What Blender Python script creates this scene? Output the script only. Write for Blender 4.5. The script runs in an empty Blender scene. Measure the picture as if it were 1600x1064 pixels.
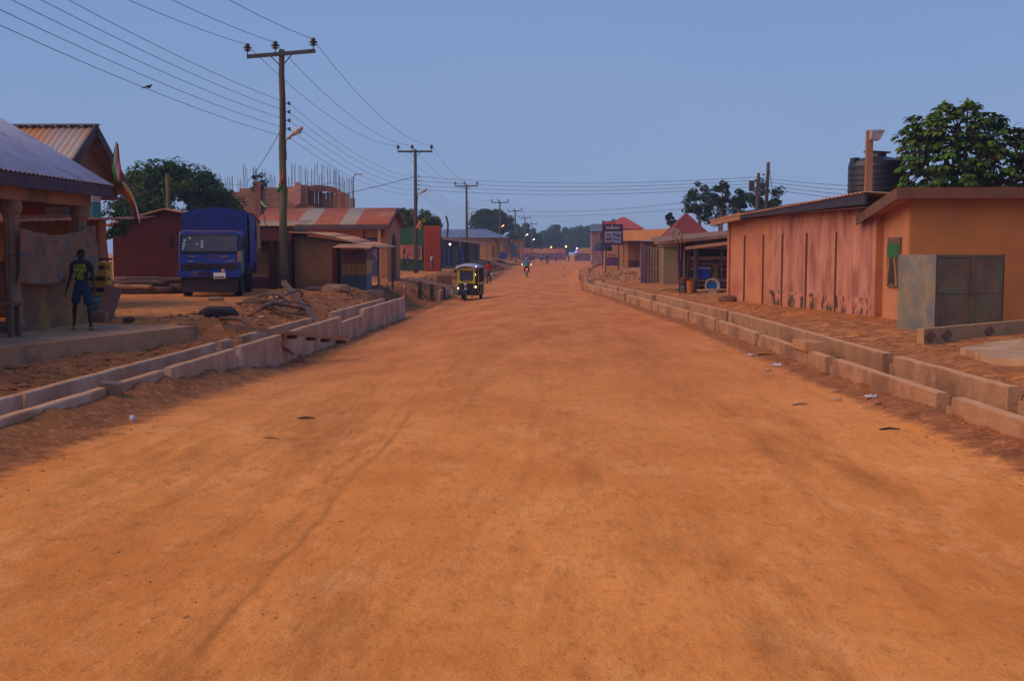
import bpy, math, random
import numpy as np
from mathutils import Vector, Matrix, Euler
random.seed(7); rng = np.random.default_rng(7)
S = bpy.context.scene; COL = S.collection
# ---------------------------------------------------------------- camera, sky, sun, exposure
EYE = Vector((0, 0, 2.15)); FPX = 1800.0
PITCH = math.atan((532 - 393) / FPX); YAW = math.atan((880 - 800) / FPX)
cd = bpy.data.cameras.new('camera'); cam = bpy.data.objects.new('camera', cd); COL.objects.link(cam)
cd.sensor_width = 36; cd.lens = 36 * FPX / 1600; cd.clip_start = 0.1; cd.clip_end = 5000
cam.location = EYE; cam.rotation_euler = (math.pi / 2 - PITCH, 0, YAW); S.camera = cam
RC = cam.rotation_euler.to_matrix()
SUN_EL, SUN_ROT = math.radians(34), math.radians(-112)      # low warm dusk light from the left and behind
w = bpy.data.worlds.new('World'); S.world = w; w.use_nodes = True
nt = w.node_tree; nt.nodes.clear()
sky = nt.nodes.new('ShaderNodeTexSky'); sky.sky_type = 'NISHITA'; sky.sun_disc = False
sky.sun_elevation = SUN_EL; sky.sun_rotation = SUN_ROT; sky.air_density = 1.0; sky.dust_density = 1.0
mix = nt.nodes.new('ShaderNodeMix'); mix.data_type = 'RGBA'; mix.inputs[0].default_value = 0.9
tcw = nt.nodes.new('ShaderNodeTexCoord'); nzw = nt.nodes.new('ShaderNodeTexNoise')
nzw.inputs['Scale'].default_value = 1.6; nzw.inputs['Detail'].default_value = 4
mpw = nt.nodes.new('ShaderNodeMapping'); mpw.inputs['Scale'].default_value = (1, 1, 3)
crw = nt.nodes.new('ShaderNodeValToRGB')
crw.color_ramp.elements[0].position = .3; crw.color_ramp.elements[0].color = (.88, .93, .98, 1)
crw.color_ramp.elements[1].position = .7; crw.color_ramp.elements[1].color = (1.06, 1.03, 1.0, 1)
bg = nt.nodes.new('ShaderNodeBackground'); bg.inputs['Strength'].default_value = 0.085
wo = nt.nodes.new('ShaderNodeOutputWorld')
nt.links.new(tcw.outputs['Generated'], mpw.inputs['Vector']); nt.links.new(mpw.outputs[0], nzw.inputs['Vector'])
nt.links.new(nzw.outputs['Fac'], crw.inputs[0])
spw = nt.nodes.new('ShaderNodeSeparateXYZ'); nt.links.new(tcw.outputs['Generated'], spw.inputs[0])
grw = nt.nodes.new('ShaderNodeValToRGB'); nt.links.new(spw.outputs[2], grw.inputs[0])
grw.color_ramp.elements[0].position = 0.0; grw.color_ramp.elements[0].color = (3.15, 4.55, 7.3, 1)
grw.color_ramp.elements[1].position = .34; grw.color_ramp.elements[1].color = (1.72, 3.2, 7.0, 1)
mulw = nt.nodes.new('ShaderNodeMix'); mulw.data_type = 'RGBA'; mulw.blend_type = 'MULTIPLY'; mulw.inputs[0].default_value = 1
nt.links.new(grw.outputs[0], mulw.inputs[6]); nt.links.new(crw.outputs[0], mulw.inputs[7])
nt.links.new(sky.outputs[0], mix.inputs[6]); nt.links.new(mulw.outputs[2], mix.inputs[7])
nt.links.new(mix.outputs[2], bg.inputs[0]); nt.links.new(bg.outputs[0], wo.inputs[0])
sl = bpy.data.lights.new('sun', 'SUN'); so = bpy.data.objects.new('sun', sl); COL.objects.link(so)
sl.energy = 3.6; sl.angle = math.radians(80); sl.color = (1.0, 0.64, 0.36)
sd = Vector((math.sin(SUN_ROT) * math.cos(SUN_EL), math.cos(SUN_ROT) * math.cos(SUN_EL), math.sin(SUN_EL)))
so.rotation_euler = sd.to_track_quat('Z', 'Y').to_euler()
S.view_settings.view_transform = 'Standard'; S.view_settings.look = 'None'
S.view_settings.gamma = 1.0; S.view_settings.exposure = 0.0
S.cycles.volume_bounces = 0; S.cycles.max_bounces = 6; S.cycles.transparent_max_bounces = 6

def ray(px, py): return RC @ Vector(((px - 800) / FPX, (532 - py) / FPX, -1))
def P(px, py, D):            # point seen at pixel, on the plane y = D
    d = ray(px, py); return EYE + d * (D / d.y)
def G(px, py, z):            # point seen at pixel, at height z
    d = ray(px, py); return EYE + d * ((z - EYE.z) / d.z)
def XX(px, D): return (px - 880) / FPX * D
def ZZ(py, D): return 2.15 - (py - 393) / FPX * D
# ---------------------------------------------------------------- materials
def rgb(c): return (c[0], c[1], c[2], 1)
def M(name, c1, c2=None, scale=2.0, rough=.85, bump=.25, bs=40, st=(1, 1, 1), c3=None, s3=1.2, t3=(.5, .65), st3=None, metal=0, emit=None, es=1, spec=.3):
    m = bpy.data.materials.new(name); m.use_nodes = True; n = m.node_tree; N = n.nodes; L = n.links
    b = N['Principled BSDF']; b.inputs['Roughness'].default_value = rough; b.inputs['Metallic'].default_value = metal
    b.inputs['Specular IOR Level'].default_value = spec
    if emit:
        b.inputs['Base Color'].default_value = rgb(c1); b.inputs['Emission Color'].default_value = rgb(emit); b.inputs['Emission Strength'].default_value = es
        return m
    if c2 is None: c2 = tuple(x * .72 for x in c1)
    tc = N.new('ShaderNodeTexCoord'); mp = N.new('ShaderNodeMapping'); mp.inputs['Scale'].default_value = st
    L.new(tc.outputs['Object'], mp.inputs[0])
    nz = N.new('ShaderNodeTexNoise'); nz.inputs['Scale'].default_value = scale; nz.inputs['Detail'].default_value = 8; nz.inputs['Roughness'].default_value = .65
    L.new(mp.outputs[0], nz.inputs[0])
    cr = N.new('ShaderNodeValToRGB'); cr.color_ramp.elements[0].position = .34; cr.color_ramp.elements[1].position = .66
    cr.color_ramp.elements[0].color = rgb(c2); cr.color_ramp.elements[1].color = rgb(c1)
    L.new(nz.outputs['Fac'], cr.inputs[0]); out = cr.outputs[0]
    if c3:
        mp3 = N.new('ShaderNodeMapping'); mp3.inputs['Scale'].default_value = st3 or st; mp3.inputs['Location'].default_value = (3.1, 1.7, 5.2)
        L.new(tc.outputs['Object'], mp3.inputs[0])
        n3 = N.new('ShaderNodeTexNoise'); n3.inputs['Scale'].default_value = s3; n3.inputs['Detail'].default_value = 6; n3.inputs['Roughness'].default_value = .6
        L.new(mp3.outputs[0], n3.inputs[0])
        mr = N.new('ShaderNodeMapRange'); mr.inputs['From Min'].default_value = t3[0]; mr.inputs['From Max'].default_value = t3[1]
        L.new(n3.outputs['Fac'], mr.inputs[0])
        mx = N.new('ShaderNodeMix'); mx.data_type = 'RGBA'; L.new(mr.outputs[0], mx.inputs[0]); L.new(out, mx.inputs[6]); mx.inputs[7].default_value = rgb(c3)
        out = mx.outputs[2]
    L.new(out, b.inputs['Base Color'])
    if bump:
        nb = N.new('ShaderNodeTexNoise'); nb.inputs['Scale'].default_value = bs; nb.inputs['Detail'].default_value = 4
        L.new(mp.outputs[0], nb.inputs[0]); bp = N.new('ShaderNodeBump'); bp.inputs['Strength'].default_value = bump; bp.inputs['Distance'].default_value = .03
        L.new(nb.outputs['Fac'], bp.inputs['Height']); L.new(bp.outputs[0], b.inputs['Normal'])
    return m
def brickmat(name, c1, c2, mortar, sc, bw=.4, bh=.2):
    m = M(name, c1, c2, 1.2, c3=tuple(x * .45 for x in c1), s3=.8, t3=(.5, .75)); n = m.node_tree; N = n.nodes; L = n.links
    b = N['Principled BSDF']; src = b.inputs['Base Color'].links[0].from_socket
    tc = N.new('ShaderNodeTexCoord'); sp = N.new('ShaderNodeSeparateXYZ'); ad = N.new('ShaderNodeMath'); cb = N.new('ShaderNodeCombineXYZ')
    L.new(tc.outputs['Object'], sp.inputs[0]); L.new(sp.outputs[0], ad.inputs[0]); L.new(sp.outputs[1], ad.inputs[1])
    L.new(ad.outputs[0], cb.inputs[0]); L.new(sp.outputs[2], cb.inputs[1])
    br = N.new('ShaderNodeTexBrick'); br.inputs['Scale'].default_value = sc; br.inputs['Mortar Size'].default_value = .02
    br.inputs['Brick Width'].default_value = bw; br.inputs['Row Height'].default_value = bh
    br.inputs['Color1'].default_value = (1, 1, 1, 1); br.inputs['Color2'].default_value = (.7, .7, .7, 1); br.inputs['Mortar'].default_value = rgb(mortar)
    L.new(cb.outputs[0], br.inputs[0])
    mx = N.new('ShaderNodeMix'); mx.data_type = 'RGBA'; mx.blend_type = 'MULTIPLY'; mx.inputs[0].default_value = 1
    L.new(src, mx.inputs[6]); L.new(br.outputs['Color'], mx.inputs[7]); L.new(mx.outputs[2], b.inputs['Base Color'])
    return m
# ---------------------------------------------------------------- mesh builder
class MB:
    def __init__(s): s.v = []; s.f = []; s.m = []
    def add(s, vs, fs, mi=0):
        k = len(s.v); s.v += [tuple(v) for v in vs]; s.f += [tuple(i + k for i in f) for f in fs]; s.m += [mi] * len(fs); return s
    def bx(s, x0, y0, z0, x1, y1, z1, mi=0, T=None):
        vs = [Vector((x, y, z)) for z in (z0, z1) for y in (y0, y1) for x in (x0, x1)]
        if T: vs = [T @ v for v in vs]
        return s.add(vs, [(0, 2, 3, 1), (4, 5, 7, 6), (0, 1, 5, 4), (2, 6, 7, 3), (0, 4, 6, 2), (1, 3, 7, 5)], mi)
    def box(s, c, d, mi=0, rot=(0, 0, 0)):
        T = Matrix.Translation(c) @ Euler(rot).to_matrix().to_4x4()
        return s.bx(-d[0] / 2, -d[1] / 2, -d[2] / 2, d[0] / 2, d[1] / 2, d[2] / 2, mi, T)
    def hexa(s, p, mi=0):    # p: 4 bottom corners then 4 top corners
        return s.add(p, [(3, 2, 1, 0), (4, 5, 6, 7), (0, 1, 5, 4), (1, 2, 6, 5), (2, 3, 7, 6), (3, 0, 4, 7)], mi)
    def beam(s, a, b, wd, ht, mi=0):
        a = Vector(a); b = Vector(b); d = (b - a).normalized(); up = Vector((0, 0, 1))
        if abs(d.z) > .95: up = Vector((0, 1, 0))
        sx = d.cross(up).normalized() * wd / 2; uz = sx.cross(d).normalized() * ht / 2
        return s.hexa([a - sx - uz, a + sx - uz, b + sx - uz, b - sx - uz, a - sx + uz, a + sx + uz, b + sx + uz, b - sx + uz], mi)
    def tube(s, pts, r, n=8, mi=0):
        pts = [Vector(p) for p in pts]; k = len(pts); r = r if isinstance(r, (list, tuple)) else [r] * k
        vs = []; fs = []
        ref = Vector((0, 0, 1))
        if abs((pts[-1] - pts[0]).normalized().z) > .8: ref = Vector((0, 1, 0))
        for i, p in enumerate(pts):
            d = (pts[min(i + 1, k - 1)] - pts[max(i - 1, 0)]).normalized()
            a = d.cross(ref).normalized(); b = d.cross(a).normalized()
            for j in range(n):
                t = 2 * math.pi * j / n; vs.append(p + (a * math.cos(t) + b * math.sin(t)) * r[i])
        for i in range(k - 1):
            for j in range(n): fs.append((i * n + j, (i + 1) * n + j, (i + 1) * n + (j + 1) % n, i * n + (j + 1) % n))
        fs.append(tuple(range(n))); fs.append(tuple(reversed(range((k - 1) * n, k * n))))
        return s.add(vs, fs, mi)
    def lathe(s, prof, c=(0, 0, 0), n=16, mi=0, T=None):
        vs = []; fs = []; k = len(prof)
        for (r, z) in prof:
            for j in range(n):
                t = 2 * math.pi * j / n; v = Vector((r * math.cos(t), r * math.sin(t), z))
                vs.append((T @ v if T else v) + Vector(c))
        for i in range(k - 1):
            for j in range(n): fs.append((i * n + j, i * n + (j + 1) % n, (i + 1) * n + (j + 1) % n, (i + 1) * n + j))
        fs.append(tuple(reversed(range(n)))); fs.append(tuple(range((k - 1) * n, k * n)))
        return s.add(vs, fs, mi)
    def ell(s, c, r, n=12, m=8, mi=0, jit=0):
        vs = []; fs = []; c = Vector(c)
        for i in range(m + 1):
            ph = math.pi * i / m
            for j in range(n):
                t = 2 * math.pi * j / n; q = 1 + random.uniform(-jit, jit)
                vs.append(c + Vector((r[0] * math.sin(ph) * math.cos(t) * q, r[1] * math.sin(ph) * math.sin(t) * q, r[2] * math.cos(ph) * q)))
        for i in range(m):
            for j in range(n): fs.append((i * n + j, (i + 1) * n + j, (i + 1) * n + (j + 1) % n, i * n + (j + 1) % n))
        return s.add(vs, fs, mi)
    def prism(s, poly, axis, t0, t1, mi=0):
        def mk(a, b, t): return {'x': (t, a, b), 'y': (a, t, b), 'z': (a, b, t)}[axis]
        n = len(poly); vs = [mk(a, b, t0) for a, b in poly] + [mk(a, b, t1) for a, b in poly]
        return s.add(vs, [tuple(reversed(range(n))), tuple(range(n, 2 * n))] + [(i, (i + 1) % n, n + (i + 1) % n, n + i) for i in range(n)], mi)
    def corr(s, o, u, v, waves, amp=.018, th=.012, mi=0, sag=0, nv=2, matf=None):
        o = Vector(o); u = Vector(u); v = Vector(v); nn = u.cross(v).normalized()
        if nn.z < 0: nn = -nn
        nu = waves * 4; vs = []; W = nv + 1
        for lay in (0, 1):
            for i in range(nu + 1):
                for j in range(W):
                    a = i / nu; b = j / nv
                    vs.append(o + u * a + v * b + nn * (amp * math.sin(a * waves * 2 * math.pi) - lay * th) + Vector((0, 0, -sag * math.sin(b * math.pi) * (0.6 + .4 * math.sin(a * 17)))))
        A = (nu + 1) * W
        for i in range(nu):
            mm = matf(i / nu) if matf else mi
            for j in range(nv):
                q = (i * W + j, (i + 1) * W + j, (i + 1) * W + j + 1, i * W + j + 1)
                s.add([], [], 0); k = len(s.v)
                s.f.append(tuple(k + t for t in q)); s.m.append(mm)
                s.f.append(tuple(k + A + t for t in reversed(q))); s.m.append(mm)
            for j, rv in ((0, 0), (nv, 1)):
                q = (i * W + j, (i + 1) * W + j, A + (i + 1) * W + j, A + i * W + j)
                if not rv: q = tuple(reversed(q))
                k = len(s.v); s.f.append(tuple(k + t for t in q)); s.m.append(mm)
        s.v += [tuple(x) for x in vs]
        return s
    def build(s, name, mats, parent=None, w=False, smooth=False):
        me = bpy.data.meshes.new(name)
        vs = s.v
        if parent is not None and w:
            T = topmat(parent).inverted(); vs = [tuple(T @ Vector(v)) for v in vs]
        elif parent is None:
            c = np.array(vs); org = Vector(((c[:, 0].min() + c[:, 0].max()) / 2, (c[:, 1].min() + c[:, 1].max()) / 2, c[:, 2].min()))
            vs = [tuple(Vector(v) - org) for v in vs]
        me.from_pydata(vs, [], s.f)
        if not isinstance(mats, (list, tuple)): mats = [mats]
        for m in mats: me.materials.append(m)
        me.polygons.foreach_set('material_index', s.m)
        if smooth: me.polygons.foreach_set('use_smooth', [True] * len(me.polygons))
        me.update(); o = bpy.data.objects.new(name, me); COL.objects.link(o)
        if parent is not None: o.parent = parent
        else: o.location = org
        return o
def topmat(o):
    while o.parent: o = o.parent
    return Matrix.Translation(o.location) @ o.rotation_euler.to_matrix().to_4x4()
def tag(o, label, cat, group=None):
    o['label'] = label; o['category'] = cat
    if group: o['group'] = group
    return o
def thing(name, label, cat, loc, rz=0, group=None):
    o = bpy.data.objects.new(name, None); COL.objects.link(o); o.empty_display_size = .3
    o.location = loc; o.rotation_euler = (0, 0, rz); return tag(o, label, cat, group)
def copy_tree(o, parent=None):
    c = o.copy(); COL.objects.link(c); c.parent = parent
    for ch in list(o.children): copy_tree(ch, c)
    return c
def dup(o, loc, rz=None, label=None, group=None, sc=None):
    c = copy_tree(o); c.location = loc
    if rz is not None: c.rotation_euler = (0, 0, rz)
    if label: c['label'] = label
    if group: c['group'] = group
    if sc: c.scale = (sc, sc, sc)
    return c
# ---------------------------------------------------------------- noise
def vnoise(x, y, seed=0):
    def h(i, j):
        n = (i * 374761393 + j * 668265263 + seed * 1442695041) & 0x7fffffff
        n = ((n ^ (n >> 13)) * 1274126177) & 0x7fffffff
        return ((n ^ (n >> 16)) & 0xffff) / 65535.0
    xi = np.floor(x).astype(np.int64); yi = np.floor(y).astype(np.int64); fx = x - xi; fy = y - yi
    fx = fx * fx * (3 - 2 * fx); fy = fy * fy * (3 - 2 * fy)
    return (h(xi, yi) * (1 - fx) + h(xi + 1, yi) * fx) * (1 - fy) + (h(xi, yi + 1) * (1 - fx) + h(xi + 1, yi + 1) * fx) * fy
def fbm(x, y, seed=0, o=4):
    r = 0; a = .5
    for k in range(o): r = r + a * (vnoise(x * 2 ** k, y * 2 ** k, seed + k) - .5); a *= .55
    return r
def sm(t): t = np.clip(t, 0, 1); return t * t * (3 - 2 * t)
# ---------------------------------------------------------------- terrain
RX = np.array([(-15, 5.75), (0, 5.4), (12.5, 5.0), (20.3, 4.6), (31.4, 4.1), (49.7, 2.68), (67, 1.1), (90, 1.2), (120, 1.8), (200, 6), (400, 12), (1000, 30)])
LX = np.array([(-15, -6.1), (60, -6.1), (100, -6.3), (176, -7.8), (400, -9), (1000, -12)])
def xr(y): return np.interp(y, RX[:, 0], RX[:, 1])
def xl(y): return np.interp(y, LX[:, 0], LX[:, 1])
def zroad(x, y):
    L, Rr = xl(y), xr(y)
    base = np.interp(y, [0, 12, 16, 18, 20.5, 24, 43, 70, 120], [.3, .32, .3, .17, .06, -.26, -.37, -.25, 0.0])
    out = -.3 * sm((-1.8 - x) / 3.2) * np.interp(y, [0, 14, 24, 90, 160], [-.45, -.35, 1, 1, 0])
    wl = sm(1 - (x - L) / .8)
    z = out * (1 - wl) + base * wl
    wr = sm(1 - (Rr - x) / .9); z = z + wr * np.interp(y, [0, 14, 20, 40, 66, 90, 140], [.12, .1, .05, .0, .0, .15, .3])
    rut = 0
    for xt, a in ((-2.0, .008), (-.4, .006), (1.9, .01), (3.1, .008)):
        c = xt - .0006 * np.clip(y - 12, 0, 60) ** 2; rut = rut - a * np.exp(-((x - c) / .16) ** 2) + .5 * a * np.exp(-((x - c) / .4) ** 2)
    return z + rut + .05 * fbm(x * .5, y * .35, 3) + .022 * fbm(x * 3, y * 2, 9) * (1 + 7 * np.maximum(wl, wr))
def lbank(y): return np.interp(y, [0, 50, 75, 105, 150, 175, 600], [.45, .45, .42, .55, 1.0, 1.15, .6])
def rbank(y): return np.interp(y, [0, 60, 105, 200, 600], [.43, .45, .6, .7, .6])
def walk_x(y): return -9.73 + (y - 19.9) * .242
def zleft(x, y):
    t = xl(y) - x; B = lbank(y)
    dr = (y < 43.9)
    toe = np.where(y < 27, -.02, np.where(y < 44, .1, -.45))
    toe = np.interp(y, [26, 28, 44, 45, 57, 74, 78], [-.02, .12, .1, -.5, -.5, -.3, .1]) * (y < 400)
    wid = np.interp(y, [10, 20, 26, 28, 36, 40, 50, 75, 100], [4.0, 2.3, 2.0, 1.6, 2.4, 2.2, 2.2, 2.4, 3.5])
    B = np.where((y < 29) & (x > walk_x(y) - 2), np.minimum(B, .1 + .35 * sm((y - 26.2) / 2.5)), B)
    z = toe + (B - toe) * sm((t - .8) / wid)
    rough = np.exp(-((t - 2.2) / 1.7) ** 2) * (y < 130)
    z = z + rough * (.42 * fbm(x * 1.1, y * .9, 21, 5))
    z = z + .22 * np.exp(-((x + 8.6) / 1.0) ** 2 - ((y - 40) / 4.0) ** 2) + .15 * np.exp(-((x + 9.2) / 1.2) ** 2 - ((y - 48) / 4.0) ** 2)
    z = z + .25 * np.exp(-((x + 11) / .9) ** 2 - ((y - 45) / 1.2) ** 2)
    z = z + .05 * fbm(x * .8, y * .6, 5) + .02 * fbm(x * 4, y * 4, 6)
    wk = (x < walk_x(y) + .3) & (y < 27.6); z = np.where(wk, np.minimum(z, .38), z)
    ch = (t < .74) & dr; z = np.where(ch, -.42, z)
    edge = (t < .8) & ~dr; z = np.where(edge, np.minimum(z, zroad(xl(y), y) - .1 * sm(t / .5)), z)
    return z
def zright(x, y):
    t = x - xr(y); B = rbank(y); dr = y < 67.3
    toe = np.where(dr, .33, .15)
    z = toe + (B - toe) * sm((t - .8) / np.where(dr, 1.5, 4.0))
    z = z + np.exp(-((t - 1.9) / 1.2) ** 2) * .22 * fbm(x * 1.3, y * .8, 31, 5) * (y < 110)
    z = z + np.exp(-((t - 3) / 3.0) ** 2) * .6 * np.clip(fbm(x * .5, y * .35, 37, 4) + .08, 0, 1) * (y > 68) * (y < 180)
    z = z + .05 * fbm(x * .8, y * .6, 7) + .02 * fbm(x * 4, y * 4, 8)
    z = np.where((t < .84) & dr, -.3, z)
    z = np.where((t < .84) & ~dr, .12 * sm(t / .6) + zroad(xr(y), y) * 1.0, z)
    return z
def zg(x, y):
    x = np.asarray(x, float); y = np.asarray(y, float)
    return float(np.where(x < xl(y), zleft(x, y), np.where(x > xr(y), zright(x, y), zroad(x, y))))
ys = [-14.0]
while ys[-1] < 900: ys.append(ys[-1] + (.5 if ys[-1] < 3 else max(.13, .0075 * ys[-1])))
ys = np.array(ys)
offs = [0, .05, .11, .13, .3, .5, .62, .64, .73, .75, .79, .83, .86, .9]
while offs[-1] < 600: offs.append(offs[-1] + max(.12, .045 * (offs[-1] - 2)))
offs = np.array(offs)
def grid_obj(name, X, Y, Z, dark, mat):
    nr, nc = X.shape; v = np.stack([X, Y, Z], -1).reshape(-1, 3)
    i = np.arange(nr - 1)[:, None] * nc + np.arange(nc - 1)[None]; f = np.stack([i, i + 1, i + nc + 1, i + nc], -1).reshape(-1, 4)
    me = bpy.data.meshes.new(name); me.vertices.add(len(v)); me.vertices.foreach_set('co', v.ravel())
    me.loops.add(f.size); me.loops.foreach_set('vertex_index', f.ravel()); me.polygons.add(len(f))
    me.polygons.foreach_set('loop_start', np.arange(0, f.size, 4)); me.polygons.foreach_set('loop_total', np.full(len(f), 4))
    at = me.attributes.new('loose', 'FLOAT', 'POINT'); at.data.foreach_set('value', dark.ravel().astype(np.float32))
    me.update(calc_edges=True); me.polygons.foreach_set('use_smooth', np.ones(len(f), bool)); me.materials.append(mat)
    o = bpy.data.objects.new(name, me); COL.objects.link(o); o['kind'] = 'structure'; return o
def dirtmat(name, road):
    m = bpy.data.materials.new(name); m.use_nodes = True; n = m.node_tree; N = n.nodes; L = n.links; b = N['Principled BSDF']
    b.inputs['Roughness'].default_value = .95; b.inputs['Specular IOR Level'].default_value = .12
    tc = N.new('ShaderNodeTexCoord')
    def noise(sc, st=(1, 1, 1), det=6, ro=.6):
        mp = N.new('ShaderNodeMapping'); mp.inputs['Scale'].default_value = st; L.new(tc.outputs['Object'], mp.inputs[0])
        q = N.new('ShaderNodeTexNoise'); q.inputs['Scale'].default_value = sc; q.inputs['Detail'].default_value = det; q.inputs['Roughness'].default_value = ro
        L.new(mp.outputs[0], q.inputs[0]); return q.outputs['Fac']
    def mr(s, a, b_, lo=0, hi=1):
        q = N.new('ShaderNodeMapRange'); q.inputs['From Min'].default_value = a; q.inputs['From Max'].default_value = b_
        q.inputs['To Min'].default_value = lo; q.inputs['To Max'].default_value = hi; L.new(s, q.inputs[0]); return q.outputs[0]
    def mixc(f, a, c, bt='MIX'):
        q = N.new('ShaderNodeMix'); q.data_type = 'RGBA'; q.blend_type = bt
        if isinstance(f, (float, int)): q.inputs[0].default_value = f
        else: L.new(f, q.inputs[0])
        if isinstance(a, tuple): q.inputs[6].default_value = rgb(a)
        else: L.new(a, q.inputs[6])
        if isinstance(c, tuple): q.inputs[7].default_value = rgb(c)
        else: L.new(c, q.inputs[7])
        return q.outputs[2]
    def math_(op, a, b_):
        q = N.new('ShaderNodeMath'); q.operation = op
        for k, v in enumerate((a, b_)):
            if isinstance(v, (float, int)): q.inputs[k].default_value = v
            else: L.new(v, q.inputs[k])
        return q.outputs[0]
    RA, RB, RP = ROADC
    c = mixc(mr(noise(.35, (1, .55, 1), 7, .66), .4, .6), RB, RA)
    c = mixc(mr(noise(1.1, (1, .45, 1), 9, .74), .52, .66, 0, .55), c, RP)
    c = mixc(mr(noise(.8, (1, .16, 1), 8, .76), .5, .66, 0, .8), c, tuple(x * .62 for x in RB))
    c = mixc(mr(noise(.22, (1, .8, 1), 6, .7), .54, .68, 0, .5), c, tuple(x * .66 for x in RB))
    c = mixc(mr(noise(7, (1, .5, 1), 9, .8), .52, .66, 0, .6), c, tuple(x * .55 for x in RB))
    if road:       # tyre tracks pressed into the dirt
        sp = N.new('ShaderNodeSeparateXYZ'); L.new(tc.outputs['Object'], sp.inputs[0])
        yy = math_('MAXIMUM', math_('SUBTRACT', sp.outputs[1], 12.0), 0.0); yy = math_('MINIMUM', yy, 60.0)
        bend = math_('MULTIPLY', math_('MULTIPLY', yy, yy), .0006); xs = math_('ADD', sp.outputs[0], bend)
        wob = math_('MULTIPLY', math_('SUBTRACT', noise(.25, (1, 1, 1), 3), .5), .5); xs = math_('ADD', xs, wob)
        brk = mr(noise(1.4, (3, .5, 1), 5), .4, .6)
        for xt, wd, st in ((-2.0, .06, .62), (-2.2, .05, .4), (-3.3, .12, .35), (-.35, .1, .25), (1.1, .14, .22), (2.2, .16, .25), (-4.3, .15, .4)):
            d = math_('ABSOLUTE', math_('SUBTRACT', xs, xt), 0.0); k = mr(d, wd, 0.0, 0, st)
            c = mixc(math_('MULTIPLY', k, brk), c, tuple(x * .5 for x in RB))
    if road:       # redder far stretch; brightness falloff with distance painted into the dirt colour
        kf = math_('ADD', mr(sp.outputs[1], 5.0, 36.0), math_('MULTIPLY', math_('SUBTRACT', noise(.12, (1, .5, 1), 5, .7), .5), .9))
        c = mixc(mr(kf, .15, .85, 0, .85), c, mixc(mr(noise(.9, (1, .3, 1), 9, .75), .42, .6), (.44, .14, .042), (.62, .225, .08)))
    at = N.new('ShaderNodeAttribute'); at.attribute_name = 'loose'
    lo = mixc(mr(noise(2.2, (1, 1, 1), 8, .7), .38, .62), LOOSE[1], LOOSE[0])
    lo = mixc(mr(noise(9, (1, 1, 1), 6, .7), .52, .62, 0, .8), lo, LOOSE[2])
    k = math_('ADD', at.outputs['Fac'], math_('MULTIPLY', math_('SUBTRACT', noise(3, (1, 1, 1), 7, .7), .5), 1.1))
    c = mixc(mr(k, .35, .65), c, lo)
    c = mixc(mr(noise(38, (1, .8, 1), 4, .75), .58, .68, 0, .65), c, tuple(x * .4 for x in RB))
    L.new(c, b.inputs['Base Color'])
    hsum = math_('ADD', math_('MULTIPLY', noise(6, (1, .7, 1), 10, .72), 1.0), math_('MULTIPLY', noise(55, (1, 1, 1), 4), .18))
    bp = N.new('ShaderNodeBump'); bp.inputs['Strength'].default_value = .7; bp.inputs['Distance'].default_value = .06
    L.new(hsum, bp.inputs['Height']); L.new(bp.outputs[0], b.inputs['Normal']); return m
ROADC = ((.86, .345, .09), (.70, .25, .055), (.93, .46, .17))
LOOSE = ((.36, .135, .046), (.21, .075, .028), (.52, .22, .09))
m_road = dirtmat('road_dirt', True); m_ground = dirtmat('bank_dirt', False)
# ground: one sheet, running under the road too
Yg = ys[:, None]; L_, R_ = xl(ys)[:, None], xr(ys)[:, None]
XL = L_ - offs[::-1][None]; XM = L_ + (R_ - L_) * np.linspace(0, 1, 12)[None, 1:-1]; XR = R_ + offs[None]
Zl = zleft(XL, np.broadcast_to(Yg, XL.shape)); Zr = zright(XR, np.broadcast_to(Yg, XR.shape))
Zm = zroad(XM, np.broadcast_to(Yg, XM.shape)) - .3
Zl[:, -1] = np.minimum(Zl[:, -1], -.42); Zr[:, 0] = np.minimum(Zr[:, 0], -.3)
X = np.concatenate([XL, XM, XR], 1); Y = np.broadcast_to(Yg, X.shape); Z = np.concatenate([Zl, Zm, Zr], 1)
tl = L_ - XL; dl = np.clip(1.15 - np.abs(tl - 1.9) / 2.6, 0, 1) * np.interp(Yg, [0, 44, 80, 160, 220], [1, 1, 1, .9, .3])
tr = XR - R_; dR = np.clip(.9 - np.abs(tr - 1.2) / 1.8, 0, .75) * np.interp(Yg, [0, 60, 120], [.8, .9, .5])
dl = np.maximum(dl, .52 + 0 * dl); dR = np.maximum(dR, .62 + 0 * dR)
grid_obj('ground', X, Y, Z, np.concatenate([dl, 0 * XM, dR], 1), m_ground)
# road sheet
u = np.linspace(0, 1, 74); u = np.concatenate([np.linspace(0, .2, 26), np.linspace(.2, .84, 50)[1:], np.linspace(.84, 1, 22)[1:]])
Xr = (L_ + .0) + (R_ - L_) * u[None]; Yr = np.broadcast_to(Yg, Xr.shape); Zr_ = zroad(Xr, Yr) + .004
dd = np.maximum(np.clip(1.25 - (Xr - L_) / np.interp(Yg, [0, 14, 22, 40, 80], [1.5, 1.3, .9, .5, .6]), 0, 1), np.clip(1.25 - (R_ - Xr) / np.interp(Yg, [0, 14, 50, 64, 67], [.95, .8, .6, .5, .02]), 0, 1))
grid_obj('dirt_road', Xr, Yr, Zr_, dd, m_road)
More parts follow.
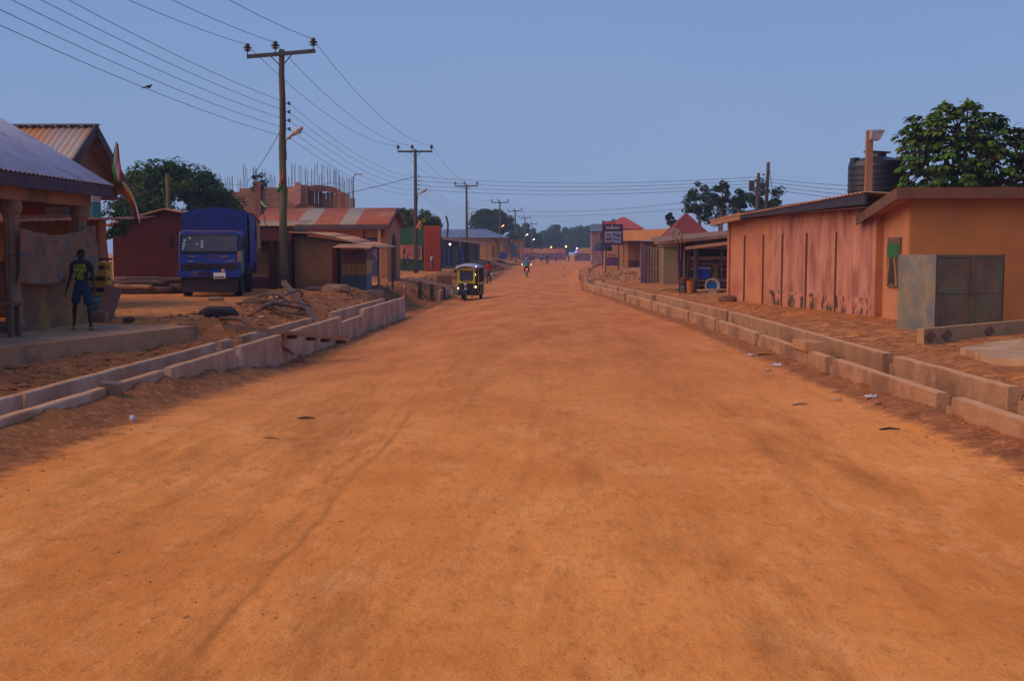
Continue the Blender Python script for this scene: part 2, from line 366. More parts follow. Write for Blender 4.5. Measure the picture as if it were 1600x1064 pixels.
# ---------------------------------------------------------------- shared materials
conc = M('drain_concrete', (.60, .40, .27), (.40, .26, .175), 1.5, c3=(.40, .22, .125), s3=1.5, t3=(.46, .64), st=(1, 1.0, .5), st3=(1, .9, .7), bs=25, bump=.6)
concr = M('dusty_concrete', (.44, .24, .13), (.34, .17, .085), 1.5, c3=(.24, .12, .07), s3=1.3, t3=(.46, .62), bs=25, bump=.6)
dust = M('dusty_top', (.62, .33, .15), (.5, .25, .11), 3, bs=30)
wood = M('weathered_wood', (.2, .115, .075), (.09, .05, .035), 3, st=(1, 1, .2), bs=20)
woodl = M('pale_wood', (.42, .23, .12), (.25, .13, .07), 3, st=(1, .3, 1), bs=20)
woodd = M('dark_wood', (.07, .045, .04), (.03, .02, .02), 3, bs=20)
polem = M('pole_wood', (.095, .07, .045), (.045, .033, .022), 2.5, st=(3, 3, .25), bs=12, c3=(.10, .13, .05), s3=.6, t3=(.5, .65))
polef = M('far_pole_wood', (.1, .075, .07), (.05, .04, .04), 2.5, st=(3, 3, .25), bs=12)
steel = M('dark_steel', (.06, .05, .06), (.03, .025, .03), 6, rough=.6, bump=.1)
porc = M('insulator_glaze', (.05, .03, .035), (.03, .02, .02), 4, rough=.3, bump=0, spec=.5)
alu = M('lamp_aluminium', (.42, .42, .46), (.3, .28, .3), 6, rough=.45, bump=.05)
glassy = M('lamp_glass', (.5, .36, .33), (.4, .28, .26), 6, rough=.25, bump=0, spec=.5)
wirem = M('wire_black', (.025, .025, .035), rough=.7, bump=0)
# ---------------------------------------------------------------- drain walls
def drain_seg(y0, y1, xf, th, h, zb, label, group, mats, tongue=0):
    b = MB(); n = max(2, int((y1 - y0) / .45)); yy = [y0 + (y1 - y0) * i / n for i in range(n + 1)]
    def run(yy, hh, e=0):
        vs = []; fs = []
        for i, y in enumerate(yy):
            x = float(xf(y)); j = random.uniform(-.004, .004); jz = random.uniform(-.005, .005)
            vs += [(x + j, y, zb), (x + j + th, y, zb), (x + j + th, y, hh + jz - .015), (x + j + th - .02, y, hh + jz), (x + j + .02, y, hh + jz), (x + j, y, hh + jz - .015)]
        k = 6
        for i in range(len(yy) - 1):
            for q in range(6):
                fs.append((i * k + q, i * k + (q + 1) % k, (i + 1) * k + (q + 1) % k, (i + 1) * k + q))
        fs += [tuple(reversed(range(6))), tuple(range(len(vs) - 6, len(vs)))]
        s0 = len(b.f); b.add(vs, fs, 0)
        for i in range(len(yy) - 1): b.m[s0 + i * 6 + 3] = 1
    run(yy, h)
    if tongue:
        x = float(xf(y1)); b.bx(x + .004, y1, zb, x + th - .004, y1 + tongue, h - .14, 0)
    o = b.build('drain_wall', mats); return tag(o, label, 'drain wall', group)
gl = 'concrete drain walls left of the road'; gr = 'concrete drain walls right of the road'
outl = lambda y: -6.12; inl = lambda y: -6.87
LF = [(-4, 14.9, .37, 0, 'road side drain wall half buried in loose dirt at the left edge of the photo'),
      (15.05, 17.1, .37, 0, 'short low drain wall piece beside the small dark concrete block at lower left'),
      (17.3, 20.9, .38, 0, 'pale left drain wall piece in front of the white bottle cap litter'),
      (21.1, 24.35, .39, 0, 'tall left drain wall piece ending just under the long plank'),
      (24.6, 31.1, .38, .06, 'pale left drain wall piece the long wooden plank lies across'),
      (31.2, 34.3, .24, .0, 'lower stepped left drain wall piece beyond the plank'),
      (34.35, 43.6, .42, 0, 'last tall left drain wall piece ending at the red striped survey stick')]
for y0, y1, h, off, lb in LF:
    drain_seg(y0, y1 - (.12 if off == 0 else 0), (lambda y, o=off: -6.12 - o), .13, h, -.5, lb, gl, [conc, dust], tongue=.2 if y1 < 24 else 0)
for y0, y1, lb in [(-4, 14, 'back drain wall left, nearest piece under the soil bank'), (14.1, 22.1, 'long back drain wall left below the dug soil bank and walkway'), (22.4, 23.2, 'very short back drain wall piece left of the long plank'),
                   (23.9, 30.6, 'back drain wall left below the slanted branch'), (33.4, 43.3, 'far back drain wall left, below the soil heap beside the striped kiosk')]:
    drain_seg(y0, y1, inl, .13, .38, -.5, lb, gl, [conc, dust], tongue=.22 if y1 == 22.1 else 0)
RF = [(-4, 6, 'road side right drain wall nearest the camera outside the road edge'), (6.1, 14.85, 'thick right front drain wall running out of the photo at the right edge'), (15.15, 20.1, 'right front drain wall between the two notches nearest the camera'),
      (20.35, 26.0, 'right front drain wall carrying the loose brick'), (26.15, 31.3, 'right front drain wall just beyond the loose brick one'), (31.4, 35.2, 'short right front drain wall level with the pink wall end'),
      (35.3, 42.5, 'right front drain wall level with the orange bucket'), (42.6, 49.7, 'right front drain wall level with the plank fence'), (50.2, 67, 'farthest right front drain wall ending at the rubble')]
for y0, y1, lb in RF:
    drain_seg(y0, y1 - .22, xr, .17, .31 + random.uniform(-.01, .02), -.4, lb, gr, [concr, dust], tongue=.22)
for y0, y1, lb in [(-4, 8, 'right back drain wall nearest the camera'), (8.1, 14.35, 'right back drain wall running out of the photo at the right edge'), (14.6, 19.1, 'right back drain wall ending at the notch below the metal box'), (19.35, 33, 'long right back drain wall below the pink wall'),
                   (33.1, 46, 'right back drain wall below the open wooden shed'), (46.6, 57, 'right back drain wall below the plank fence'), (57.2, 67, 'farthest right back drain wall beside the rubble')]:
    drain_seg(y0, y1 - .22, lambda y: xr(y) + .68, .17, .46 if y0 < 46 else .40, -.4, lb, gr, [concr, dust], tongue=.22 if y1 < 33 else 0)
for y0, y1, lb in [(57.5, 63, 'grey drain wall piece under the footbridge planks'), (64, 74, 'grey drain wall piece behind the tricycle taxi')]:
    drain_seg(y0, y1, lambda y: -6.3, .14, .2, -.5, lb, gl, [conc, dust])
o = MB().box((float(xr(22)) + .12, 22.0, .385), (.36, .95, .16), 0, (0, 0, .05)).build('loose_brick', M('brick_block', (.5, .25, .11), (.4, .19, .085), 5))
tag(o, 'single orange dusty block lying on top of the right front drain wall', 'block')
o = MB().box((-6.0, 14.95, .32), (.28, .22, .2), 0, (.05, .1, .3)).build('concrete_block', M('block_grey', (.2, .13, .1), (.13, .09, .07), 5))
tag(o, 'small dark concrete block on the buried drain wall at the far lower left', 'block')
# ---------------------------------------------------------------- power poles
def power_pole(name, x, y, ztop, label, lamp=True, arm=2.68, tilt=0, yaw=0, braces=True, group='power poles along the left side of the road', lit=None, far=False, lean=0, r0=.17, ins5=True, lampz=None, lampr=1.0):
    zb = zg(x, y) - .1; t = thing(name, label, 'power pole', (x, y, zb), yaw, group); H = ztop - zb; mt = polef if far else polem
    n = 10; pts = [(lean * H * (i / n) + (.02 * math.sin(i * 1.9) if not far else 0), 0, H * i / n) for i in range(n + 1)]
    MB().tube(pts, [r0 - .06 * r0 / .17 * i / n for i in range(n + 1)], 10).build('shaft', mt, t, smooth=True)
    xt = lean * H
    if arm:
        a = MB(); T = Matrix.Translation((xt, -.12, H - .18)) @ Matrix.Rotation(tilt, 4, 'Y')
        a.bx(-arm / 2, -.06, -.07, arm / 2, .06, .07, 0, T); a.build('crossarm', steel, t)
        for xi in (-arm / 2 + .03, -.22, arm / 2 - .07):
            p = T @ Vector((xi, 0, .07)); q = MB(); q.tube([p, p + Vector((0, 0, .16))], .022, 6)
            q.lathe([(.03, .12), (.13, .15), (.14, .18), (.06, .2), (.06, .22), (.17, .25), (.17, .29), (.07, .31), (.1, .35), (.08, .42), (.02, .44)], p, 10)
            q.build('insulator', porc, t, smooth=False)
        if braces:
            for s in (-1, 1): MB().tube([T @ Vector((s * .42, 0, -.06)), (xt + s * .05, -.1, H - .62)], .022, 6).build('brace', steel, t)
    if ins5:
        for k in range(5):
            MB().lathe([(.02, 0), (.055, .01), (.055, .05), (.03, .07), (.055, .09), (.055, .13), (.02, .14)], (xt + r0 + .09, -.02, H - 2.13 - .33 * k), 8).tube([(xt, 0, H - 2.07 - .33 * k), (xt + r0 + .09, -.02, H - 2.07 - .33 * k)], .012, 5).build('spool', porc, t)
    if lamp:
        z0 = lampz - zb if lampz else H - 3.5; R = lampr
        MB().tube([(xt + .12, -.05, z0 - .75), (xt + .16, -.2, z0 - .5), (xt + .2, -.45, z0 - .25), (xt + .26 * R, -.6, z0)], .025, 7).build('lamp_arm', steel, t)
        hd = MB(); d = Vector((.72, -.35, .42)).normalized(); c = Vector((xt + .26, -.6, z0)); side = d.cross(Vector((0, 0, 1))).normalized(); up = side.cross(d)
        prof = [(0, .04, .04), (.22, .06, .05), (.42, .11, .08), (.7, .135, .1), (.85, .1, .08), (.92, .03, .03)]; vs = []; fs = []
        for (a, w_, h_) in prof:
            for j in range(10):
                th = 2 * math.pi * j / 10; vs.append(c + d * a * R + side * math.cos(th) * w_ * R + up * math.sin(th) * h_ * R)
        for i in range(len(prof) - 1):
            for j in range(10): fs.append((i * 10 + j, i * 10 + (j + 1) % 10, (i + 1) * 10 + (j + 1) % 10, (i + 1) * 10 + j))
        fs += [tuple(reversed(range(10))), tuple(range(len(vs) - 10, len(vs)))]
        h = hd.add(vs, fs).build('lamp_head', lit or alu, t, smooth=True)
        if not lit: MB().ell(c + d * .62 * R - up * .07 * R, (.15 * R, .1 * R, .05 * R), 10, 6).build('lamp_lens', glassy, h, smooth=True)
    return t, T if arm else None, H, zb
lit_o = M('lamp_glow_orange', (1, .5, .2), emit=(1, .36, .07), es=5)
lit_w = M('lamp_glow_white', (1, .9, .9), emit=(1, .88, .95), es=10)
PX = [(-11.0, 45, 9.95), (-11.4, 89, 9.97), (-11.4, 136, 9.97), (-10.0, 182, 9.97), (-9.0, 219, 9.95), (-8.8, 265, 9.9), (-8.7, 320, 9.9)]
PL = ['tall wooden power pole standing beside the blue truck, nearest of the row', 'power pole with unlit street lamp in front of the green wall and red lattice', 'power pole rising in front of the low row of dark shops', 'power pole in front of the round tree with its orange lamp lit',
      'slightly skewed power pole just right of the lit orange lamp', 'far power pole with a white lamp, between skewed pole and the last one', 'farthest power pole of the left row with a white lamp']
hv = []; lv = []
for i, (x, y, z) in enumerate(PX):
    tl_ = (-.075, 0, .0, .0, -.1, -.02, .05)[i]
    t, T, H, zb = power_pole('power_pole', x, y, z, PL[i], tilt=tl_, far=i > 0, braces=i < 3, lit={3: lit_o, 5: lit_w, 6: lit_w}.get(i), lampz={3: 6.0, 5: 5.8, 6: 5.3}.get(i), lampr={3: .6, 5: .6, 6: .6}.get(i, 1.0), lamp=i not in (4,), lean=(.006, 0, 0, 0, -.012, 0, 0)[i])
    hv.append([Matrix.Translation((x, y, zb)) @ T @ Vector((xi, 0, .46)) for xi in (-1.31, -.22, 1.27)])
    lv.append([Vector((x + .26 + (.06 if i == 0 else 0), y, z - 2.07 - .33 * k)) for k in range(5)])
hv.insert(0, [Vector((-11.0 + xi, -2, 9.6)) for xi in (-1.31, -.15, 1.27)]); lv.insert(0, [Vector((-11.1, -2, 9.15 - .27 * k)) for k in range(5)])
def wire(name, anchors, sag, label, group, r=.013, cat='wire', n=18, mat=None):
    pts = []
    for a, b in zip(anchors[:-1], anchors[1:]):
        a = Vector(a); b = Vector(b); sg = sag * ((b - a).length / 45) ** 1.3
        for i in range(n):
            t = i / n; p = a.lerp(b, t); p.z -= sg * 4 * t * (1 - t); pts.append(p)
    pts.append(Vector(anchors[-1])); o = MB().tube(pts, r, 5).build(name, mat or wirem); return tag(o, label, cat, group)
for k, nm in enumerate(('left', 'middle', 'right')):
    wire('power_line', [h[k] for h in hv], .95, '%s of the three high wires strung over the pole crossarms' % nm, 'high wires on the crossarms', r=.0095)
for k, nm in enumerate(('topmost', 'second from top', 'middle', 'second from bottom', 'lowest')):
    wire('service_wire', [h[k] for h in lv], .75, '%s of the five wires held on the pole sides below the crossarms' % nm, 'low wires on the pole sides', r=.0075)
wire('service_cable', [(-10.95, 45, 7.0), P(386, 285, 62)], .5, 'dark cable dropping from the tall pole towards the unfinished block building', 'service cables', r=.014)
wire('service_cable', [(-11.4, 89, 7.9), P(538, 303, 84)], .5, 'dark cable running left from the second pole to the unfinished pillars', 'service cables', r=.02)
# bird
tb_ = 32 / 47; pb = Vector(lv[0][4]).lerp(lv[1][4], tb_); pb.z += -.75 * (47 / 45) ** 1.3 * 4 * tb_ * (1 - tb_) + .075; b = MB()
b.ell((0, 0, 0), (.09, .05, .055), 8, 6).ell((.085, 0, .05), (.035, .03, .035), 8, 6).hexa([(-.25, -.03, -.06), (-.25, .03, -.06), (-.06, .03, -.02), (-.06, -.03, -.02), (-.25, -.03, -.05), (-.25, .03, -.05), (-.06, .03, .03), (-.06, -.03, .03)]).tube([(.115, 0, .05), (.15, 0, .045)], [.012, .002], 5).tube([(.01, .02, -.04), (.01, .02, -.1)], .006, 4)
b.v = [tuple(Vector(v) * .75 + pb) for v in b.v]; tag(b.build('bird', wirem), 'small dark bird perched on a wire left of the tall pole', 'bird')
# twin poles behind the pink wall on the right
gT = 'pair of poles beyond the pink wall'
tA = power_pole('power_pole', XX(1176, 70), 70, ZZ(273, 70), 'shorter reddish pole of the leaning pair beyond the pink wall', lamp=False, arm=0, group=gT, lean=.02, far=True, r0=.15)[0]
MB().bx(-.42, -.15, 5.35, -.12, .1, 5.95).build('meter_box', steel, tA)
tB = power_pole('power_pole', XX(1189, 70), 70.3, ZZ(256, 70), 'taller pole of the leaning pair beyond the pink wall with a stay wire', lamp=False, arm=0, group=gT, lean=.035, far=True, r0=.15, ins5=False)[0]
for k in range(4): MB().lathe([(.02, 0), (.07, .02), (.07, .1), (.02, .12)], (-.05 - .02 * k, -.1, 6.3 - .33 * k), 8).build('spool', porc, tB)
wire('stay_wire', [P(1202, 262, 70), P(1212, 335, 70)], .02, 'thin stay wire slanting down right from the taller paired pole', 'stay wires', r=.018)
for k in range(4):
    wire('crossing_wire', [(-11.2, 89, 7.9 - .33 * k), P(1180, 277 + 5 * k, 70), P(1620, 292 + 11 * k, 50)], .75, ('topmost', 'second from top', 'third from top', 'lowest')[k] + ' of the four wires crossing the road above the far roofs', 'wires crossing the road', r=.012)
wire('crossing_wire', [(-11.2, 136, 7.2), P(1190, 300, 82)], .6, 'faint sagging wire crossing the road below the four crossing wires', 'wires crossing the road', r=.014)
wire('crossing_wire', [(-11.2, 136, 6.6), P(1150, 318, 90)], .5, 'lowest faint wire crossing the road just above the red pyramid roof', 'wires crossing the road', r=.014)
# ---------------------------------------------------------------- corrugated sheets etc
zinc = M('pale_zinc', (.62, .55, .60), (.50, .43, .47), 1.2, rough=.7, metal=0, c3=(.36, .2, .16), s3=1.5, t3=(.55, .75), bump=.05)
zincr = M('rusty_zinc', (.40, .27, .2), (.3, .2, .16), 1.2, rough=.6, metal=.1, c3=(.38, .15, .06), s3=1.2, t3=(.42, .6), bump=.1, st3=(2, .5, 1))
rustm = M('rust_sheet', (.52, .25, .13), (.34, .16, .09), 1.5, rough=.7, c3=(.55, .34, .2), s3=1, t3=(.5, .7), bump=.1)
fascia = M('dark_fascia', (.10, .065, .08), (.06, .045, .055), 2, bs=15)
plast = M('brown_plaster', (.38, .18, .085), (.27, .125, .06), .9, c3=(.14, .075, .05), s3=1.0, t3=(.52, .7), bs=20)
colm = M('column_plaster', (.36, .19, .11), (.24, .125, .07), 2, c3=(.12, .075, .055), s3=2, t3=(.52, .7), bs=30, st=(1, 1, .5))
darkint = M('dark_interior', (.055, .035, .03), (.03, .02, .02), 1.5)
maroon = M('maroon_paint', (.072, .014, .015), (.05, .011, .012), 1.5, c3=(.09, .022, .018), s3=.8, t3=(.55, .7), rough=.8, bump=.05, spec=.15)
# --- porch building, near left
t = thing('porch_building', 'brown veranda building with turned columns and white corrugated roof at far left', 'house', (-12.6, 23, .47))
b = MB(); b.bx(-17, 10, .3, -13.6, 27.2, 3.9).build('wall', plast, t, w=True)
for y in (19.6, 23.4, 26.8):
    pr = [(.2, 0), (.2, .22), (.17, .26), (.17, .55), (.19, .62), (.17, .7), (.15, .9), (.165, 1.5), (.15, 1.58), (.18, 1.62), (.15, 1.68), (.15, 2.35), (.165, 2.42), (.21, 2.5), (.23, 2.6), (.21, 2.68), (.2, 2.75)]
    q = MB().lathe(pr, (-11.38, y, .47), 18)
    n0 = 18
    for i, v in enumerate(list(q.v)):
        j = i % n0; row = i // n0
        if 6 <= row <= 12 and j % 2: q.v[i] = (-11.38 + (v[0] + 11.38) * .88, y + (v[1] - y) * .88, v[2])
    q.build('column', colm, t, w=True, smooth=False)
MB().bx(-11.58, 12, 3.2, -11.2, 27.05, 3.72).build('beam', plast, t, w=True)
MB().bx(-13.6, 26.7, 3.2, -11.6, 27.03, 3.72).build('beam', plast, t, w=True)
MB().bx(-11.47, 23.58, .47, -11.29, 26.62, 1.56).build('low_wall', [M('low_wall_paint', (.27, .12, .05), (.17, .075, .035), 1, c3=(.34, .17, .045), s3=.7, t3=(.5, .62))], t, w=True)
u0 = Vector((-10.85, 10, 3.74))
MB().corr(u0, (0, 17.6, 0), (-5.15, 0, 3.05), 90, amp=.022).build('roof', zinc, t, w=True, smooth=True)
MB().corr(Vector((-21.2, 10, 3.74)), (0, 17.6, 0), (5.15, 0, 3.05), 30, amp=.022).build('roof', zinc, t, w=True, smooth=True)
MB().bx(-10.93, 10, 3.44, -10.87, 27.5, 3.7).build('fascia', fascia, t, w=True)
MB().beam((-10.93, 27.48, 3.58), (-16, 27.48, 6.58), .04, .24).build('barge_board', fascia, t, w=True)
MB().prism([(-15.9, 6.4), (-20.5, 3.72), (-11.4, 3.72)], 'y', 27.0, 27.15).build('gable_wall', plast, t, w=True)
# walkway
o = MB().prism([(-18, 8), (walk_x(8), 8), (walk_x(16), 16), (walk_x(19.9), 19.9), (walk_x(23), 23), (walk_x(25.8), 25.8), (-11.0, 26.3), (-14, 27.4), (-18, 27.6)], 'z', .08, .47).build('walkway', [M('walkway_screed', (.60, .29, .14), (.46, .21, .10), 1.3, c3=(.22, .115, .07), s3=1.5, t3=(.52, .7))])
o['kind'] = 'structure'
# bench
t = thing('wooden_bench', 'rough wooden bench beside the leftmost veranda column', 'bench', (-10.95, 22.2, .47))
MB().bx(-.75, -.2, .62, .2, .25, .68).build('seat', wood, t); MB().bx(-.7, -.12, .2, .12, -.07, .3).build('rail', wood, t)
for (a, c) in ((-.68, -.15), (.08, -.15), (-.68, .15), (.08, .15)): MB().bx(a, c, 0, a + .09, c + .07, .62).build('leg', wood, t)
# tarps
def voro(name, cols, scale, base):
    m = M(name, base, tuple(x * .75 for x in base), 2.5, bs=12, bump=.4); n = m.node_tree; N = n.nodes; L = n.links; b = N['Principled BSDF']; src = b.inputs['Base Color'].links[0].from_socket
    tc = N.new('ShaderNodeTexCoord'); v = N.new('ShaderNodeTexVoronoi'); v.distance = 'CHEBYCHEV'; v.inputs['Scale'].default_value = scale; L.new(tc.outputs['Object'], v.inputs[0])
    cr = N.new('ShaderNodeValToRGB'); cr.color_ramp.interpolation = 'CONSTANT'
    while len(cr.color_ramp.elements) < len(cols): cr.color_ramp.elements.new(.5)
    for i, c in enumerate(cols): cr.color_ramp.elements[i].position = i / len(cols); cr.color_ramp.elements[i].color = rgb(c)
    sp = N.new('ShaderNodeSeparateColor'); L.new(v.outputs['Color'], sp.inputs[0]); L.new(sp.outputs[0], cr.inputs[0])
    n2 = N.new('ShaderNodeTexNoise'); n2.inputs['Scale'].default_value = 5; n2.inputs['Detail'].default_value = 5; L.new(tc.outputs['Object'], n2.inputs[0])
    mrr = N.new('ShaderNodeMapRange'); mrr.inputs['From Min'].default_value = .45; mrr.inputs['From Max'].default_value = .62; mrr.inputs['To Max'].default_value = .85; L.new(n2.outputs['Fac'], mrr.inputs[0])
    mx = N.new('ShaderNodeMix'); mx.data_type = 'RGBA'; L.new(mrr.outputs[0], mx.inputs[0]); L.new(src, mx.inputs[6]); L.new(cr.outputs[0], mx.inputs[7]); L.new(mx.outputs[2], b.inputs['Base Color']); return m
tarpm = voro('patched_tarp', [(.27, .14, .08), (.07, .09, .09), (.3, .15, .08), (.03, .10, .15), (.33, .10, .05), (.16, .09, .05), (.05, .10, .07)], 2.6, (.29, .16, .09))
def cloth(name, fn, nu, nv, mat, label, cat, th=.01, group=None, parent=None):
    vs = [fn(i / nu, j / nv) for i in range(nu + 1) for j in range(nv + 1)]; fs = []
    for i in range(nu):
        for j in range(nv): a = i * (nv + 1) + j; fs.append((a, a + 1, a + nv + 2, a + nv + 1))
    o = MB().add(vs, fs).build(name, mat, parent, w=parent is not None, smooth=True); md = o.modifiers.new('thickness', 'SOLIDIFY'); md.thickness = th
    if parent is None: tag(o, label, cat, group)
    return o
def tf(a, c):
    y = 23.2 + a * 3.85; top = 2.62 - .12 * math.sin(a * math.pi) + .28 * max(0, a - .45) ; bot = 1.5 - .06 * math.sin(a * 5)
    z = top + (bot - top) * c; x = -11.12 + .09 * math.sin(a * 11 + c * 4) * (.2 + c) + .045 * math.sin(a * 27 - 3 * c) + .02 * math.sin(a * 60 + c * 9); return (x, y, z)
cloth('patched_tarp', tf, 40, 16, tarpm, 'patched beige tarpaulin hung between the two veranda columns', 'tarpaulin')
def tf2(a, c): return (-11.66 + a * .3 + .03 * math.sin(c * 9), 27.25 + .05 * math.sin(a * 6), 3.0 - 1.4 * c - .35 * a * (1 - c) + .1 * a)
cloth('patched_tarp', tf2, 8, 14, tarpm, 'narrow strip of patched tarpaulin hanging right of the second veranda column', 'tarpaulin')
wire('rope', [(-11.1, 25.3, 2.55), (-11.08, 25.45, 1.9)], .0, 'frayed dark rope end dangling over the patched tarpaulin', None, r=.018, cat='rope', n=4)
# --- kiosk behind porch
t = thing('wooden_kiosk', 'small brown wooden kiosk with red awning behind the veranda', 'kiosk', (-12.5, 29.5, .45))
kw = M('kiosk_wood', (.42, .17, .065), (.3, .12, .05), 1.5, st=(4, 4, .6))
MB().bx(-14.6, 28.9, 1.9, -11.78, 29.35, 2.95).build('wall', kw, t, w=True)
MB().bx(-14.6, 28.95, .3, -12.1, 29.35, 1.898).build('base_wall', M('kiosk_base', (.15, .08, .05), (.1, .05, .035), 1.5), t, w=True)
MB().corr((-14.8, 28.3, 2.86), (4.3, 0, .1), (0, 1.3, .1), 20, amp=.015).build('awning', M('red_awning', (.22, .05, .035), (.16, .04, .03), 2, c3=(.3, .15, .1), s3=1, t3=(.5, .7)), t, w=True)
MB().bx(-12.1, 28.45, 1.93, -11.45, 28.88, 1.98).build('shelf', woodd, t, w=True)
t = thing('wall_sign', 'red signboard seen through the gap above the hung tarpaulin', 'sign', (-13.4, 28.4, 3.0), 0)
MB().bx(-13.75, 28.35, 3.06, -12.97, 28.4, 3.42).build('panel', M('red_board', (.36, .03, .02), (.28, .025, .02), 3), t, w=True)
t = thing('wall_sign', 'blue and grey painted signboard right of the red one under the veranda beam', 'sign', (-12.5, 28.4, 3.0), 0)
MB().bx(-12.95, 28.35, 3.06, -12.1, 28.4, 3.42).build('panel', M('blue_board', (.12, .14, .28), (.08, .16, .17), 3, c3=(.3, .16, .1), s3=2.5, t3=(.55, .6)), t, w=True)
yel = M('crate_yellow', (.5, .32, .025), (.38, .24, .02), 4, rough=.5, bump=.05); crd = M('bottle_dark', (.12, .08, .05), (.06, .04, .03), 8)
def crate(x, y, z, lb):
    t = thing('drinks_crate', lb, 'crate', (x, y, z), math.pi / 2, 'yellow drinks crates stacked by the kiosk'); f = MB()
    for (a, c, d, e) in ((-.21, -.15, .21, -.135), (-.21, .135, .21, .15), (-.21, -.135, -.195, .135), (.195, -.135, .21, .135)):
        f.bx(a, c, 0, d, e, .08); f.bx(a, c, .2, d, e, .27)
    for xx in (-.2, -.1, 0, .1, .2): f.bx(xx - .012, -.152, .08, xx + .012, -.137, .2)
    for xx in (-.2, 0, .2): f.bx(xx - .012, .137, .08, xx + .012, .152, .2)
    f.bx(-.19, -.13, 0, .19, .13, .012); f.build('frame', yel, t)
    q = MB()
    for i in range(4):
        for j in range(3): q.lathe([(.033, .02), (.033, .17), (.014, .22), (.014, .25)], (-.14 + .093 * i, -.085 + .085 * j, 0), 7)
    q.build('bottles', crd, t)
k = 0
for r, nm in ((0, 'bottom'), (1, 'middle'), (2, 'top')):
    for c, sd_ in ((0, 'left'), (1, 'right')):
        crate(-11.92 + .315 * c, 28.65, 1.05 + .28 * r, '%s %s yellow crate of the stack under the kiosk shelf' % (nm, sd_))
o = MB().bx(-12.1, 28.42, .44, -11.4, 28.86, .5).bx(-12.1, 28.42, 1.0, -11.4, 28.86, 1.04).bx(-12.08, 28.44, .5, -12.0, 28.84, 1.0).bx(-11.5, 28.44, .5, -11.42, 28.84, 1.0).build('crate_stand', M('blue_stand', (.13, .15, .28), (.1, .1, .18), 3)); tag(o, 'bluish wooden stand carrying the yellow crates', 'stand')
o = MB().lathe([(.2, 0), (.22, .03), (.22, .25), (.205, .27), (.22, .29), (.22, .47), (.2, .5)], (-11.7, 28.1, .45), 16).build('plastic_drum', M('teal_plastic', (.06, .13, .14), (.04, .09, .1), 3, rough=.5), smooth=False); tag(o, 'short teal drum on the ground in front of the crate stand', 'drum')
o = MB().box((P(169, 474, 27.7).x, 27.7, .84), (.42, .03, .95), 0, (-.2, .28, 0)).build('plywood_board', M('plywood', (.34, .17, .11), (.28, .14, .09), 2)); tag(o, 'brown plywood board leaning against the crate stand', 'board')
o = MB().box((P(151, 490, 26.9).x, 26.9, .6), (.5, .25, .26), 0, (0, 0, .1)).build('mud_block', plast); tag(o, 'brown block lying at the foot of the leaning plywood board', 'block')
# --- gabled house behind
t = thing('gabled_house', 'house with steep gabled zinc roof and dark barge boards behind the veranda building', 'house', (-17, 36, .45))
pk = (36, 6.08); ne = (33.05, 4.05); fe = (38.95, 4.08)
MB().corr((-23, ne[0], ne[1]), (8.3, 0, 0), (0, pk[0] - ne[0], pk[1] - ne[1]), 40).build('roof', M('stained_zinc', (.36, .29, .24), (.28, .25, .25), 1.5, rough=.5, c3=(.45, .2, .1), s3=.8, t3=(.45, .6), bump=.05), t, w=True, smooth=True)
MB().corr((-23, fe[0], fe[1]), (8.3, 0, 0), (0, pk[0] - fe[0], pk[1] - fe[1]), 20).build('roof', zincr, t, w=True, smooth=True)
for e in (ne, fe): MB().beam((-14.68, e[0], e[1] - .1), (-14.68, pk[0], pk[1] - .1), .05, .3).build('barge_board', fascia, t, w=True)
MB().beam((-23, 36, 6.12), (-14.6, 36, 6.12), .3, .04).build('ridge_cap', M('ridge_zinc', (.2, .2, .27), (.15, .15, .2), 2, rough=.5), t, w=True)
MB().prism([(33.3, 4.1), (36, 5.9), (38.8, 4.1), (38.8, 3.95), (33.3, 3.95)], 'x', -15.3, -15.15).build('gable_wall', M('gable_boards', (.24, .12, .07), (.17, .085, .05), 2, st=(1, 5, .5)), t, w=True)
MB().bx(-23, 33.3, 3.88, -14.75, 38.8, 3.94).build('ceiling', M('soffit', (.2, .085, .05), (.15, .06, .04), 2), t, w=True)
MB().bx(-23, 34.0, .3, -16.6, 38.4, 3.88).build('wall', plast, t, w=True)
pm = [M('pillar_white', (.42, .38, .36), (.32, .27, .25), 2), M('pillar_teal', (.05, .2, .18), (.04, .15, .14), 2)]
MB().bx(-14.55, 33.8, .3, -13.95, 34.4, 3.2, 1).bx(-14.55, 33.8, 3.2, -13.95, 34.4, 3.62, 1).bx(-14.55, 33.8, 3.62, -13.95, 34.4, 3.88, 0).build('pillar', pm, t, w=True)
# flags
fr, fw, fg, fy, fk = [M('cloth_' + n, c, rough=.9, bs=20) for n, c in (('red', (.55, .04, .03)), ('white', (.7, .62, .5)), ('green', (.04, .26, .07)), ('yellow', (.75, .52, .06)), ('dark', (.05, .03, .04)))]
t = thing('flag', 'drooping red white and green flag on a thin stick above the red awning', 'flag', tuple(P(171, 300, 27.5)))
MB().tube([P(171, 275, 27.5), P(182, 222, 27.5)], .014, 6).build('stick', woodd, t, w=True)
def flagfn(pts, wd, D):
    def f(a, c):
        i = min(int(c * (len(pts) - 1)), len(pts) - 2); q = c * (len(pts) - 1) - i; x = pts[i][0] + (pts[i + 1][0] - pts[i][0]) * q; y = pts[i][1] + (pts[i + 1][1] - pts[i][1]) * q
        w_ = wd[i] + (wd[i + 1] - wd[i]) * q; p = P(x + (a - .5) * w_, y, D); p.y += .06 * math.sin(a * 9 + c * 4); return p
    return f
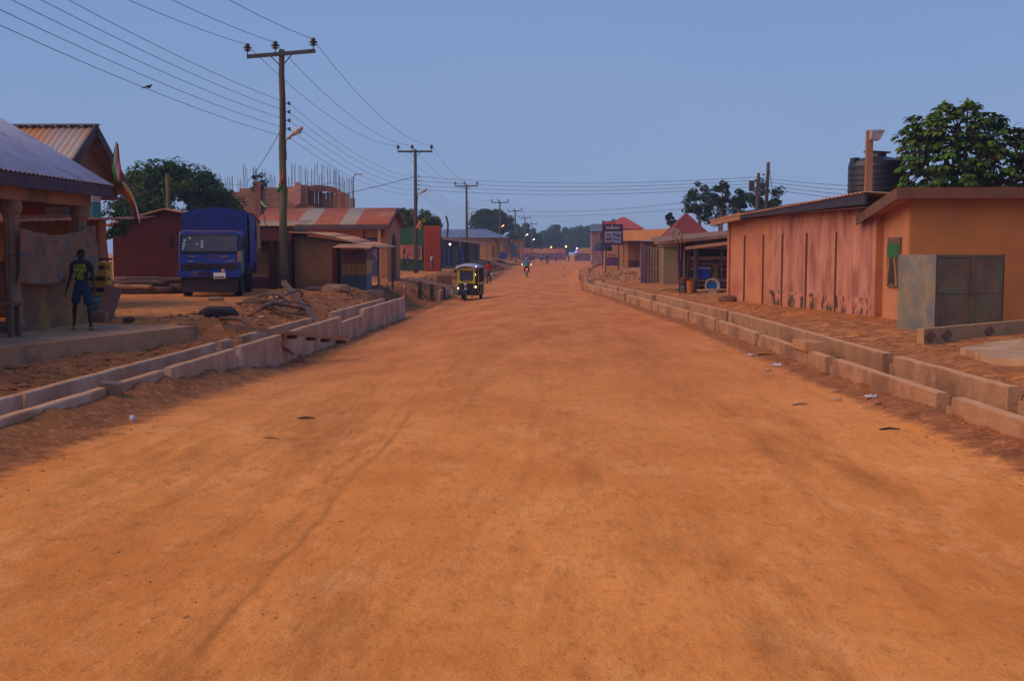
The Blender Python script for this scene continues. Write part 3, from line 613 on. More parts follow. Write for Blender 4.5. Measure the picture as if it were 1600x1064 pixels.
def flag_parts(t, pts, wd, D, mats, name='cloth'):
    f = flagfn(pts, wd, D); nu = len(mats) * 3; nv = 14; b = MB()
    vs = [f(i / nu, j / nv) for i in range(nu + 1) for j in range(nv + 1)]; b.add(vs, [])
    for i in range(nu):
        for j in range(nv): a = i * (nv + 1) + j; b.f.append((a, a + 1, a + nv + 2, a + nv + 1)); b.m.append(i // 3)
    o = b.build(name, mats, t, w=True, smooth=True); md = o.modifiers.new('thickness', 'SOLIDIFY'); md.thickness = .008
flag_parts(t, [(182, 224), (182, 245), (182, 262), (186, 286)], [2, 11, 17, 7], 27.5, [fg, fw, fr])
t = thing('flag', 'long furled red yellow and dark banner hanging below the gable corner', 'flag', tuple(P(205, 350, 27.6)))
MB().tube([P(188, 276, 27.6), P(222, 350, 27.6)], .012, 6).build('stick', woodd, t, w=True)
flag_parts(t, [(191, 284), (200, 300), (208, 318), (217, 348)], [4, 11, 12, 6], 27.6, [fk, fr, fy, fw])
# maroon container shed
t = thing('maroon_shed', 'plain dark maroon metal shed left of the blue truck', 'shed', (-17.5, 49, .45))
MB().prism([(-19, .3), (-15.95, .3), (-15.95, 3.72), (-16.7, 3.86), (-19, 3.25)], 'y', 48, 52).build('wall', maroon, t, w=True)
for x in (-16.0,): MB().bx(x - .03, 47.96, .5, x + .03, 48, 3.3 + (x + 19) * .2).build('wall_rib', maroon, t, w=True)
MB().hexa([(-19.3, 47.7, 3.2), (-16.7, 47.7, 3.9), (-16.7, 52.2, 3.9), (-19.3, 52.2, 3.2), (-19.3, 47.7, 3.25), (-16.7, 47.7, 3.95), (-16.7, 52.2, 3.95), (-19.3, 52.2, 3.25)]).hexa([(-16.69, 47.7, 3.9), (-15.8, 47.7, 3.72), (-15.8, 52.2, 3.72), (-16.69, 52.2, 3.9), (-16.69, 47.7, 3.95), (-15.8, 47.7, 3.77), (-15.8, 52.2, 3.77), (-16.69, 52.2, 3.95)]).build('roof', zincr, t, w=True)
barkm = M('log_bark', (.15, .085, .065), (.06, .035, .03), 4, st=(1, 3, 3), bs=14, bump=.6)
for i, (x0, x1, y, z, r, lb) in enumerate([(-18.6, -15.6, 45.6, .62, .16, 'front bottom log of the pile before the maroon shed'), (-18.3, -15.3, 46.0, .66, .2, 'thick rear bottom log before the maroon shed'), (-18.8, -15.9, 45.75, .9, .12, 'thin dark log lying second on the pile before the maroon shed'),
                                           (-18.2, -15.2, 46.1, 1.02, .1, 'topmost straight log of the pile before the maroon shed'), (-17.9, -16.4, 45.35, .75, .09, 'short pale log in front of the maroon shed pile')]):
    o = MB().tube([(x0 + (x1 - x0) * q / 6, y + random.uniform(-.06, .06), z + random.uniform(-.03, .03)) for q in range(7)], [r * random.uniform(.85, 1.1) for _ in range(7)], 9).build('log', woodl if i == 4 else barkm, smooth=True); tag(o, lb, 'log', 'logs stacked before the maroon shed')
# ---------------------------------------------------------------- blue truck
blue = M('truck_blue', (.02, .052, .33), (.014, .036, .23), 2, rough=.45, bump=.05, c3=(.13, .075, .07), s3=1.6, t3=(.54, .72), spec=.4)
tarpb = M('tarp_blue', (.012, .03, .19), (.008, .02, .13), 2, rough=.7, bump=.5, bs=5)
tarps = M('tarp_side', (.09, .09, .30), (.04, .045, .18), 2, rough=.7, bump=.5, bs=5, st=(1, 1, .3))
tarpt = M('tarp_tan', (.45, .25, .14), (.33, .18, .1), 2, bs=5, bump=.5, st=(1, 1, .3))
scr = M('windscreen', (.085, .07, .08), (.055, .045, .055), 1.2, rough=.25, bump=0, spec=.5)
blk = M('rubber_black', (.02, .017, .018), (.012, .01, .012), 6, rough=.8)
grl = M('grille', (.04, .022, .04), (.03, .02, .03), 6, rough=.6)
chip = M('chipped_paint', (.38, .2, .14), (.28, .14, .1), 5)
grn = M('door_green', (.05, .26, .12), (.04, .2, .09), 6, rough=.5, c3=(.35, .3, .22), s3=5, t3=(.52, .6))
stick = M('sticker_white', (.3, .5, .55), (.25, .45, .5), 5, bump=0)
amber = M('amber_lens', (.45, .2, .04), (.35, .15, .03), 5, rough=.3, bump=0)
platem = M('plate_white', (.95, .92, .8), (.9, .86, .72), 5, bump=0, rough=.4)
t = thing('truck', 'old blue cargo truck with tarpaulin covered load bed facing the camera', 'truck', (-13.2, 42.6, .44), math.radians(11))
W = 1.12
b = MB(); prof = [(0, .82), (-.02, 1.28), (.0, 1.7), (.17, 2.36), (.3, 2.46), (1.65, 2.5), (1.7, .82)]
b.prism([(y, z) for y, z in prof], 'x', -W, W); cab = b.build('cab', blue, t)
bv = cab.modifiers.new('bevel', 'BEVEL'); bv.width = .05; bv.segments = 2
def onfront(x0, z0, x1, z1, d=.012, off=.0):    # quad box on the sloped windscreen plane
    def yy(z): return (z - 1.7) / .66 * .17
    return [(x0, yy(z0) - off - d, z0), (x1, yy(z0) - off - d, z0), (x1, yy(z0) - off, z0), (x0, yy(z0) - off, z0), (x0, yy(z1) - off - d, z1), (x1, yy(z1) - off - d, z1), (x1, yy(z1) - off, z1), (x0, yy(z1) - off, z1)]
ws = MB().hexa(onfront(-1.0, 1.72, 1.0, 2.32, .02)).build('windscreen', scr, t)
MB().hexa(onfront(-1.06, 1.66, 1.06, 1.718, .035)).hexa(onfront(-1.06, 2.322, 1.06, 2.36, .035)).hexa(onfront(-1.065, 1.718, -1.003, 2.322, .035)).hexa(onfront(1.003, 1.718, 1.065, 2.322, .035)).build('windscreen_seal', blk, t)
for (x, z, r) in [(-.9, 2.12, .05), (-.93, 2.0, .05), (-.95, 1.9, .05), (-.97, 1.81, .04), (-.72, 2.2, .045), (-.45, 1.98, .04), (-.27, 2.08, .045), (-.27, 1.98, .045), (-.27, 1.88, .045)]:
    MB().hexa(onfront(x - r, z - r * .8, x + r, z + r * .8, .004, .022)).build('sticker', stick, ws)
MB().bx(-.62, .12, 2.33, .62, .3, 2.44).build('sun_visor', tarps, t)
MB().bx(-1.05, -.035, 1.05, 1.05, -.022, 1.26).build('grille', grl, t)
g2 = MB()
for z in (1.08, 1.12, 1.16, 1.2, 1.24): g2.bx(-.95, -.05, z, .62, -.036, z + .012)
g2.build('grille_bar', M('bar_grey', (.08, .06, .09), rough=.5), t)
for x in (-.75, .45): MB().bx(x, -.04, 1.5, x + .2, -.02, 1.55).build('marker_lens', amber, t)
MB().bx(.6, -.035, 1.31, .9, -.02, 1.38).build('badge_panel', M('badge_grey', (.2, .16, .22)), t)
for x in (-.8, -.7, -.6): MB().bx(x, -.032, 1.33, x + .05, -.021, 1.365).build('badge_letter', stick, t)
MB().bx(-1.16, -.14, .76, 1.1, .05, .98).build('bumper', blue, t)
MB().bx(-.4, -.145, .8, .05, -.141, .95).build('bumper_patch', grl, t)
q = MB().bx(.15, -.17, .7, .58, -.15, .92); pl = q.build('number_plate', platem, t)
q = MB()
for i in range(6): q.bx(.19 + i * .062, -.176, .74, .19 + i * .062 + .04, -.171, .79)
q.bx(.19, -.174, .72, .56, -.171, .738); q.build('plate_marks', blk, pl)
MB().lathe([(.06, -.03), (.07, 0), (.05, .02)], (0, 0, 0), 12, 0, Matrix.Translation((.5, -.16, .99)) @ Matrix.Rotation(math.pi / 2, 4, 'X')).build('fog_lamp', M('lamp_yellow', (.6, .4, .08), rough=.3, bump=0), t)
for s in (-1, 1):
    MB().lathe([(.1, 0), (.115, .01), (.1, .03)], (0, 0, 0), 14, 0, Matrix.Translation((s * .8, -.03, 1.02)) @ Matrix.Rotation(math.pi / 2, 4, 'X')).build('headlight', grl, t)
    MB().tube([(s * 1.1, .05, 2.2), (s * 1.3, -.05, 2.25), (s * 1.33, -.08, 1.8)], .015, 6).bx(s * 1.33 - .09, -.13, 1.85, s * 1.33 + .09, -.08, 2.2).build('mirror', blk, t)
d = MB().bx(W + .004, .15, .95, W + .03, 1.2, 1.75); d.build('door', grn, t)
MB().bx(W + .004, .25, 1.78, W + .02, 1.15, 2.25).build('side_window', scr, t)
MB().bx(W - .1, -.045, 1.3, W + .03, .12, 1.72).build('corner_panel', chip, t)
MB().bx(-1.0, .22, 2.47, 1.0, .3, 2.5).build('roof_edge', chip, t)
# load bed
bz = 1.0; c = MB(); c.prism([(-1.24, bz), (-1.24, 3.2), (-.6, 3.36), (0, 3.42), (.7, 3.36), (1.24, 3.24), (1.24, bz)], 'y', 1.95, 7.2); c.build('load_cover', tarpb, t)
def sidecl(x, y0, y1, z0, z1, mat, nm):
    def f(a, cc):
        y = y0 + (y1 - y0) * a; z = z1 + (z0 - z1) * cc + (.12 * math.sin(a * 23) if cc > .9 else 0)
        return topmat(t) @ Vector((x + .05 * math.sin(a * 40) * cc + .03 * math.sin(a * 17 + 3 * cc), y, z))
    cloth(nm, f, 60, 8, mat, '', '', .012, parent=t)
sidecl(1.33, 1.85, 5.0, 1.15, 3.18, tarps, 'side_tarpaulin'); sidecl(1.36, 5.0, 7.2, 1.7, 3.1, tarpt, 'side_tarpaulin')
MB().tube([(1.3, 1.9, 3.24), (1.38, 3.2, 3.2), (1.42, 5, 3.05), (1.4, 7.2, 2.95)], .03, 6).build('edge_rope', chip, t)
ch = MB().bx(-.45, .2, .6, .45, 7.1, .8).bx(-1.2, 1.9, .82, 1.2, 7.2, .99); ch.build('chassis', blk, t)
for y in (1.1, 5.6):
    for s in (-1, 1):
        T = Matrix.Translation((s * .95, y, .5)) @ Matrix.Rotation(math.pi / 2, 4, 'Y')
        wl = MB().lathe([(.28, -.14), (.46, -.15), (.5, -.1), (.5, .1), (.46, .15), (.28, .14)], (0, 0, 0), 24, 0, T).build('wheel', blk, t)
        MB().lathe([(.27, -.12), (.1, -.08 ), (.1, .08), (.27, .12)], (0, 0, 0), 16, 0, T).build('rim', chip, wl)
MB().bx(-1.05, -.02, .2, 1.0, .1, .75).build('front_guard', woodd, t)
# ---------------------------------------------------------------- people
def skinmesh(name, nodes, edges, mat, parent, root=0, sub=2, extra=None):
    me = bpy.data.meshes.new(name + '_t'); me.from_pydata([n[0] for n in nodes], edges, []); o = bpy.data.objects.new(name + '_t', me); COL.objects.link(o)
    m = o.modifiers.new('s', 'SKIN'); m.use_smooth_shade = True; o.modifiers.new('u', 'SUBSURF').levels = sub; o.modifiers['u'].render_levels = sub
    if not me.skin_vertices: 
        import bmesh
        bm = bmesh.new(); bm.from_mesh(me); bm.verts.layers.skin.verify(); bm.to_mesh(me); bm.free()
    for i, n in enumerate(nodes):
        r = n[1]; sv = me.skin_vertices[0].data[i]; sv.radius = r if isinstance(r, tuple) else (r, r); sv.use_root = (i == root)
    dg = bpy.context.evaluated_depsgraph_get(); ev = o.evaluated_get(dg); m2 = ev.to_mesh()
    vs = [v.co.copy() for v in m2.vertices]; fs = [tuple(p.vertices) for p in m2.polygons]; ev.to_mesh_clear()
    bpy.data.objects.remove(o); bpy.data.meshes.remove(me)
    b = MB().add(vs, fs)
    if extra: extra(b)
    return b.build(name, mat, parent, smooth=True)
skin = M('skin_dark', (.045, .022, .016), (.03, .015, .012), 6, rough=.55, bump=.05)
hairm = M('hair_black', (.012, .01, .01), bump=.3, bs=200)
def lerp(a, b_, t): return tuple(a[i] + (b_[i] - a[i]) * t for i in range(3))
STAND = dict(pel=(0, 0, .93), wst=(0, 0, 1.08), che=(0, 0, 1.28), nkb=(0, .0, 1.45), nk=(0, -.01, 1.51), hd=(0, -.02, 1.6), tp=(0, -.01, 1.68),
             sL=(-.17, 0, 1.4), eL=(-.25, .02, 1.13), wL=(-.29, -.05, .89), sR=(.17, 0, 1.4), eR=(.25, .02, 1.13), wR=(.29, -.05, .89),
             hL=(-.09, 0, .9), kL=(-.11, -.02, .5), aL=(-.12, .03, .09), tL=(-.13, -.12, .035), hR=(.09, 0, .9), kR=(.11, -.02, .5), aR=(.12, .03, .09), tR=(.13, -.12, .035))
def person(label, loc, rz, pose, shirt, lower, group=None, shorts=False, sleeves=.45, shoes=None, hi=False, skirt=False, hood=None, sc=1.0, cat='person'):
    p = dict(STAND); p.update(pose); t = thing('person', label, cat, loc, rz, group)
    N = [(p['pel'], (.13, .095)), (p['wst'], (.115, .085)), (p['che'], (.145, .1)), (p['nkb'], (.075, .065)), (p['nk'], (.052, .055)), (p['hd'], (.078, .095)), (p['tp'], (.062, .075))]
    E = [(0, 1), (1, 2), (2, 3), (3, 4), (4, 5), (5, 6)]
    def ch(start, pts):
        k = start
        for q in pts: N.append(q); E.append((k, len(N) - 1)); k = len(N) - 1
        return k
    ends = {}
    for s in 'LR':
        S_, El, Wr = p['s' + s], p['e' + s], p['w' + s]
        d = (Vector(Wr) - Vector(El)).normalized(); palm = Vector(Wr) + d * .07
        k = ch(2 if False else 3, [(S_, .058), (lerp(S_, El, .5), .047), (El, .038), (lerp(El, Wr, .35), .036), (Wr, .024), (tuple(palm), (.034, .02))])
        if hi:
            side = d.cross(Vector((1, 0, 0))).normalized()
            for j, (o_, ln) in enumerate(((-.027, .07), (-.009, .085), (.009, .08), (.027, .06))):
                a = palm + side * o_ + d * .02; b_ = a + d * ln * .5; c_ = b_ + (d * .8 + Vector((-.5 if s == 'R' else .5, 0, 0))).normalized() * ln * .5
                ch(k, [(tuple(a), .010), (tuple(b_), .009), (tuple(c_), .007)])
            a = Vector(Wr) + d * .03 - side * .03; ch(k - 1, [(tuple(a), .012), (tuple(a + (d - side).normalized() * .045), .009)])
        else: ch(k, [(tuple(palm + d * .07), (.022, .014))])
        H_, K_, A_, T_ = p['h' + s], p['k' + s], p['a' + s], p['t' + s]
        ch(0, [(H_, .082), (lerp(H_, K_, .45), .072), (K_, .052), (lerp(K_, A_, .35), .052), (lerp(K_, A_, .8), .034), (A_, .036), (T_, (.04, .026))])
    hd = Vector(p['hd'])
    def ext(b):
        if hi:
            b.ell(hd + Vector((0, -.1, -.005)), (.017, .022, .026), 8, 6)
            for s in (-1, 1): b.ell(hd + Vector((s * .08, .0, .0)), (.012, .022, .034), 8, 6)
            b.ell(hd + Vector((0, -.085, -.055)), (.028, .018, .012), 8, 5)
    body = skinmesh('body', N, E, skin, t, 0, 2 if hi else 1, ext)
    if hi:
        for s in (-1, 1): MB().ell(hd + Vector((s * .032, -.089, .02)), (.009, .005, .005), 8, 6).build('eye', M('eye_white', (.2, .17, .15), bump=0), body, smooth=True)
    if hood: MB().ell(hd + Vector((0, .02, .03)), (.115, .13, .135), 12, 8).build('head_covering', hood, t, smooth=True)
    else: MB().ell(hd + Vector((0, .018, .055)), (.083, .098, .075), 12, 8).build('hair', hairm, t, smooth=True)
    # shirt
    N = [(lerp(p['pel'], p['wst'], .1), (.155, .118)), (p['wst'], (.145, .108)), (p['che'], (.168, .12)), (lerp(p['che'], p['nkb'], .85), (.1, .085))]; E = [(0, 1), (1, 2), (2, 3)]
    for s in 'LR':
        S_, El, Wr = p['s' + s], p['e' + s], p['w' + s]; pts = [(S_, .078), (lerp(S_, El, min(1, sleeves)), .062)]
        if sleeves > 1: pts += [(El, .05), (lerp(El, Wr, .9), .04)]
        k = 3
        for q in pts: N.append(q); E.append((k, len(N) - 1)); k = len(N) - 1
    sh = skinmesh('shirt', N, E, shirt, t, 1, 2 if hi else 1)
    if skirt:
        a = Vector(p['pel']); kz = p['kL'][2] - .1; cx = (p['kL'][0] + p['kR'][0]) / 2
        vs = []; fs = []
        for i, (zz, r) in enumerate(((a.z + .1, .14), (a.z - .1, .18), (kz + .1, .2), (kz - .12, .22))):
            for j in range(14): th = 2 * math.pi * j / 14; vs.append((a.x + (cx - a.x) * i / 3 + r * math.cos(th), a.y + r * .75 * math.sin(th), zz))
        for i in range(3):
            for j in range(14): fs.append((i * 14 + j, i * 14 + (j + 1) % 14, (i + 1) * 14 + (j + 1) % 14, (i + 1) * 14 + j))
        MB().add(vs, fs).build('skirt', lower, t, smooth=True)
    else:
        N = [(p['wst'], (.13, .1)), (p['pel'], (.155, .12))]; E = [(0, 1)]
        for s in 'LR':
            H_, K_, A_ = p['h' + s], p['k' + s], p['a' + s]; pts = [(H_, .105), (lerp(H_, K_, .5), .1), (lerp(H_, K_, .97 if shorts else 1), .088 if shorts else .07)]
            if not shorts: pts += [(lerp(K_, A_, .5), .062), (lerp(K_, A_, .93), .055)]
            k = 1
            for q in pts: N.append(q); E.append((k, len(N) - 1)); k = len(N) - 1
        skinmesh('shorts' if shorts else 'trousers', N, E, lower, t, 1, 2 if hi else 1)
    if shoes:
        for s in 'LR':
            A_, T_ = Vector(p['a' + s]), Vector(p['t' + s]); d = (T_ - A_); d.z = 0; d.normalize(); he = A_ - d * .05; he.z = T_.z
            skinmesh('shoe', [(tuple(he), (.045, .045)), (tuple(lerp(he, T_, .5)), (.05, .04)), (tuple(T_), (.052, .036)), (tuple(T_ + d * .05 - Vector((0, 0, .008))), (.036, .02))], [(0, 1), (1, 2), (2, 3)], shoes, t, 1, 1)
    if sc != 1: t.scale = (sc, sc, sc)
    return t, sh
# walking man at left
zf = .475
pose = dict(pel=(0, 0, .92), hL=(-.1, .0, .88), kL=(-.17, .02, .5), aL=(-.235, .12, .11), tL=(-.19, .0, .04), hR=(.09, 0, .88), kR=(.16, -.06, .49), aR=(.19, -.08, .09), tR=(.27, -.17, .035),
            wst=(.0, 0, 1.08), che=(-.0, 0, 1.28), sL=(-.185, .01, 1.4), eL=(-.27, .06, 1.12), wL=(-.335, .02, .86), sR=(.185, -.01, 1.4), eR=(.25, .0, 1.12), wR=(.285, -.1, .87))
shm = M('shirt_black', (.025, .02, .032), (.018, .015, .024), 5); jean = M('denim_shorts', (.022, .042, .10), (.014, .026, .06), 8, bs=60)
neon = M('neon_green', (.42, .5, .03), (.32, .4, .02), 8, rough=.6)
me_, sh_ = person('man in black t-shirt with yellow-green lettering and denim shorts walking on the raised walkway', (XX(116, 24.4), 24.4, zf), math.radians(4), pose, shm, jean, shorts=True, sleeves=.55, shoes=M('shoe_lime', (.36, .36, .05), (.25, .25, .03), 6), hi=True)
tz = [('LOVE', 1.365), ('WHO', 1.28), ('LET', 1.195), ('YO', 1.11)]
for s, z in tz:
    cu = bpy.data.curves.new('lettering', 'FONT'); cu.body = s; cu.size = .105; cu.align_x = 'CENTER'; cu.extrude = .006; cu.offset = .003
    o = bpy.data.objects.new('l_t', cu); COL.objects.link(o); dg = bpy.context.evaluated_depsgraph_get(); m2 = bpy.data.meshes.new_from_object(o.evaluated_get(dg)); bpy.data.objects.remove(o)
    m2.name = 'lettering'; m2.materials.clear(); m2.materials.append(neon)
    for v in m2.vertices:
        x, y, zz = v.co; v.co = (x, -.132 + x * x * 1.0 + (.018 if z < 1.15 else .0) - zz, z - .035 + y)
    o = bpy.data.objects.new('lettering', m2); COL.objects.link(o); o.parent = sh_
walkp = dict(kL=(-.1, -.1, .5), aL=(-.1, -.12, .09), tL=(-.1, -.25, .04), kR=(.1, .06, .5), aR=(.1, .25, .13), tR=(.1, .14, .04), eL=(-.23, .06, 1.13), wL=(-.25, .02, .87), eR=(.23, -.02, 1.13), wR=(.25, -.14, .9))
redsh = M('shirt_red', (.38, .02, .02), (.28, .015, .015), 6); drk = M('trousers_dark', (.05, .04, .05), (.035, .03, .04), 6)
tp, _ = person('man in red shirt and dark trousers walking on the road beyond the tricycle taxi', (XX(764, 87), 87, zg(XX(764, 87), 87)), 0, walkp, redsh, drk, sleeves=1.6)
o = MB().ell((XX(768.5, 87), 86.9, zg(XX(764, 87), 87) + .72), (.1, .06, .14), 8, 6, jit=.1).build('plastic_bag', M('bag_white', (.5, .48, .5), bump=.3), smooth=True); tag(o, 'small white plastic bag held by the man in the red shirt', 'bag')
person('child in blue shirt and pale shorts standing in front of the green wall', (XX(636, 95), 95, zg(XX(636, 95), 95)), 1.2, walkp, M('shirt_blue', (.05, .16, .34), (.03, .1, .22), 5), M('shorts_grey', (.1, .1, .13)), shorts=True, sc=.78)
person('child in dark top seated beside the child in blue near the arched house', (XX(630.5, 94), 94, zg(XX(630, 94), 94)), .3, walkp, M('shirt_brown', (.1, .04, .035)), drk, sc=.74)
person('person in white top and patterned wrap skirt walking before the red lattice', (XX(674, 94), 94, zg(XX(674, 94), 94)), -1.0, walkp, M('top_white', (.5, .4, .42)), M('wrap_red', (.22, .05, .05), (.12, .03, .06), 20), skirt=True, sc=.86)
# ---------------------------------------------------------------- motorbikes
chrome = M('dull_chrome', (.4, .38, .4), rough=.3, metal=.8, bump=0); redp = M('bike_red', (.3, .015, .015), rough=.35, bump=0, spec=.5)
redlit = M('tail_light', (1, .1, .1), emit=(1, .06, .05), es=4)
whlit = M('lamp_and_glint', (1, .8, .6), emit=(1, .75, .55), es=3)
def wheel(t, x, y, r, w_=.06, mat=None):
    T = Matrix.Translation((x, y, r)) @ Matrix.Rotation(math.pi / 2, 4, 'Y')
    q = MB(); pr = [(r - .07, -w_ / 2), (r - .02, -w_ / 2), (r, -w_ / 4), (r, w_ / 4), (r - .02, w_ / 2), (r - .07, w_ / 2)]; n = 22; vs = []; fs = []
    for a, z in pr:
        for j in range(n): th = 2 * math.pi * j / n; vs.append(T @ Vector((a * math.cos(th), a * math.sin(th), z)))
    for i in range(6):
        for j in range(n): fs.append((i * n + j, i * n + (j + 1) % n, ((i + 1) % 6) * n + (j + 1) % n, ((i + 1) % 6) * n + j))
    o = q.add(vs, fs).build('wheel', blk, t, smooth=True)
    s = MB()
    for j in range(10): th = 2 * math.pi * j / 10; s.tube([(x, y, r), (x, y + (r - .05) * math.cos(th), r + (r - .05) * math.sin(th))], .008, 4)
    s.tube([(x - .05, y, r), (x + .05, y, r)], .04, 8); s.build('spokes', chrome, o)
def motorbike(label, loc, rz, group='motorbikes on the road', lights=True):      # rides towards +Y
    t = thing('motorbike', label, 'motorbike', loc, rz, group)
    wheel(t, 0, -.62, .3, .1); wheel(t, 0, .66, .3, .08)
    MB().tube([(0, .45, .85), (0, .2, .55), (0, -.1, .4), (0, -.62, .32)], .03, 6).tube([(0, -.1, .4), (0, -.55, .68)], .025, 6).build('frame', steel, t)
    MB().ell((0, .12, .38), (.14, .2, .15), 10, 7).build('engine', chrome, t, smooth=True)
    MB().ell((0, .2, .8), (.14, .26, .12), 12, 8).build('fuel_tank', redp, t, smooth=True)
    MB().hexa([(-.12, -.62, .72), (.12, -.62, .72), (.1, .02, .7), (-.1, .02, .7), (-.13, -.62, .8), (.13, -.62, .8), (.1, .02, .78), (-.1, .02, .78)]).build('seat', blk, t)
    for s in (-1, 1): MB().tube([(s * .08, .66, .3), (s * .07, .45, .95)], .02, 6).build('fork', chrome, t)
    MB().tube([(-.36, .32, 1.02), (-.15, .42, .98), (.15, .42, .98), (.36, .32, 1.02)], .015, 6).build('handlebar', steel, t)
    MB().hexa([(-.1, -.85, .55), (.1, -.85, .55), (.1, -.6, .6), (-.1, -.6, .6), (-.11, -.82, .75), (.11, -.82, .75), (.11, -.6, .78), (-.11, -.6, .78)]).build('tail_panel', redp, t)
    MB().ell((0, -.86, .68), (.07, .03, .05), 8, 6).build('tail_light', redlit if lights else redp, t, smooth=True)
    for s in (-1, 1): MB().ell((s * .4, .3, 1.1), (.05, .02, .04), 8, 6).tube([(s * .33, .33, 1.02), (s * .4, .3, 1.1)], .008, 4).build('mirror', whlit if lights else chrome, t)  # mirrors of the lit bike glow: bright glint painted as emission
    MB().tube([(.15, .1, .3), (.17, -.7, .33)], [.03, .05], 8).build('exhaust', chrome, t)
    MB().ell((0, .62, .88), (.1, .1, .1), 10, 6).build('headlight', chrome, t, smooth=True)
    return t
sit = dict(pel=(0, .2, .88), wst=(0, .17, 1.02), che=(0, .1, 1.22), nkb=(0, .05, 1.38), nk=(0, .03, 1.44), hd=(0, .0, 1.53), tp=(0, .01, 1.61), sL=(-.18, .07, 1.33), eL=(-.3, -.1, 1.12), wL=(-.33, -.3, 1.04), sR=(.18, .07, 1.33), eR=(.3, -.1, 1.12), wR=(.33, -.3, 1.04),
           hL=(-.1, .15, .86), kL=(-.2, -.22, .74), aL=(-.2, .02, .38), tL=(-.21, -.12, .3), hR=(.1, .15, .86), kR=(.2, -.22, .74), aR=(.2, .02, .38), tR=(.21, -.12, .3))
mx, my = XX(823, 103), 103; mz = zg(mx, my)
motorbike('red motorbike with lit tail light ridden away along the road', (mx, my, mz), .05)
person('motorbike rider in teal top and pale headscarf seen from behind', (mx, my, mz), math.pi + .05, sit, M('top_teal', (.03, .24, .3), (.02, .17, .22), 5), drk, sleeves=1.6, hood=M('scarf_lilac', (.3, .26, .42)))
mx, my = XX(855, 190), 190; mz = zg(mx, my)
motorbike('far dark motorbike coming along the road near the market', (mx, my, mz), math.pi, lights=False)
person('far rider in dark clothes on the motorbike near the market', (mx, my, mz), 0, sit, M('top_dark', (.05, .04, .07)), drk, sleeves=1.6)
# ---------------------------------------------------------------- tricycle taxi
yelp = M('taxi_yellow', (.62, .48, .04), (.5, .38, .03), 5, rough=.4, bump=0); tblk = M('taxi_black', (.02, .018, .02), (.03, .025, .03), 5, rough=.5, bump=0)
canv = M('canopy_silver', (.36, .38, .5), (.26, .28, .4), 4, rough=.5)
tx, ty = XX(728, 57), 57
t = thing('tricycle_taxi', 'black and yellow tricycle taxi with pale canopy and lit lamps at the left road edge', 'tricycle', (tx, ty, zg(tx, ty)), math.radians(-6)); t.scale = (.8, .9, 1.0)
wheel(t, 0, -.25, .27, .1); wheel(t, -.58, 1.75, .27, .12); wheel(t, .58, 1.75, .27, .12)
MB().tube([(0, -.25, .27), (.0, .05, .95)], .03, 6).tube([(-.06, -.25, .27), (-.07, -.02, .7)], .022, 6).tube([(.06, -.25, .27), (.07, -.02, .7)], .022, 6).build('fork', chrome, t)
MB().hexa([(-.09, -.5, .5), (.09, -.5, .5), (.09, .05, .52), (-.09, .05, .52), (-.07, -.48, .56), (.07, -.48, .56), (.07, .05, .6), (-.07, .05, .6)]).build('mudguard', M('taxi_blue', (.08, .1, .28), rough=.4, bump=0), t)
MB().ell((0, -.08, .78), (.12, .1, .12), 12, 8).build('headlight', chrome, t, smooth=True)
MB().tube([(-.38, .1, 1.0), (-.1, .0, .95), (.1, .0, .95), (.38, .1, 1.0)], .015, 6).build('handlebar', steel, t)
MB().hexa([(-.42, .1, .3), (.42, .1, .3), (.62, .6, .3), (-.62, .6, .3), (-.42, .12, .86), (.42, .12, .86), (.62, .6, .86), (-.62, .6, .86)]).bx(-.66, .6, .25, .66, 2.3, .42).build('body', tblk, t)
for s in (-1, 1):
    MB().bx(s * .64 - .02, 1.2, .42, s * .64 + .02, 2.3, .95).build('side_panel', tblk, t)
    MB().tube([(s * .5, .12, .86), (s * .52, .2, 1.62)], .025, 6).tube([(s * .64, 1.2, .42), (s * .64, 1.2, 1.66)], .02, 6).tube([(s * .64, 2.28, .42), (s * .64, 2.28, 1.66)], .02, 6).build('roof_post', tblk, t)
    MB().bx(s * .645 - .012, .6, .42, s * .645 + .012, .66, 1.64).bx(s * .668 - .012, .7, .8, s * .668 + .012, 2.25, .9).build('door_frame', yelp, t)
f = MB(); f.bx(-.55, .08, .86, .55, .13, .99).bx(-.55, .1, 1.5, .55, .15, 1.64).bx(-.55, .09, .99, -.43, .14, 1.5).bx(.43, .09, .99, .55, .14, 1.5); f.build('windscreen_frame', yelp, t)
MB().bx(-.45, .12, .98, .45, .13, 1.54).build('windscreen', M('taxi_glass', (.07, .08, .13), (.04, .04, .07), 5, rough=.15, bump=0, spec=.6), t)
MB().bx(-.66, 2.26, .42, .66, 2.3, 1.6).build('rear_panel', M('rear_sheet', (.12, .05, .04)), t)
MB().bx(-.55, 1.3, .42, .55, 1.75, .72).bx(-.55, 1.7, .72, .55, 1.8, 1.2).build('bench_seat', M('seat_maroon', (.12, .03, .03)), t)
cv = MB(); vs = []; fs = []
for i, (y, dz) in enumerate(((-.12, -.02), (.1, .03), (1.2, .08), (2.3, .02), (2.4, -.05))):
    for j in range(9): a = -1 + j / 4; vs.append((a * (.62 if i == 0 else .72), y, 1.66 + dz + .1 * (1 - a * a) - (.06 if abs(a) == 1 else 0)))
for i in range(4):
    for j in range(8): fs.append((i * 9 + j, i * 9 + j + 1, i * 9 + j + 10, i * 9 + j + 9))
o = cv.add(vs, fs).build('canopy', canv, t, smooth=True); md = o.modifiers.new('t', 'SOLIDIFY'); md.thickness = .05
tl2 = M('taxi_lamp', (1, .7, .3), emit=(1, .62, .2), es=6)
for (x, y, z, m) in ((-.5, .02, .62, whlit), (.52, .2, 1.3, tl2), (.55, .25, .68, tl2), (.6, .1, 1.68, whlit)): MB().ell((x, y, z), (.045, .03, .05), 8, 6).build('lamp', m, t, smooth=True)
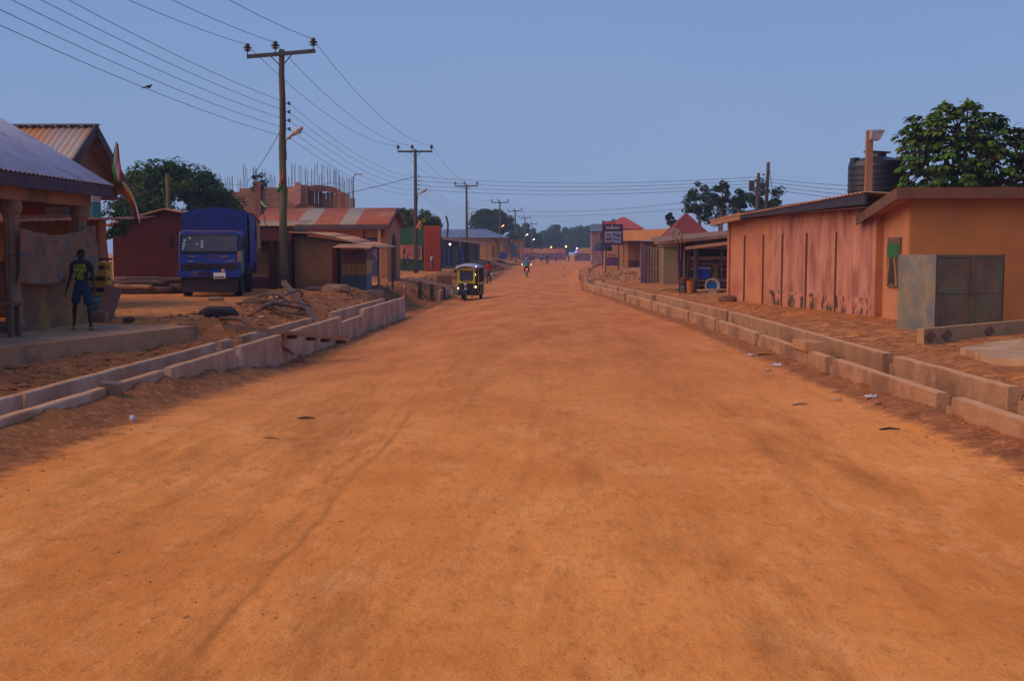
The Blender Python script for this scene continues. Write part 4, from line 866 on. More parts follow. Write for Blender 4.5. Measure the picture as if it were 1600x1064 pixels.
for s in (-1, 1): MB().tube([(s * .5, .1, 1.45), (s * .68, .05, 1.48)], .01, 5).bx(s * .7 - .06, .02, 1.38, s * .7 + .06, .05, 1.56).build('mirror', tblk, t)
sd2 = {k: (v[0], v[1], v[2] - .13) for k, v in sit.items()}
T_ = topmat(t); p_ = T_ @ Vector((0, .62, .0)); person('driver in dark clothes sitting behind the tricycle taxi windscreen', tuple(p_), math.radians(-6), sd2, M('driver_shirt', (.05, .07, .12)), drk, sc=.93)
# ---------------------------------------------------------------- left buildings
mudw = M('mud_wall', (.30, .15, .07), (.21, .10, .05), 1.0, c3=(.09, .06, .035), s3=.7, t3=(.48, .68), bs=12, bump=.5)
ochre = M('ochre_wall', (.3, .155, .07), (.22, .11, .05), 1.0, c3=(.12, .06, .035), s3=.9, t3=(.5, .7), bs=15)
orange = M('orange_wall', (.44, .19, .085), (.36, .15, .065), .8, c3=(.24, .1, .05), s3=.7, t3=(.55, .75), bs=20, bump=.15)
# ochre shop with maroon posts
t = thing('ochre_shop', 'low ochre shop with maroon posts and maroon top board beside the tall pole', 'shop', (-13.2, 52, .45))
MB().bx(-15.2, 52.0, .3, -12.35, 55.4, 3.2).build('wall', ochre, t, w=True)
MB().bx(-15.2, 51.85, .3, -13.05, 51.99, 1.0).build('base_wall', M('maroon_base', (.14, .035, .03), (.1, .03, .025), 2), t, w=True)
MB().bx(-15.2, 51.84, 1.0, -13.05, 51.98, 1.09).build('sill', M('pale_sill', (.4, .26, .18)), t, w=True)
for x in (-13.15, -12.4): MB().bx(x - .14, 51.6, .3, x + .14, 51.84, 2.75).build('post', maroon, t, w=True)
MB().bx(-15.0, 51.55, 2.62, -12.2, 51.7, 3.28).build('fascia', M('maroon_fascia', (.15, .035, .03), (.09, .025, .025), 1.5), t, w=True)
MB().corr((-15.4, 51.4, 3.3), (3.3, 0, 0), (0, 4.2, .35), 16).build('roof', M('pale_roof', (.44, .26, .14), (.34, .2, .11), 2, rough=.6), t, w=True, smooth=True)
# mud house
t = thing('mud_house', 'low brown mud walled house with bent rusty sheet roof sloping towards the road', 'house', (-11.2, 52, .45))
b = MB().prism([(-12.2, .2), (-9.65, .2), (-9.65, 2.5), (-12.2, 2.85)], 'y', 52.0, 56); b.build('wall', mudw, t, w=True)
MB().bx(-9.64, 52.02, .2, -9.58, 53.1, 2.45).build('plaster_strip', M('strip_pale', (.36, .2, .11), (.27, .15, .08), 2, bs=12), t, w=True)
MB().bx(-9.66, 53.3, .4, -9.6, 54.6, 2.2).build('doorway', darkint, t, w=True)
vs = []; b = MB(); n = 24
prof = [(-12.3, 3.0), (-11.2, 2.96), (-10.2, 2.78), (-9.2, 2.5), (-8.1, 2.28)]
for a in range(4): b.corr((prof[a][0], 51.3, prof[a][1]), (0, 4.9, .1), (prof[a + 1][0] - prof[a][0], 0, prof[a + 1][1] - prof[a][1]), 24, amp=.02)
b.build('roof', rustm, t, w=True, smooth=True)
for (x, y) in ((-8.3, 51.6), (-8.3, 55.8)): MB().tube([(x, y, .3), (x, y, 2.3)], .05, 7).build('post', wood, t, w=True)
# striped kiosk
t = thing('striped_kiosk', 'small kiosk painted in maroon yellow and blue bands under a rusty roof', 'kiosk', (-9.0, 50, .5))
kb = [M('band_maroon', (.11, .03, .035), (.08, .02, .025), 2), M('band_ochre', (.19, .105, .02), (.13, .07, .02), 2), M('band_blue', (.03, .05, .085), (.02, .035, .06), 2), M('band_yellow', (.5, .32, .04)), M('band_pale_blue', (.12, .17, .22))]
x0, x1, y0, y1 = -9.62, -8.55, 49.8, 51.0; b = MB()
for z0, z1, m in ((.42, 1.12, 2), (1.12, 1.62, 1), (1.62, 2.2, 0)): b.bx(x0, y0, z0, x1, y1, z1, m)
b.build('wall', kb[:3], t, w=True)
MB().bx(x1 + .004, y0 + .02, .45, x1 + .03, y1, 1.2, 0).bx(x1 + .004, y0 + .02, 1.2, x1 + .03, y1, 1.75, 1).bx(x1 + .004, y0 + .02, 1.75, x1 + .03, y1, 2.15, 2).build('side_panel', [kb[4], kb[3], M('band_brown', (.25, .1, .05))], t, w=True)
for k in range(1, 5): MB().bx(x0 + k * .214 - .008, y0 - .012, .45, x0 + k * .214 + .008, y0 - .001, 2.18).build('batten', woodd, t, w=True)
MB().corr((-9.95, 49.3, 2.32), (1.65, 0, -.02), (0, 2.0, .18), 9).build('roof', rustm, t, w=True, smooth=True)
MB().bx(-10.0, 49.6, .3, -9.8, 50.6, 2.3).build('side_post', maroon, t, w=True)
o = MB().prism([(-10.4, 48.6), (-8.3, 48.6), (-7.9, 50.5), (-8.2, 51.5), (-10.4, 51.5)], 'z', .1, .46).build('earth_platform', concr); tag(o, 'low brown platform under the striped kiosk', 'platform')
# flag on stick
t = thing('flag', 'small ragged green and white flag on a bent stick right of the truck', 'flag', tuple(P(416, 358, 51)))
MB().tube([P(416, 358, 51), P(412, 335, 51), P(408, 311, 51)], .02, 6).build('stick', woodd, t, w=True)
flag_parts(t, [(408, 314), (411, 319), (415, 323), (419, 325)], [3, 9, 9, 6], 51, [fg, fw, fg])
# pale tin house between
# red roof house
t = thing('red_roof_house', 'orange house with faded red corrugated roof and arched doorway towards the road', 'house', (-13.5, 68, .45))
roofr = M('faded_red_roof', (.36, .095, .045), (.29, .075, .035), 1.4, rough=.8, c3=(.40, .17, .08), s3=.8, t3=(.5, .7), bump=.05); roofg = M('pale_roof_sheet', (.35, .27, .2), (.28, .24, .19), 1.4, rough=.6, bump=.05)
pk = (68.4, 4.72); ne = (64.9, 3.66); fe = (71.9, 3.66)
def rmf(u): x = -17.6 + 7.75 * u; return 1 if (-15.2 < x < -14.15 or -12.7 < x < -11.75) else 0
MB().corr((-17.6, ne[0], ne[1]), (7.75, 0, 0), (0, pk[0] - ne[0], pk[1] - ne[1]), 44, matf=rmf).build('roof', [roofr, roofg], t, w=True, smooth=True)
MB().corr((-17.6, fe[0], fe[1]), (7.75, 0, 0), (0, pk[0] - fe[0], pk[1] - fe[1]), 20).build('roof', roofr, t, w=True, smooth=True)
for e in (ne, fe): MB().beam((-9.82, e[0], e[1] - .08), (-9.82, pk[0], pk[1] - .08), .05, .24).build('barge_board', fascia, t, w=True)
MB().bx(-17.6, 64.88, 3.42, -9.85, 64.94, 3.64).build('fascia', fascia, t, w=True)
MB().bx(-17.5, 66, .3, -12.2, 66.15, 3.6).bx(-12.2, 66, 2.95, -10.35, 66.15, 3.6).bx(-10.9 + .35, 66, .3, -10.1, 66.15, 3.6).bx(-12.198, 66.0, .3, -10.552, 66.15, .75).build('wall', orange, t, w=True); MB().bx(-17.5, 71.002, .3, -10.1, 71.15, 3.6).build('rear_wall', orange, t, w=True)
# side wall with arch
y0, y1 = 66.15, 71.0; yc, rr, zs = 68.6, .95, 2.35; pts = [(y0, .3), (yc - rr, .3), (yc - rr, zs)] + [(yc + rr * math.cos(a), zs + rr * .95 * math.sin(a)) for a in [math.pi * (1 - k / 12) for k in range(1, 12)]] + [(yc + rr, zs), (yc + rr, .3), (y1, .3), (y1, 3.6), (pk[0], 4.6), (y0, 3.6)]
MB().prism(pts, 'x', -10.25, -10.1).build('gable_wall', orange, t, w=True)
MB().bx(-10.4, 67.2, .3, -10.3, 70, 2.35).build('door', M('dark_door', (.07, .045, .07), (.05, .03, .05), 2), t, w=True)
MB().bx(-10.4, 67.2, 2.4, -10.3, 70, 3.4).build('fanlight', M('teal_fanlight', (.05, .22, .2)), t, w=True)
goods = voro('goods', [(.05, .06, .2), (.3, .2, .35), (.08, .14, .35), (.4, .28, .3), (.1, .25, .3), (.12, .05, .15), (.03, .03, .1)], 3.5, (.1, .08, .2))
MB().bx(-12.2, 66.35, .75, -10.5, 66.5, 2.95).build('shop_goods', goods, t, w=True)
MB().bx(-11.35, 65.2, .3, -11.25, 65.3, 3.5).build('veranda_post', maroon, t, w=True)
MB().bx(-10.5, 65.0, .3, -10.32, 65.2, 3.5).build('veranda_post', orange, t, w=True)
MB().bx(-13.5, 64.8, .2, -9.9, 66, .62).build('step', orange, t, w=True)
# gray truck of goods sack etc
# unfinished block building
t = thing('unfinished_building', 'roofless block building with bare pillars and upright steel rods behind the truck', 'building', (-20.5, 88, .4))
blkm = brickmat('block_wall', (.32, .165, .115), (.25, .13, .095), (.55, .5, .5), 1.0)
tops = [(-25.6, -24.0, 6.55), (-24.0, -22.9, 6.8), (-22.9, -22.2, 7.15), (-22.2, -20.9, 6.85), (-20.9, -19.6, 6.9), (-19.6, -18.9, 7.05)]
b = MB()
for a, c, z in tops: b.bx(a, 85, .2, c - .002, 85.3, z)
b.bx(-25.6, 85.3, .2, -25.3, 93, 6.4).bx(-25.3, 92.7, .2, -19, 93, 6.0); b.build('block_wall', blkm, t, w=True)
MB().bx(-22.75, 84.7, .2, -22.35, 84.98, 7.3).build('pillar', M('pillar_brown', (.22, .08, .05), (.16, .06, .04)), t, w=True)
pmx = M('pillar_concrete', (.30, .16, .10), (.2, .10, .07), 1.5, st=(1, 1, .3)); pmd = M('pillar_dark', (.22, .09, .06), (.16, .07, .05), 1.5)  # second pillar tone is darker and redder
cols = [(465, 291), (470, 297), (476, 293), (482, 296), (487, 292), (493, 295), (499, 299), (505, 302), (511, 301), (517, 300), (523, 304), (529, 297), (534.5, 301), (541, 303), (550, 310)]
for i, (px, py) in enumerate(cols):
    D = 85.2 + 1.2 * math.sin(i * .25); x = XX(px, D); wd = .1 if i < 11 else .14
    MB().bx(x - wd, D, .2, x + wd, D + .3, ZZ(py, D)).build('pillar', pmx if i % 3 else pmd, t, w=True)
arc = [(476, 292), (484, 290.5), (495, 290), (508, 290.5), (518, 292), (525, 295), (530, 298)]
b = MB()
for (a, pa), (c, pc) in zip(arc[:-1], arc[1:]):
    D = 85.9; b.hexa([(XX(a, D), D, ZZ(pa + 9, D)), (XX(c, D), D, ZZ(pc + 9, D)), (XX(c, D), D + .35, ZZ(pc + 9, D)), (XX(a, D), D + .35, ZZ(pa + 9, D)), (XX(a, D), D, ZZ(pa, D)), (XX(c, D), D, ZZ(pc, D)), (XX(c, D), D + .35, ZZ(pc, D)), (XX(a, D), D + .35, ZZ(pa, D))])
b.build('ring_beam', pmd, t, w=True)
b = MB(); b.bx(XX(505, 89), 89, .2, XX(520, 89), 89.2, ZZ(312, 89)).bx(XX(462, 85), 84.9, .2, XX(492, 85), 85.1, ZZ(322, 85)); b.build('inner_wall', blkm, t, w=True)
rod = M('rebar_rust', (.10, .05, .06), (.06, .035, .05))
rb = [(309, 263), (325, 264), (338, 268), (352, 276), (358, 274), (372, 278), (381, 256), (396, 260), (398, 262), (410, 265), (418, 270), (426, 271), (452, 276), (457, 255), (468, 258), (478, 262), (488, 264), (493, 255), (500, 272), (504, 257), (513, 259), (522, 264), (526, 266), (533, 271), (540, 276), (548, 277)]
for i, (px, py) in enumerate(rb):
    D = 86 + random.uniform(-.5, .5); q = MB()
    for dx in (-.09, .09):
        x = XX(px, D) + dx; q.tube([(x, D, 4.8), (x + random.uniform(-.05, .05), D, ZZ(py + random.uniform(-1, 3), D))], .016, 4)
        q.tube([(x, D + .25, 4.8), (x + random.uniform(-.05, .05), D + .25, ZZ(py + random.uniform(0, 8), D))], .013, 4)
    q.build('steel_rods', rod, t, w=True)
MB().tube([P(480, 287, 85.5), P(497, 290, 85.5), P(520, 286, 85.5), P(535, 290, 85.5)], .015, 4).tube([P(340, 287, 86), P(450, 295, 86)], .012, 4).build('tie_rods', rod, t, w=True)
o = cloth('torn_banner', lambda a, c: P(451 + 20 * a - 4 * c * math.sin(a * 3), 293 + 26 * c - 8 * a * (1 - c) + 4 * math.sin(a * 7 + c * 3), 84.6), 14, 10, voro('banner_print', [(.5, .22, .1), (.16, .12, .28), (.5, .25, .15), (.25, .1, .15), (.48, .2, .08)], 1.6, (.5, .22, .12)), 'torn orange and purple banner draped on the unfinished pillars', 'banner')
# distant street light
t = thing('street_light', 'thin bent street light standing behind the red roofed house', 'street light', (XX(552, 78), 78, .4))
MB().tube([(0, 0, 0), (0, 0, 4.6), P(552, 278, 78) - t.location, P(555, 273, 78) - t.location, P(566, 272, 78) - t.location], .035, 6).build('post', steel, t)
MB().ell(P(562, 272.3, 78) - t.location, (.22, .08, .05), 8, 6).build('lamp_head', alu, t, smooth=True)
# green posts
o = MB().tube([(XX(258, 58), 58, .3), (XX(258, 58), 58, ZZ(271, 58))], .11, 8).build('timber_post', M('mossy_post', (.13, .12, .05), (.09, .08, .04), 3)); tag(o, 'plain greenish timber post in front of the dense tree at left', 'post')
# green wall with poster
gw = M('green_wall', (.035, .13, .05), (.03, .09, .05), .8, c3=(.03, .08, .1), s3=.5, t3=(.5, .6))
t = thing('green_wall', 'green painted wall carrying a big salmon coloured poster', 'wall', (-13.4, 98, .4))
MB().bx(-15.2, 97, .2, XX(662, 97), 97.3, ZZ(357, 97)).build('wall', gw, t, w=True)
ps = MB().bx(XX(625, 96.9), 96.85, ZZ(405, 97), XX(646, 96.9), 96.97, ZZ(383, 97)).build('poster', M('poster_salmon', (.62, .22, .13), (.55, .19, .11), 2), t, w=True)
ps2 = MB().bx(XX(650.5, 96.9), 96.85, ZZ(406, 97), XX(659, 96.9), 96.97, ZZ(385, 97)).build('poster', M('poster_buff', (.5, .28, .12), (.42, .2, .1), 2), t, w=True)
ink = M('poster_ink', (.12, .03, .05)); q = MB()
for k in range(4): q.bx(XX(636, 96.8), 96.83, ZZ(390 + 3.4 * k, 97), XX(645 - (k % 2) * 2, 96.8), 96.845, ZZ(389.2 + 3.4 * k, 97))
q.ell((XX(631, 96.8), 96.83, ZZ(391, 97)), (.12, .012, .16), 8, 6).bx(XX(629.5, 96.8), 96.83, ZZ(398, 97), XX(632.5, 96.8), 96.845, ZZ(392, 97)).tube([P(629, 396, 96.84), P(634, 389, 96.84)], .03, 4).bx(XX(627, 96.8), 96.83, ZZ(386, 97), XX(644, 96.8), 96.845, ZZ(384.8, 97))
q.build('printing', ink, ps, w=True)
q = MB().ell((XX(654.5, 96.8), 96.83, ZZ(389, 97)), (.1, .012, .13), 8, 6).tube([P(653, 392, 96.84), P(656, 397, 96.84), P(653, 402, 96.84)], .05, 4); q.build('printing', ink, ps2, w=True)
# red lattice
t = thing('red_lattice_stack', 'tall red stack of slatted crates standing beside the green wall', 'stack', (-11.6, 96, .4))
redl = M('lattice_red', (.5, .07, .02), (.4, .05, .02), 1.5); redd = M('lattice_gap', (.12, .02, .012)); XA, XB = XX(663, 95), XX(686, 95); ZT = ZZ(354, 95); ZB = .35
MB().bx(XA + .05, 95.1, ZB, XB - .05, 97, ZT - .05).build('core', redd, t, w=True); q = MB(); n = 9; m_ = 24
for i in range(n + 1): x = XA + (XB - XA) * i / n; q.bx(x - .04, 95.0, ZB, x + .04, 95.07, ZT)
for j in range(m_ + 1): z = ZB + (ZT - ZB) * j / m_; q.bx(XA, 95.072, z - .03, XB, 95.098, z + .03)
for j in range(m_ + 1): z = ZB + (ZT - ZB) * j / m_; q.bx(XB - .04, 95.1, z - .03, XB + .0, 97, z + .03)
q.build('slats', redl, t, w=True)
o = MB().tube([(XX(700, 120), 120, .6), (XX(698.5, 120), 120.1, 3.5), (XX(700, 120), 120, 5), (XX(697, 120), 120, ZZ(338, 120))], .1, 6).build('crooked_post', woodd); tag(o, 'crooked bare timber post rising above the row of shops', 'post')
# shop row along the left bank
wallc = [('blue', (.05, .1, .3)), ('purple', (.07, .045, .09)), ('grey', (.11, .07, .1)), ('teal', (.08, .14, .15)), ('olive', (.2, .13, .04))]
rows = [(105, 113, .6, 'first blue and ochre shop of the row, right of the red lattice'), (113.4, 122, .65, 'dark purple shop second in the row with a white lamp under its roof'), (122.4, 133, .75, 'dark grey shop in the middle of the row behind the third pole'),
        (133.4, 147, .85, 'teal shop fourth in the row with pale doors'), (147.4, 166, .95, 'olive shop at the far end of the row, yellow planked')]
ledg = M('roof_edge_pale', (.48, .32, .28), (.4, .25, .2), 2)
for i, (a, c, zb, lb) in enumerate(rows):
    t = thing('roadside_shop', lb, 'shop', (-12.5, (a + c) / 2, zb), 0, 'row of low shops on the left bank'); m = M('shop_' + wallc[i][0], wallc[i][1], tuple(v * .7 for v in wallc[i][1]), 1.2)
    MB().bx(-16, a, zb - .4, -12.0, c, 3.4).build('wall', m, t, w=True); L = c - a
    for k in range(3): MB().bx(-11.99, a + L * (.08 + .32 * k), zb, -11.93, a + L * (.3 + .32 * k), zb + 2.0).build('shutter', M('shutter', [(.04, .12, .32), (.05, .03, .12), (.2, .11, .06), (.03, .07, .08), (.12, .2, .2), (.25, .16, .04)][(i * 2 + k) % 6]), t, w=True)
    MB().bx(-16, a, zb - .4, -12.0, a - .02, 3.3).build('end_wall', M('end_wall', (.36, .2, .1), (.28, .15, .08)) if i == 0 else m, t, w=True)
    MB().corr((-10.9, a, 3.42 - .02 * i), (0, c - a, 0), (-5.3, 0, .7), 10).build('roof', rustm if i % 2 else zincr, t, w=True, smooth=True)
    MB().bx(-10.9, a, 3.2 - .02 * i, -10.84, c, 3.4 - .02 * i).build('fascia', ledg, t, w=True)
    for y in (a + .3, c - .3): MB().bx(-11.0, y - .06, zb - .4, -10.92, y + .06, 3.2).build('veranda_post', woodd if i else M('blue_post', (.03, .05, .18)), t, w=True)
    if i == 1: MB().ell((XX(703, 116), 116, ZZ(382, 116)), (.09, .09, .09), 8, 6).build('bulb', lit_w, t, w=True, smooth=True)
MB_ = MB().tube([(XX(719, 110), 110, .6), (XX(719, 110), 110, ZZ(369, 110))], .04, 5)
t = thing('banner_pole', 'thin pole with a narrow white pennant in front of the row of shops', 'flag', (XX(719, 110), 110, .6)); MB_.build('pole', steel, t, w=True)
flag_parts(t, [(719, 369), (719, 378), (719, 385), (719.5, 391)], [2, 2, 2, 1], 110, [fw])
# blue roofed hip house
t = thing('blue_roof_house', 'long yellow walled house with large hipped blue-grey roof on the left', 'house', (-15, 184, 1.1))
brm = M('blue_zinc', (.10, .15, .26), (.08, .12, .21), .8, rough=.6, bump=.05, c3=(.15, .17, .24), s3=.5, t3=(.5, .7)); yw = M('yellow_wall', (.40, .22, .07), (.32, .17, .05), .7, c3=(.22, .11, .04), s3=.5, t3=(.52, .7))
E = [(XX(676, 180), 177), (XX(796, 180), 177), (XX(798, 190), 195), (XX(676, 190), 195)]; r0, r1 = (XX(688, 185), 186, ZZ(358.5, 185)), (XX(758, 185), 186, ZZ(358, 185)); ez = ZZ(372, 180)
vs = [(e[0], e[1], ez) for e in E] + [r0, r1]; MB().add(vs, [(0, 1, 5, 4), (1, 2, 5), (2, 3, 4, 5), (3, 0, 4), (3, 2, 1, 0)]).build('roof', brm, t, w=True)
MB().bx(E[0][0] + .5, 178.4, .8, E[1][0] - .9, 192, ez - .01).build('wall', yw, t, w=True)
for px, wd in ((768, .5), (776, .4), (790, .6)): MB().bx(XX(px, 178), 178.3, 1.2, XX(px, 178) + wd, 178.39, 3.0).build('door', M('brown_door', (.16, .07, .04)), t, w=True)
MB().tube([P(774, 374, 178.3), P(779, 386, 178.3)], .15, 4).build('leaning_sheet', M('sheet_brown', (.16, .08, .05)), t, w=True)
o = MB().prism([(XX(781, 172), 1.0), (XX(789, 172), 1.0), (XX(789, 172), 1.9), (XX(785, 172), 2.1), (XX(781, 172), 1.9)], 'y', 172, 173).build('blue_bin', M('bin_blue', (.02, .04, .28))); tag(o, 'small bright blue bin standing before the yellow walled house', 'bin')
t = thing('orange_annex', 'small orange building end beyond the yellow walled house', 'house', (-7, 200, 1)); MB().bx(XX(797, 200), 200, .8, XX(816, 200), 206, ZZ(375, 200)).build('wall', orange, t, w=True); MB().bx(XX(796, 199), 199, ZZ(375, 200), XX(817, 200), 207, ZZ(373.6, 200)).build('roof', fascia, t, w=True)
t = thing('advert_board', 'tall advertising board with pale blue and yellow picture near the far left poles', 'sign', (XX(805, 188), 188, 1.0))
bd = MB().bx(XX(798, 188), 188, ZZ(402, 188), XX(811, 188), 188.15, ZZ(380, 188)).build('board', M('ad_pale', (.25, .27, .4), (.2, .24, .36), 1), t, w=True)
MB().ell((XX(804.5, 188), 187.97, ZZ(387, 188)), (.42, .04, .5), 12, 8).build('printed_patch', M('ad_teal', (.1, .25, .2)), bd, w=True); MB().ell((XX(806, 188), 187.97, ZZ(393, 188)), (.5, .04, .35), 12, 8).build('printed_patch', M('ad_orange', (.45, .22, .04)), bd, w=True)
for px in (798, 811): MB().bx(XX(px, 188) - .08, 188.15, .8, XX(px, 188) + .08, 188.3, ZZ(379, 188)).build('post', steel, t, w=True)
# ---------------------------------------------------------------- right side
pinkm = M('pink_wall', (.50, .235, .165), (.38, .15, .11), 1.8, c3=(.17, .05, .05), s3=1.3, t3=(.45, .7), st=(1.6, 1.6, .5), st3=(1.6, 1.6, .42), bs=20)
pinko = M('pink_orange_wall', (.48, .21, .10), (.4, .16, .085), 1.2, c3=(.36, .12, .085), s3=1.0, t3=(.45, .65), bs=20)
mould = M('mouldy_base', (.50, .21, .14), (.42, .155, .105), 1.2, c3=(.06, .045, .03), s3=2.4, t3=(.48, .58), st3=(1.5, 1.5, .9), bs=20)
t = thing('pink_building', 'long building with stained pink outer wall and dark roof edge on the right', 'house', (8.2, 30.9, .35), math.radians(12.4))
MB().bx(0, 0, .0, .2, 6.9, 2.96).build('wall', pinkm, t); MB().bx(.001, 6.902, .0, .2, 10.7, 2.9).build('wall', pinko, t)
MB().bx(-.006, -.01, -.1, .19, 7.0, .55).build('plinth', mould, t)
ed = M('joint_edge', (.5, .22, .12)); dk = M('joint_dark', (.14, .06, .045))
for y in (2.2, 4.18, 5.98, 7.54, 9.2): MB().bx(-.035, y, 0, -.004, y + .05, 2.35).build('joint_strip', dk, t); MB().bx(-.045, y + .052, 0, -.004, y + .11, 2.35).build('pilaster', ed, t)
MB().bx(-.07, 10.6, 0, .2, 10.76, 2.9).build('corner_pilaster', pinko, t); MB().bx(-.06, -.2, 0, .22, -.002, 3.0).build('corner_pilaster', pinko, t)
MB().bx(.2, 10.55, 0, 5, 10.7, 2.9).bx(.2, .0, 0, 5, .15, 2.9).build('end_wall', pinko, t)
dkf = M('dark_blue_fascia', (.035, .032, .06), (.025, .025, .045), 2)
MB().hexa([(-.5, -.4, 3.02), (-.44, -.4, 3.02), (-.44, 8.4, 2.9), (-.5, 8.4, 2.9), (-.5, -.4, 3.32), (-.44, -.4, 3.32), (-.44, 8.4, 3.12), (-.5, 8.4, 3.12)]).build('fascia', dkf, t)
MB().hexa([(-.52, 8.42, 2.86), (-.46, 8.42, 2.86), (-.46, 11.3, 2.72), (-.52, 11.3, 2.72), (-.52, 8.42, 3.1), (-.46, 8.42, 3.1), (-.46, 11.3, 2.9), (-.52, 11.3, 2.9)]).build('fascia', M('worn_fascia', (.33, .17, .10), (.24, .12, .07), 3), t)
MB().corr((-.55, -.4, 3.34), (0, 11.8, -.42), (4.2, 0, -.15), 50).build('roof', rustm, t, smooth=True)
MB().bx(-.44, -.3, 2.93, .2, 11, 2.96).build('soffit', M('soffit_red', (.14, .05, .035)), t)
# alley gate
t = thing('alley_gate', 'dark recess and mossy painted gate between the pink and the orange building', 'gate', (8.6, 30.8, .4))
MB().bx(8.3, 31.3, .3, 8.9, 31.4, 3.0).build('panel', M('gate_dark', (.12, .04, .03)), t, w=True); MB().bx(8.25, 31.1, 2.3, 8.9, 31.25, 2.75).build('lintel', woodd, t, w=True)
MB().bx(8.37, 31.02, .3, 8.75, 31.08, 2.3).build('gate_leaf', M('mossy_gate', (.34, .18, .06), (.25, .12, .04), 2, c3=(.07, .11, .03), s3=2.5, t3=(.45, .55), st3=(1.5, 1.5, .5)), t, w=True)
# orange house
ohm = M('orange_house_wall', (.42, .165, .05), (.34, .13, .04), .8, c3=(.26, .10, .035), s3=.6, t3=(.55, .75), bs=25, bump=.12)
ohs = M('lit_side_wall', (.52, .22, .11), (.44, .18, .09), .8, c3=(.34, .15, .07), s3=.8, t3=(.55, .75), bs=25, bump=.12)  # same orange plaster; sunlit side's extra brightness put into this lighter colour
t = thing('orange_house', 'plain orange plastered house with dark shed roof at the right edge', 'house', (11, 29, .4))
MB().bx(8.38, 28.4, .2, 18, 28.6, 3.55).build('wall', ohm, t, w=True); MB().prism([(28.602, .2), (31.3, .2), (31.3, 3.2), (28.602, 3.52)], 'x', 8.385, 8.58).build('side_wall', ohs, t, w=True)
MB().bx(8.6, 31.1, .2, 18, 31.29, 3.1).build('rear_wall', ohm, t, w=True)
MB().hexa([(7.95, 27.9, 3.5), (18.4, 27.9, 3.5), (18.4, 31.6, 2.98), (7.95, 31.6, 2.98), (7.95, 27.9, 3.55), (18.4, 27.9, 3.55), (18.4, 31.6, 3.03), (7.95, 31.6, 3.03)]).build('roof', rustm, t, w=True)
MB().bx(7.93, 27.84, 3.4, 18.4, 27.89, 3.66).build('fascia', M('brown_fascia', (.17, .07, .04), (.11, .05, .03), 2), t, w=True)
MB().hexa([(7.88, 27.84, 3.38), (7.93, 27.84, 3.38), (7.93, 31.6, 2.86), (7.88, 31.6, 2.86), (7.88, 27.84, 3.66), (7.93, 27.84, 3.66), (7.93, 31.6, 3.12), (7.88, 31.6, 3.12)]).build('barge_board', M('barge_dark', (.17, .08, .05), (.08, .045, .035), 4), t, w=True)
wf = MB().bx(8.33, 29.05, 1.25, 8.383, 30.15, 2.5).build('window', M('window_wood', (.16, .10, .07), (.1, .06, .045), 4), t, w=True)
MB().bx(8.31, 29.1, 2.0, 8.329, 30.1, 2.35).build('shutter', M('shutter_green', (.03, .14, .05), (.02, .1, .04), 5), wf, w=True); MB().bx(8.315, 29.3, 1.35, 8.329, 29.9, 1.98).build('pane', darkint, wf, w=True)
for y in (29.15, 29.98): MB().beam((8.3, y, 1.3), (8.3, (29.4 if y < 29.5 else 29.8), 2.0), .03, .05).build('window_bar', woodl, wf, w=True)
# metal sheet box
mb1 = M('painted_sheet', (.27, .22, .15), (.14, .13, .09), 2.2, rough=.55, bump=.1, c3=(.12, .14, .17), s3=2.4, t3=(.44, .66), spec=.4)
mb2 = M('rusty_sheet', (.19, .11, .055), (.085, .06, .04), 1.8, rough=.55, bump=.1, c3=(.10, .12, .055), s3=2.2, t3=(.46, .62), spec=.4)
t = thing('metal_box', 'waist high box of rusty painted metal sheets in front of the orange house', 'kiosk', (8.3, 25.8, .45))
A, B, C_, D_ = (7.87, 24.7), (9.5, 25.35), (9.1, 26.9), (7.5, 26.2)
def wallseg(p, q, z0, z1, th): 
    p = Vector((p[0], p[1], 0)); q = Vector((q[0], q[1], 0)); n = (q - p).cross(Vector((0, 0, 1))).normalized() * th
    return [(p.x, p.y, z0), (q.x, q.y, z0), (q.x + n.x, q.y + n.y, z0), (p.x + n.x, p.y + n.y, z0), (p.x, p.y, z1), (q.x, q.y, z1), (q.x + n.x, q.y + n.y, z1), (p.x + n.x, p.y + n.y, z1)]
MB().hexa(wallseg(A, B, .42, 2.08, -.03)).build('front_panel', mb2, t, w=True); MB().hexa(wallseg(D_, A, .42, 2.08, -.03)).build('side_panel', mb1, t, w=True)
MB().hexa(wallseg(B, C_, .42, 2.06, -.03)).hexa(wallseg(C_, D_, .42, 2.06, -.03)).build('rear_panel', mb2, t, w=True)
MB().add([(A[0], A[1] + .05, 2.02), (B[0] - .05, B[1] + .05, 2.02), (C_[0], C_[1] - .05, 2.02), (D_[0] + .05, D_[1], 2.02), (A[0], A[1] + .05, 2.05), (B[0] - .05, B[1] + .05, 2.05), (C_[0], C_[1] - .05, 2.05), (D_[0] + .05, D_[1], 2.05)], [(3, 2, 1, 0), (4, 5, 6, 7), (0, 1, 5, 4), (1, 2, 6, 5), (2, 3, 7, 6), (3, 0, 4, 7)]).build('lid', mb2, t, w=True)
for z_ in (.5, 1.26, 2.03): MB().hexa(wallseg((A[0] + .03, A[1] - .008), (B[0] - .03, B[1] - .01), z_, z_ + .035, .012)).build('sheet_seam', mb2, t, w=True)
MB().hexa(wallseg((8.7, 24.985), (8.73, 24.996), .46, 2.04, .012)).build('sheet_seam', mb2, t, w=True)
for p_ in (A, B): MB().tube([(p_[0] - .01, p_[1] - .01, .4), (p_[0] - .01, p_[1] - .01, 2.1)], .018, 5).build('corner_seam', steel, t, w=True)
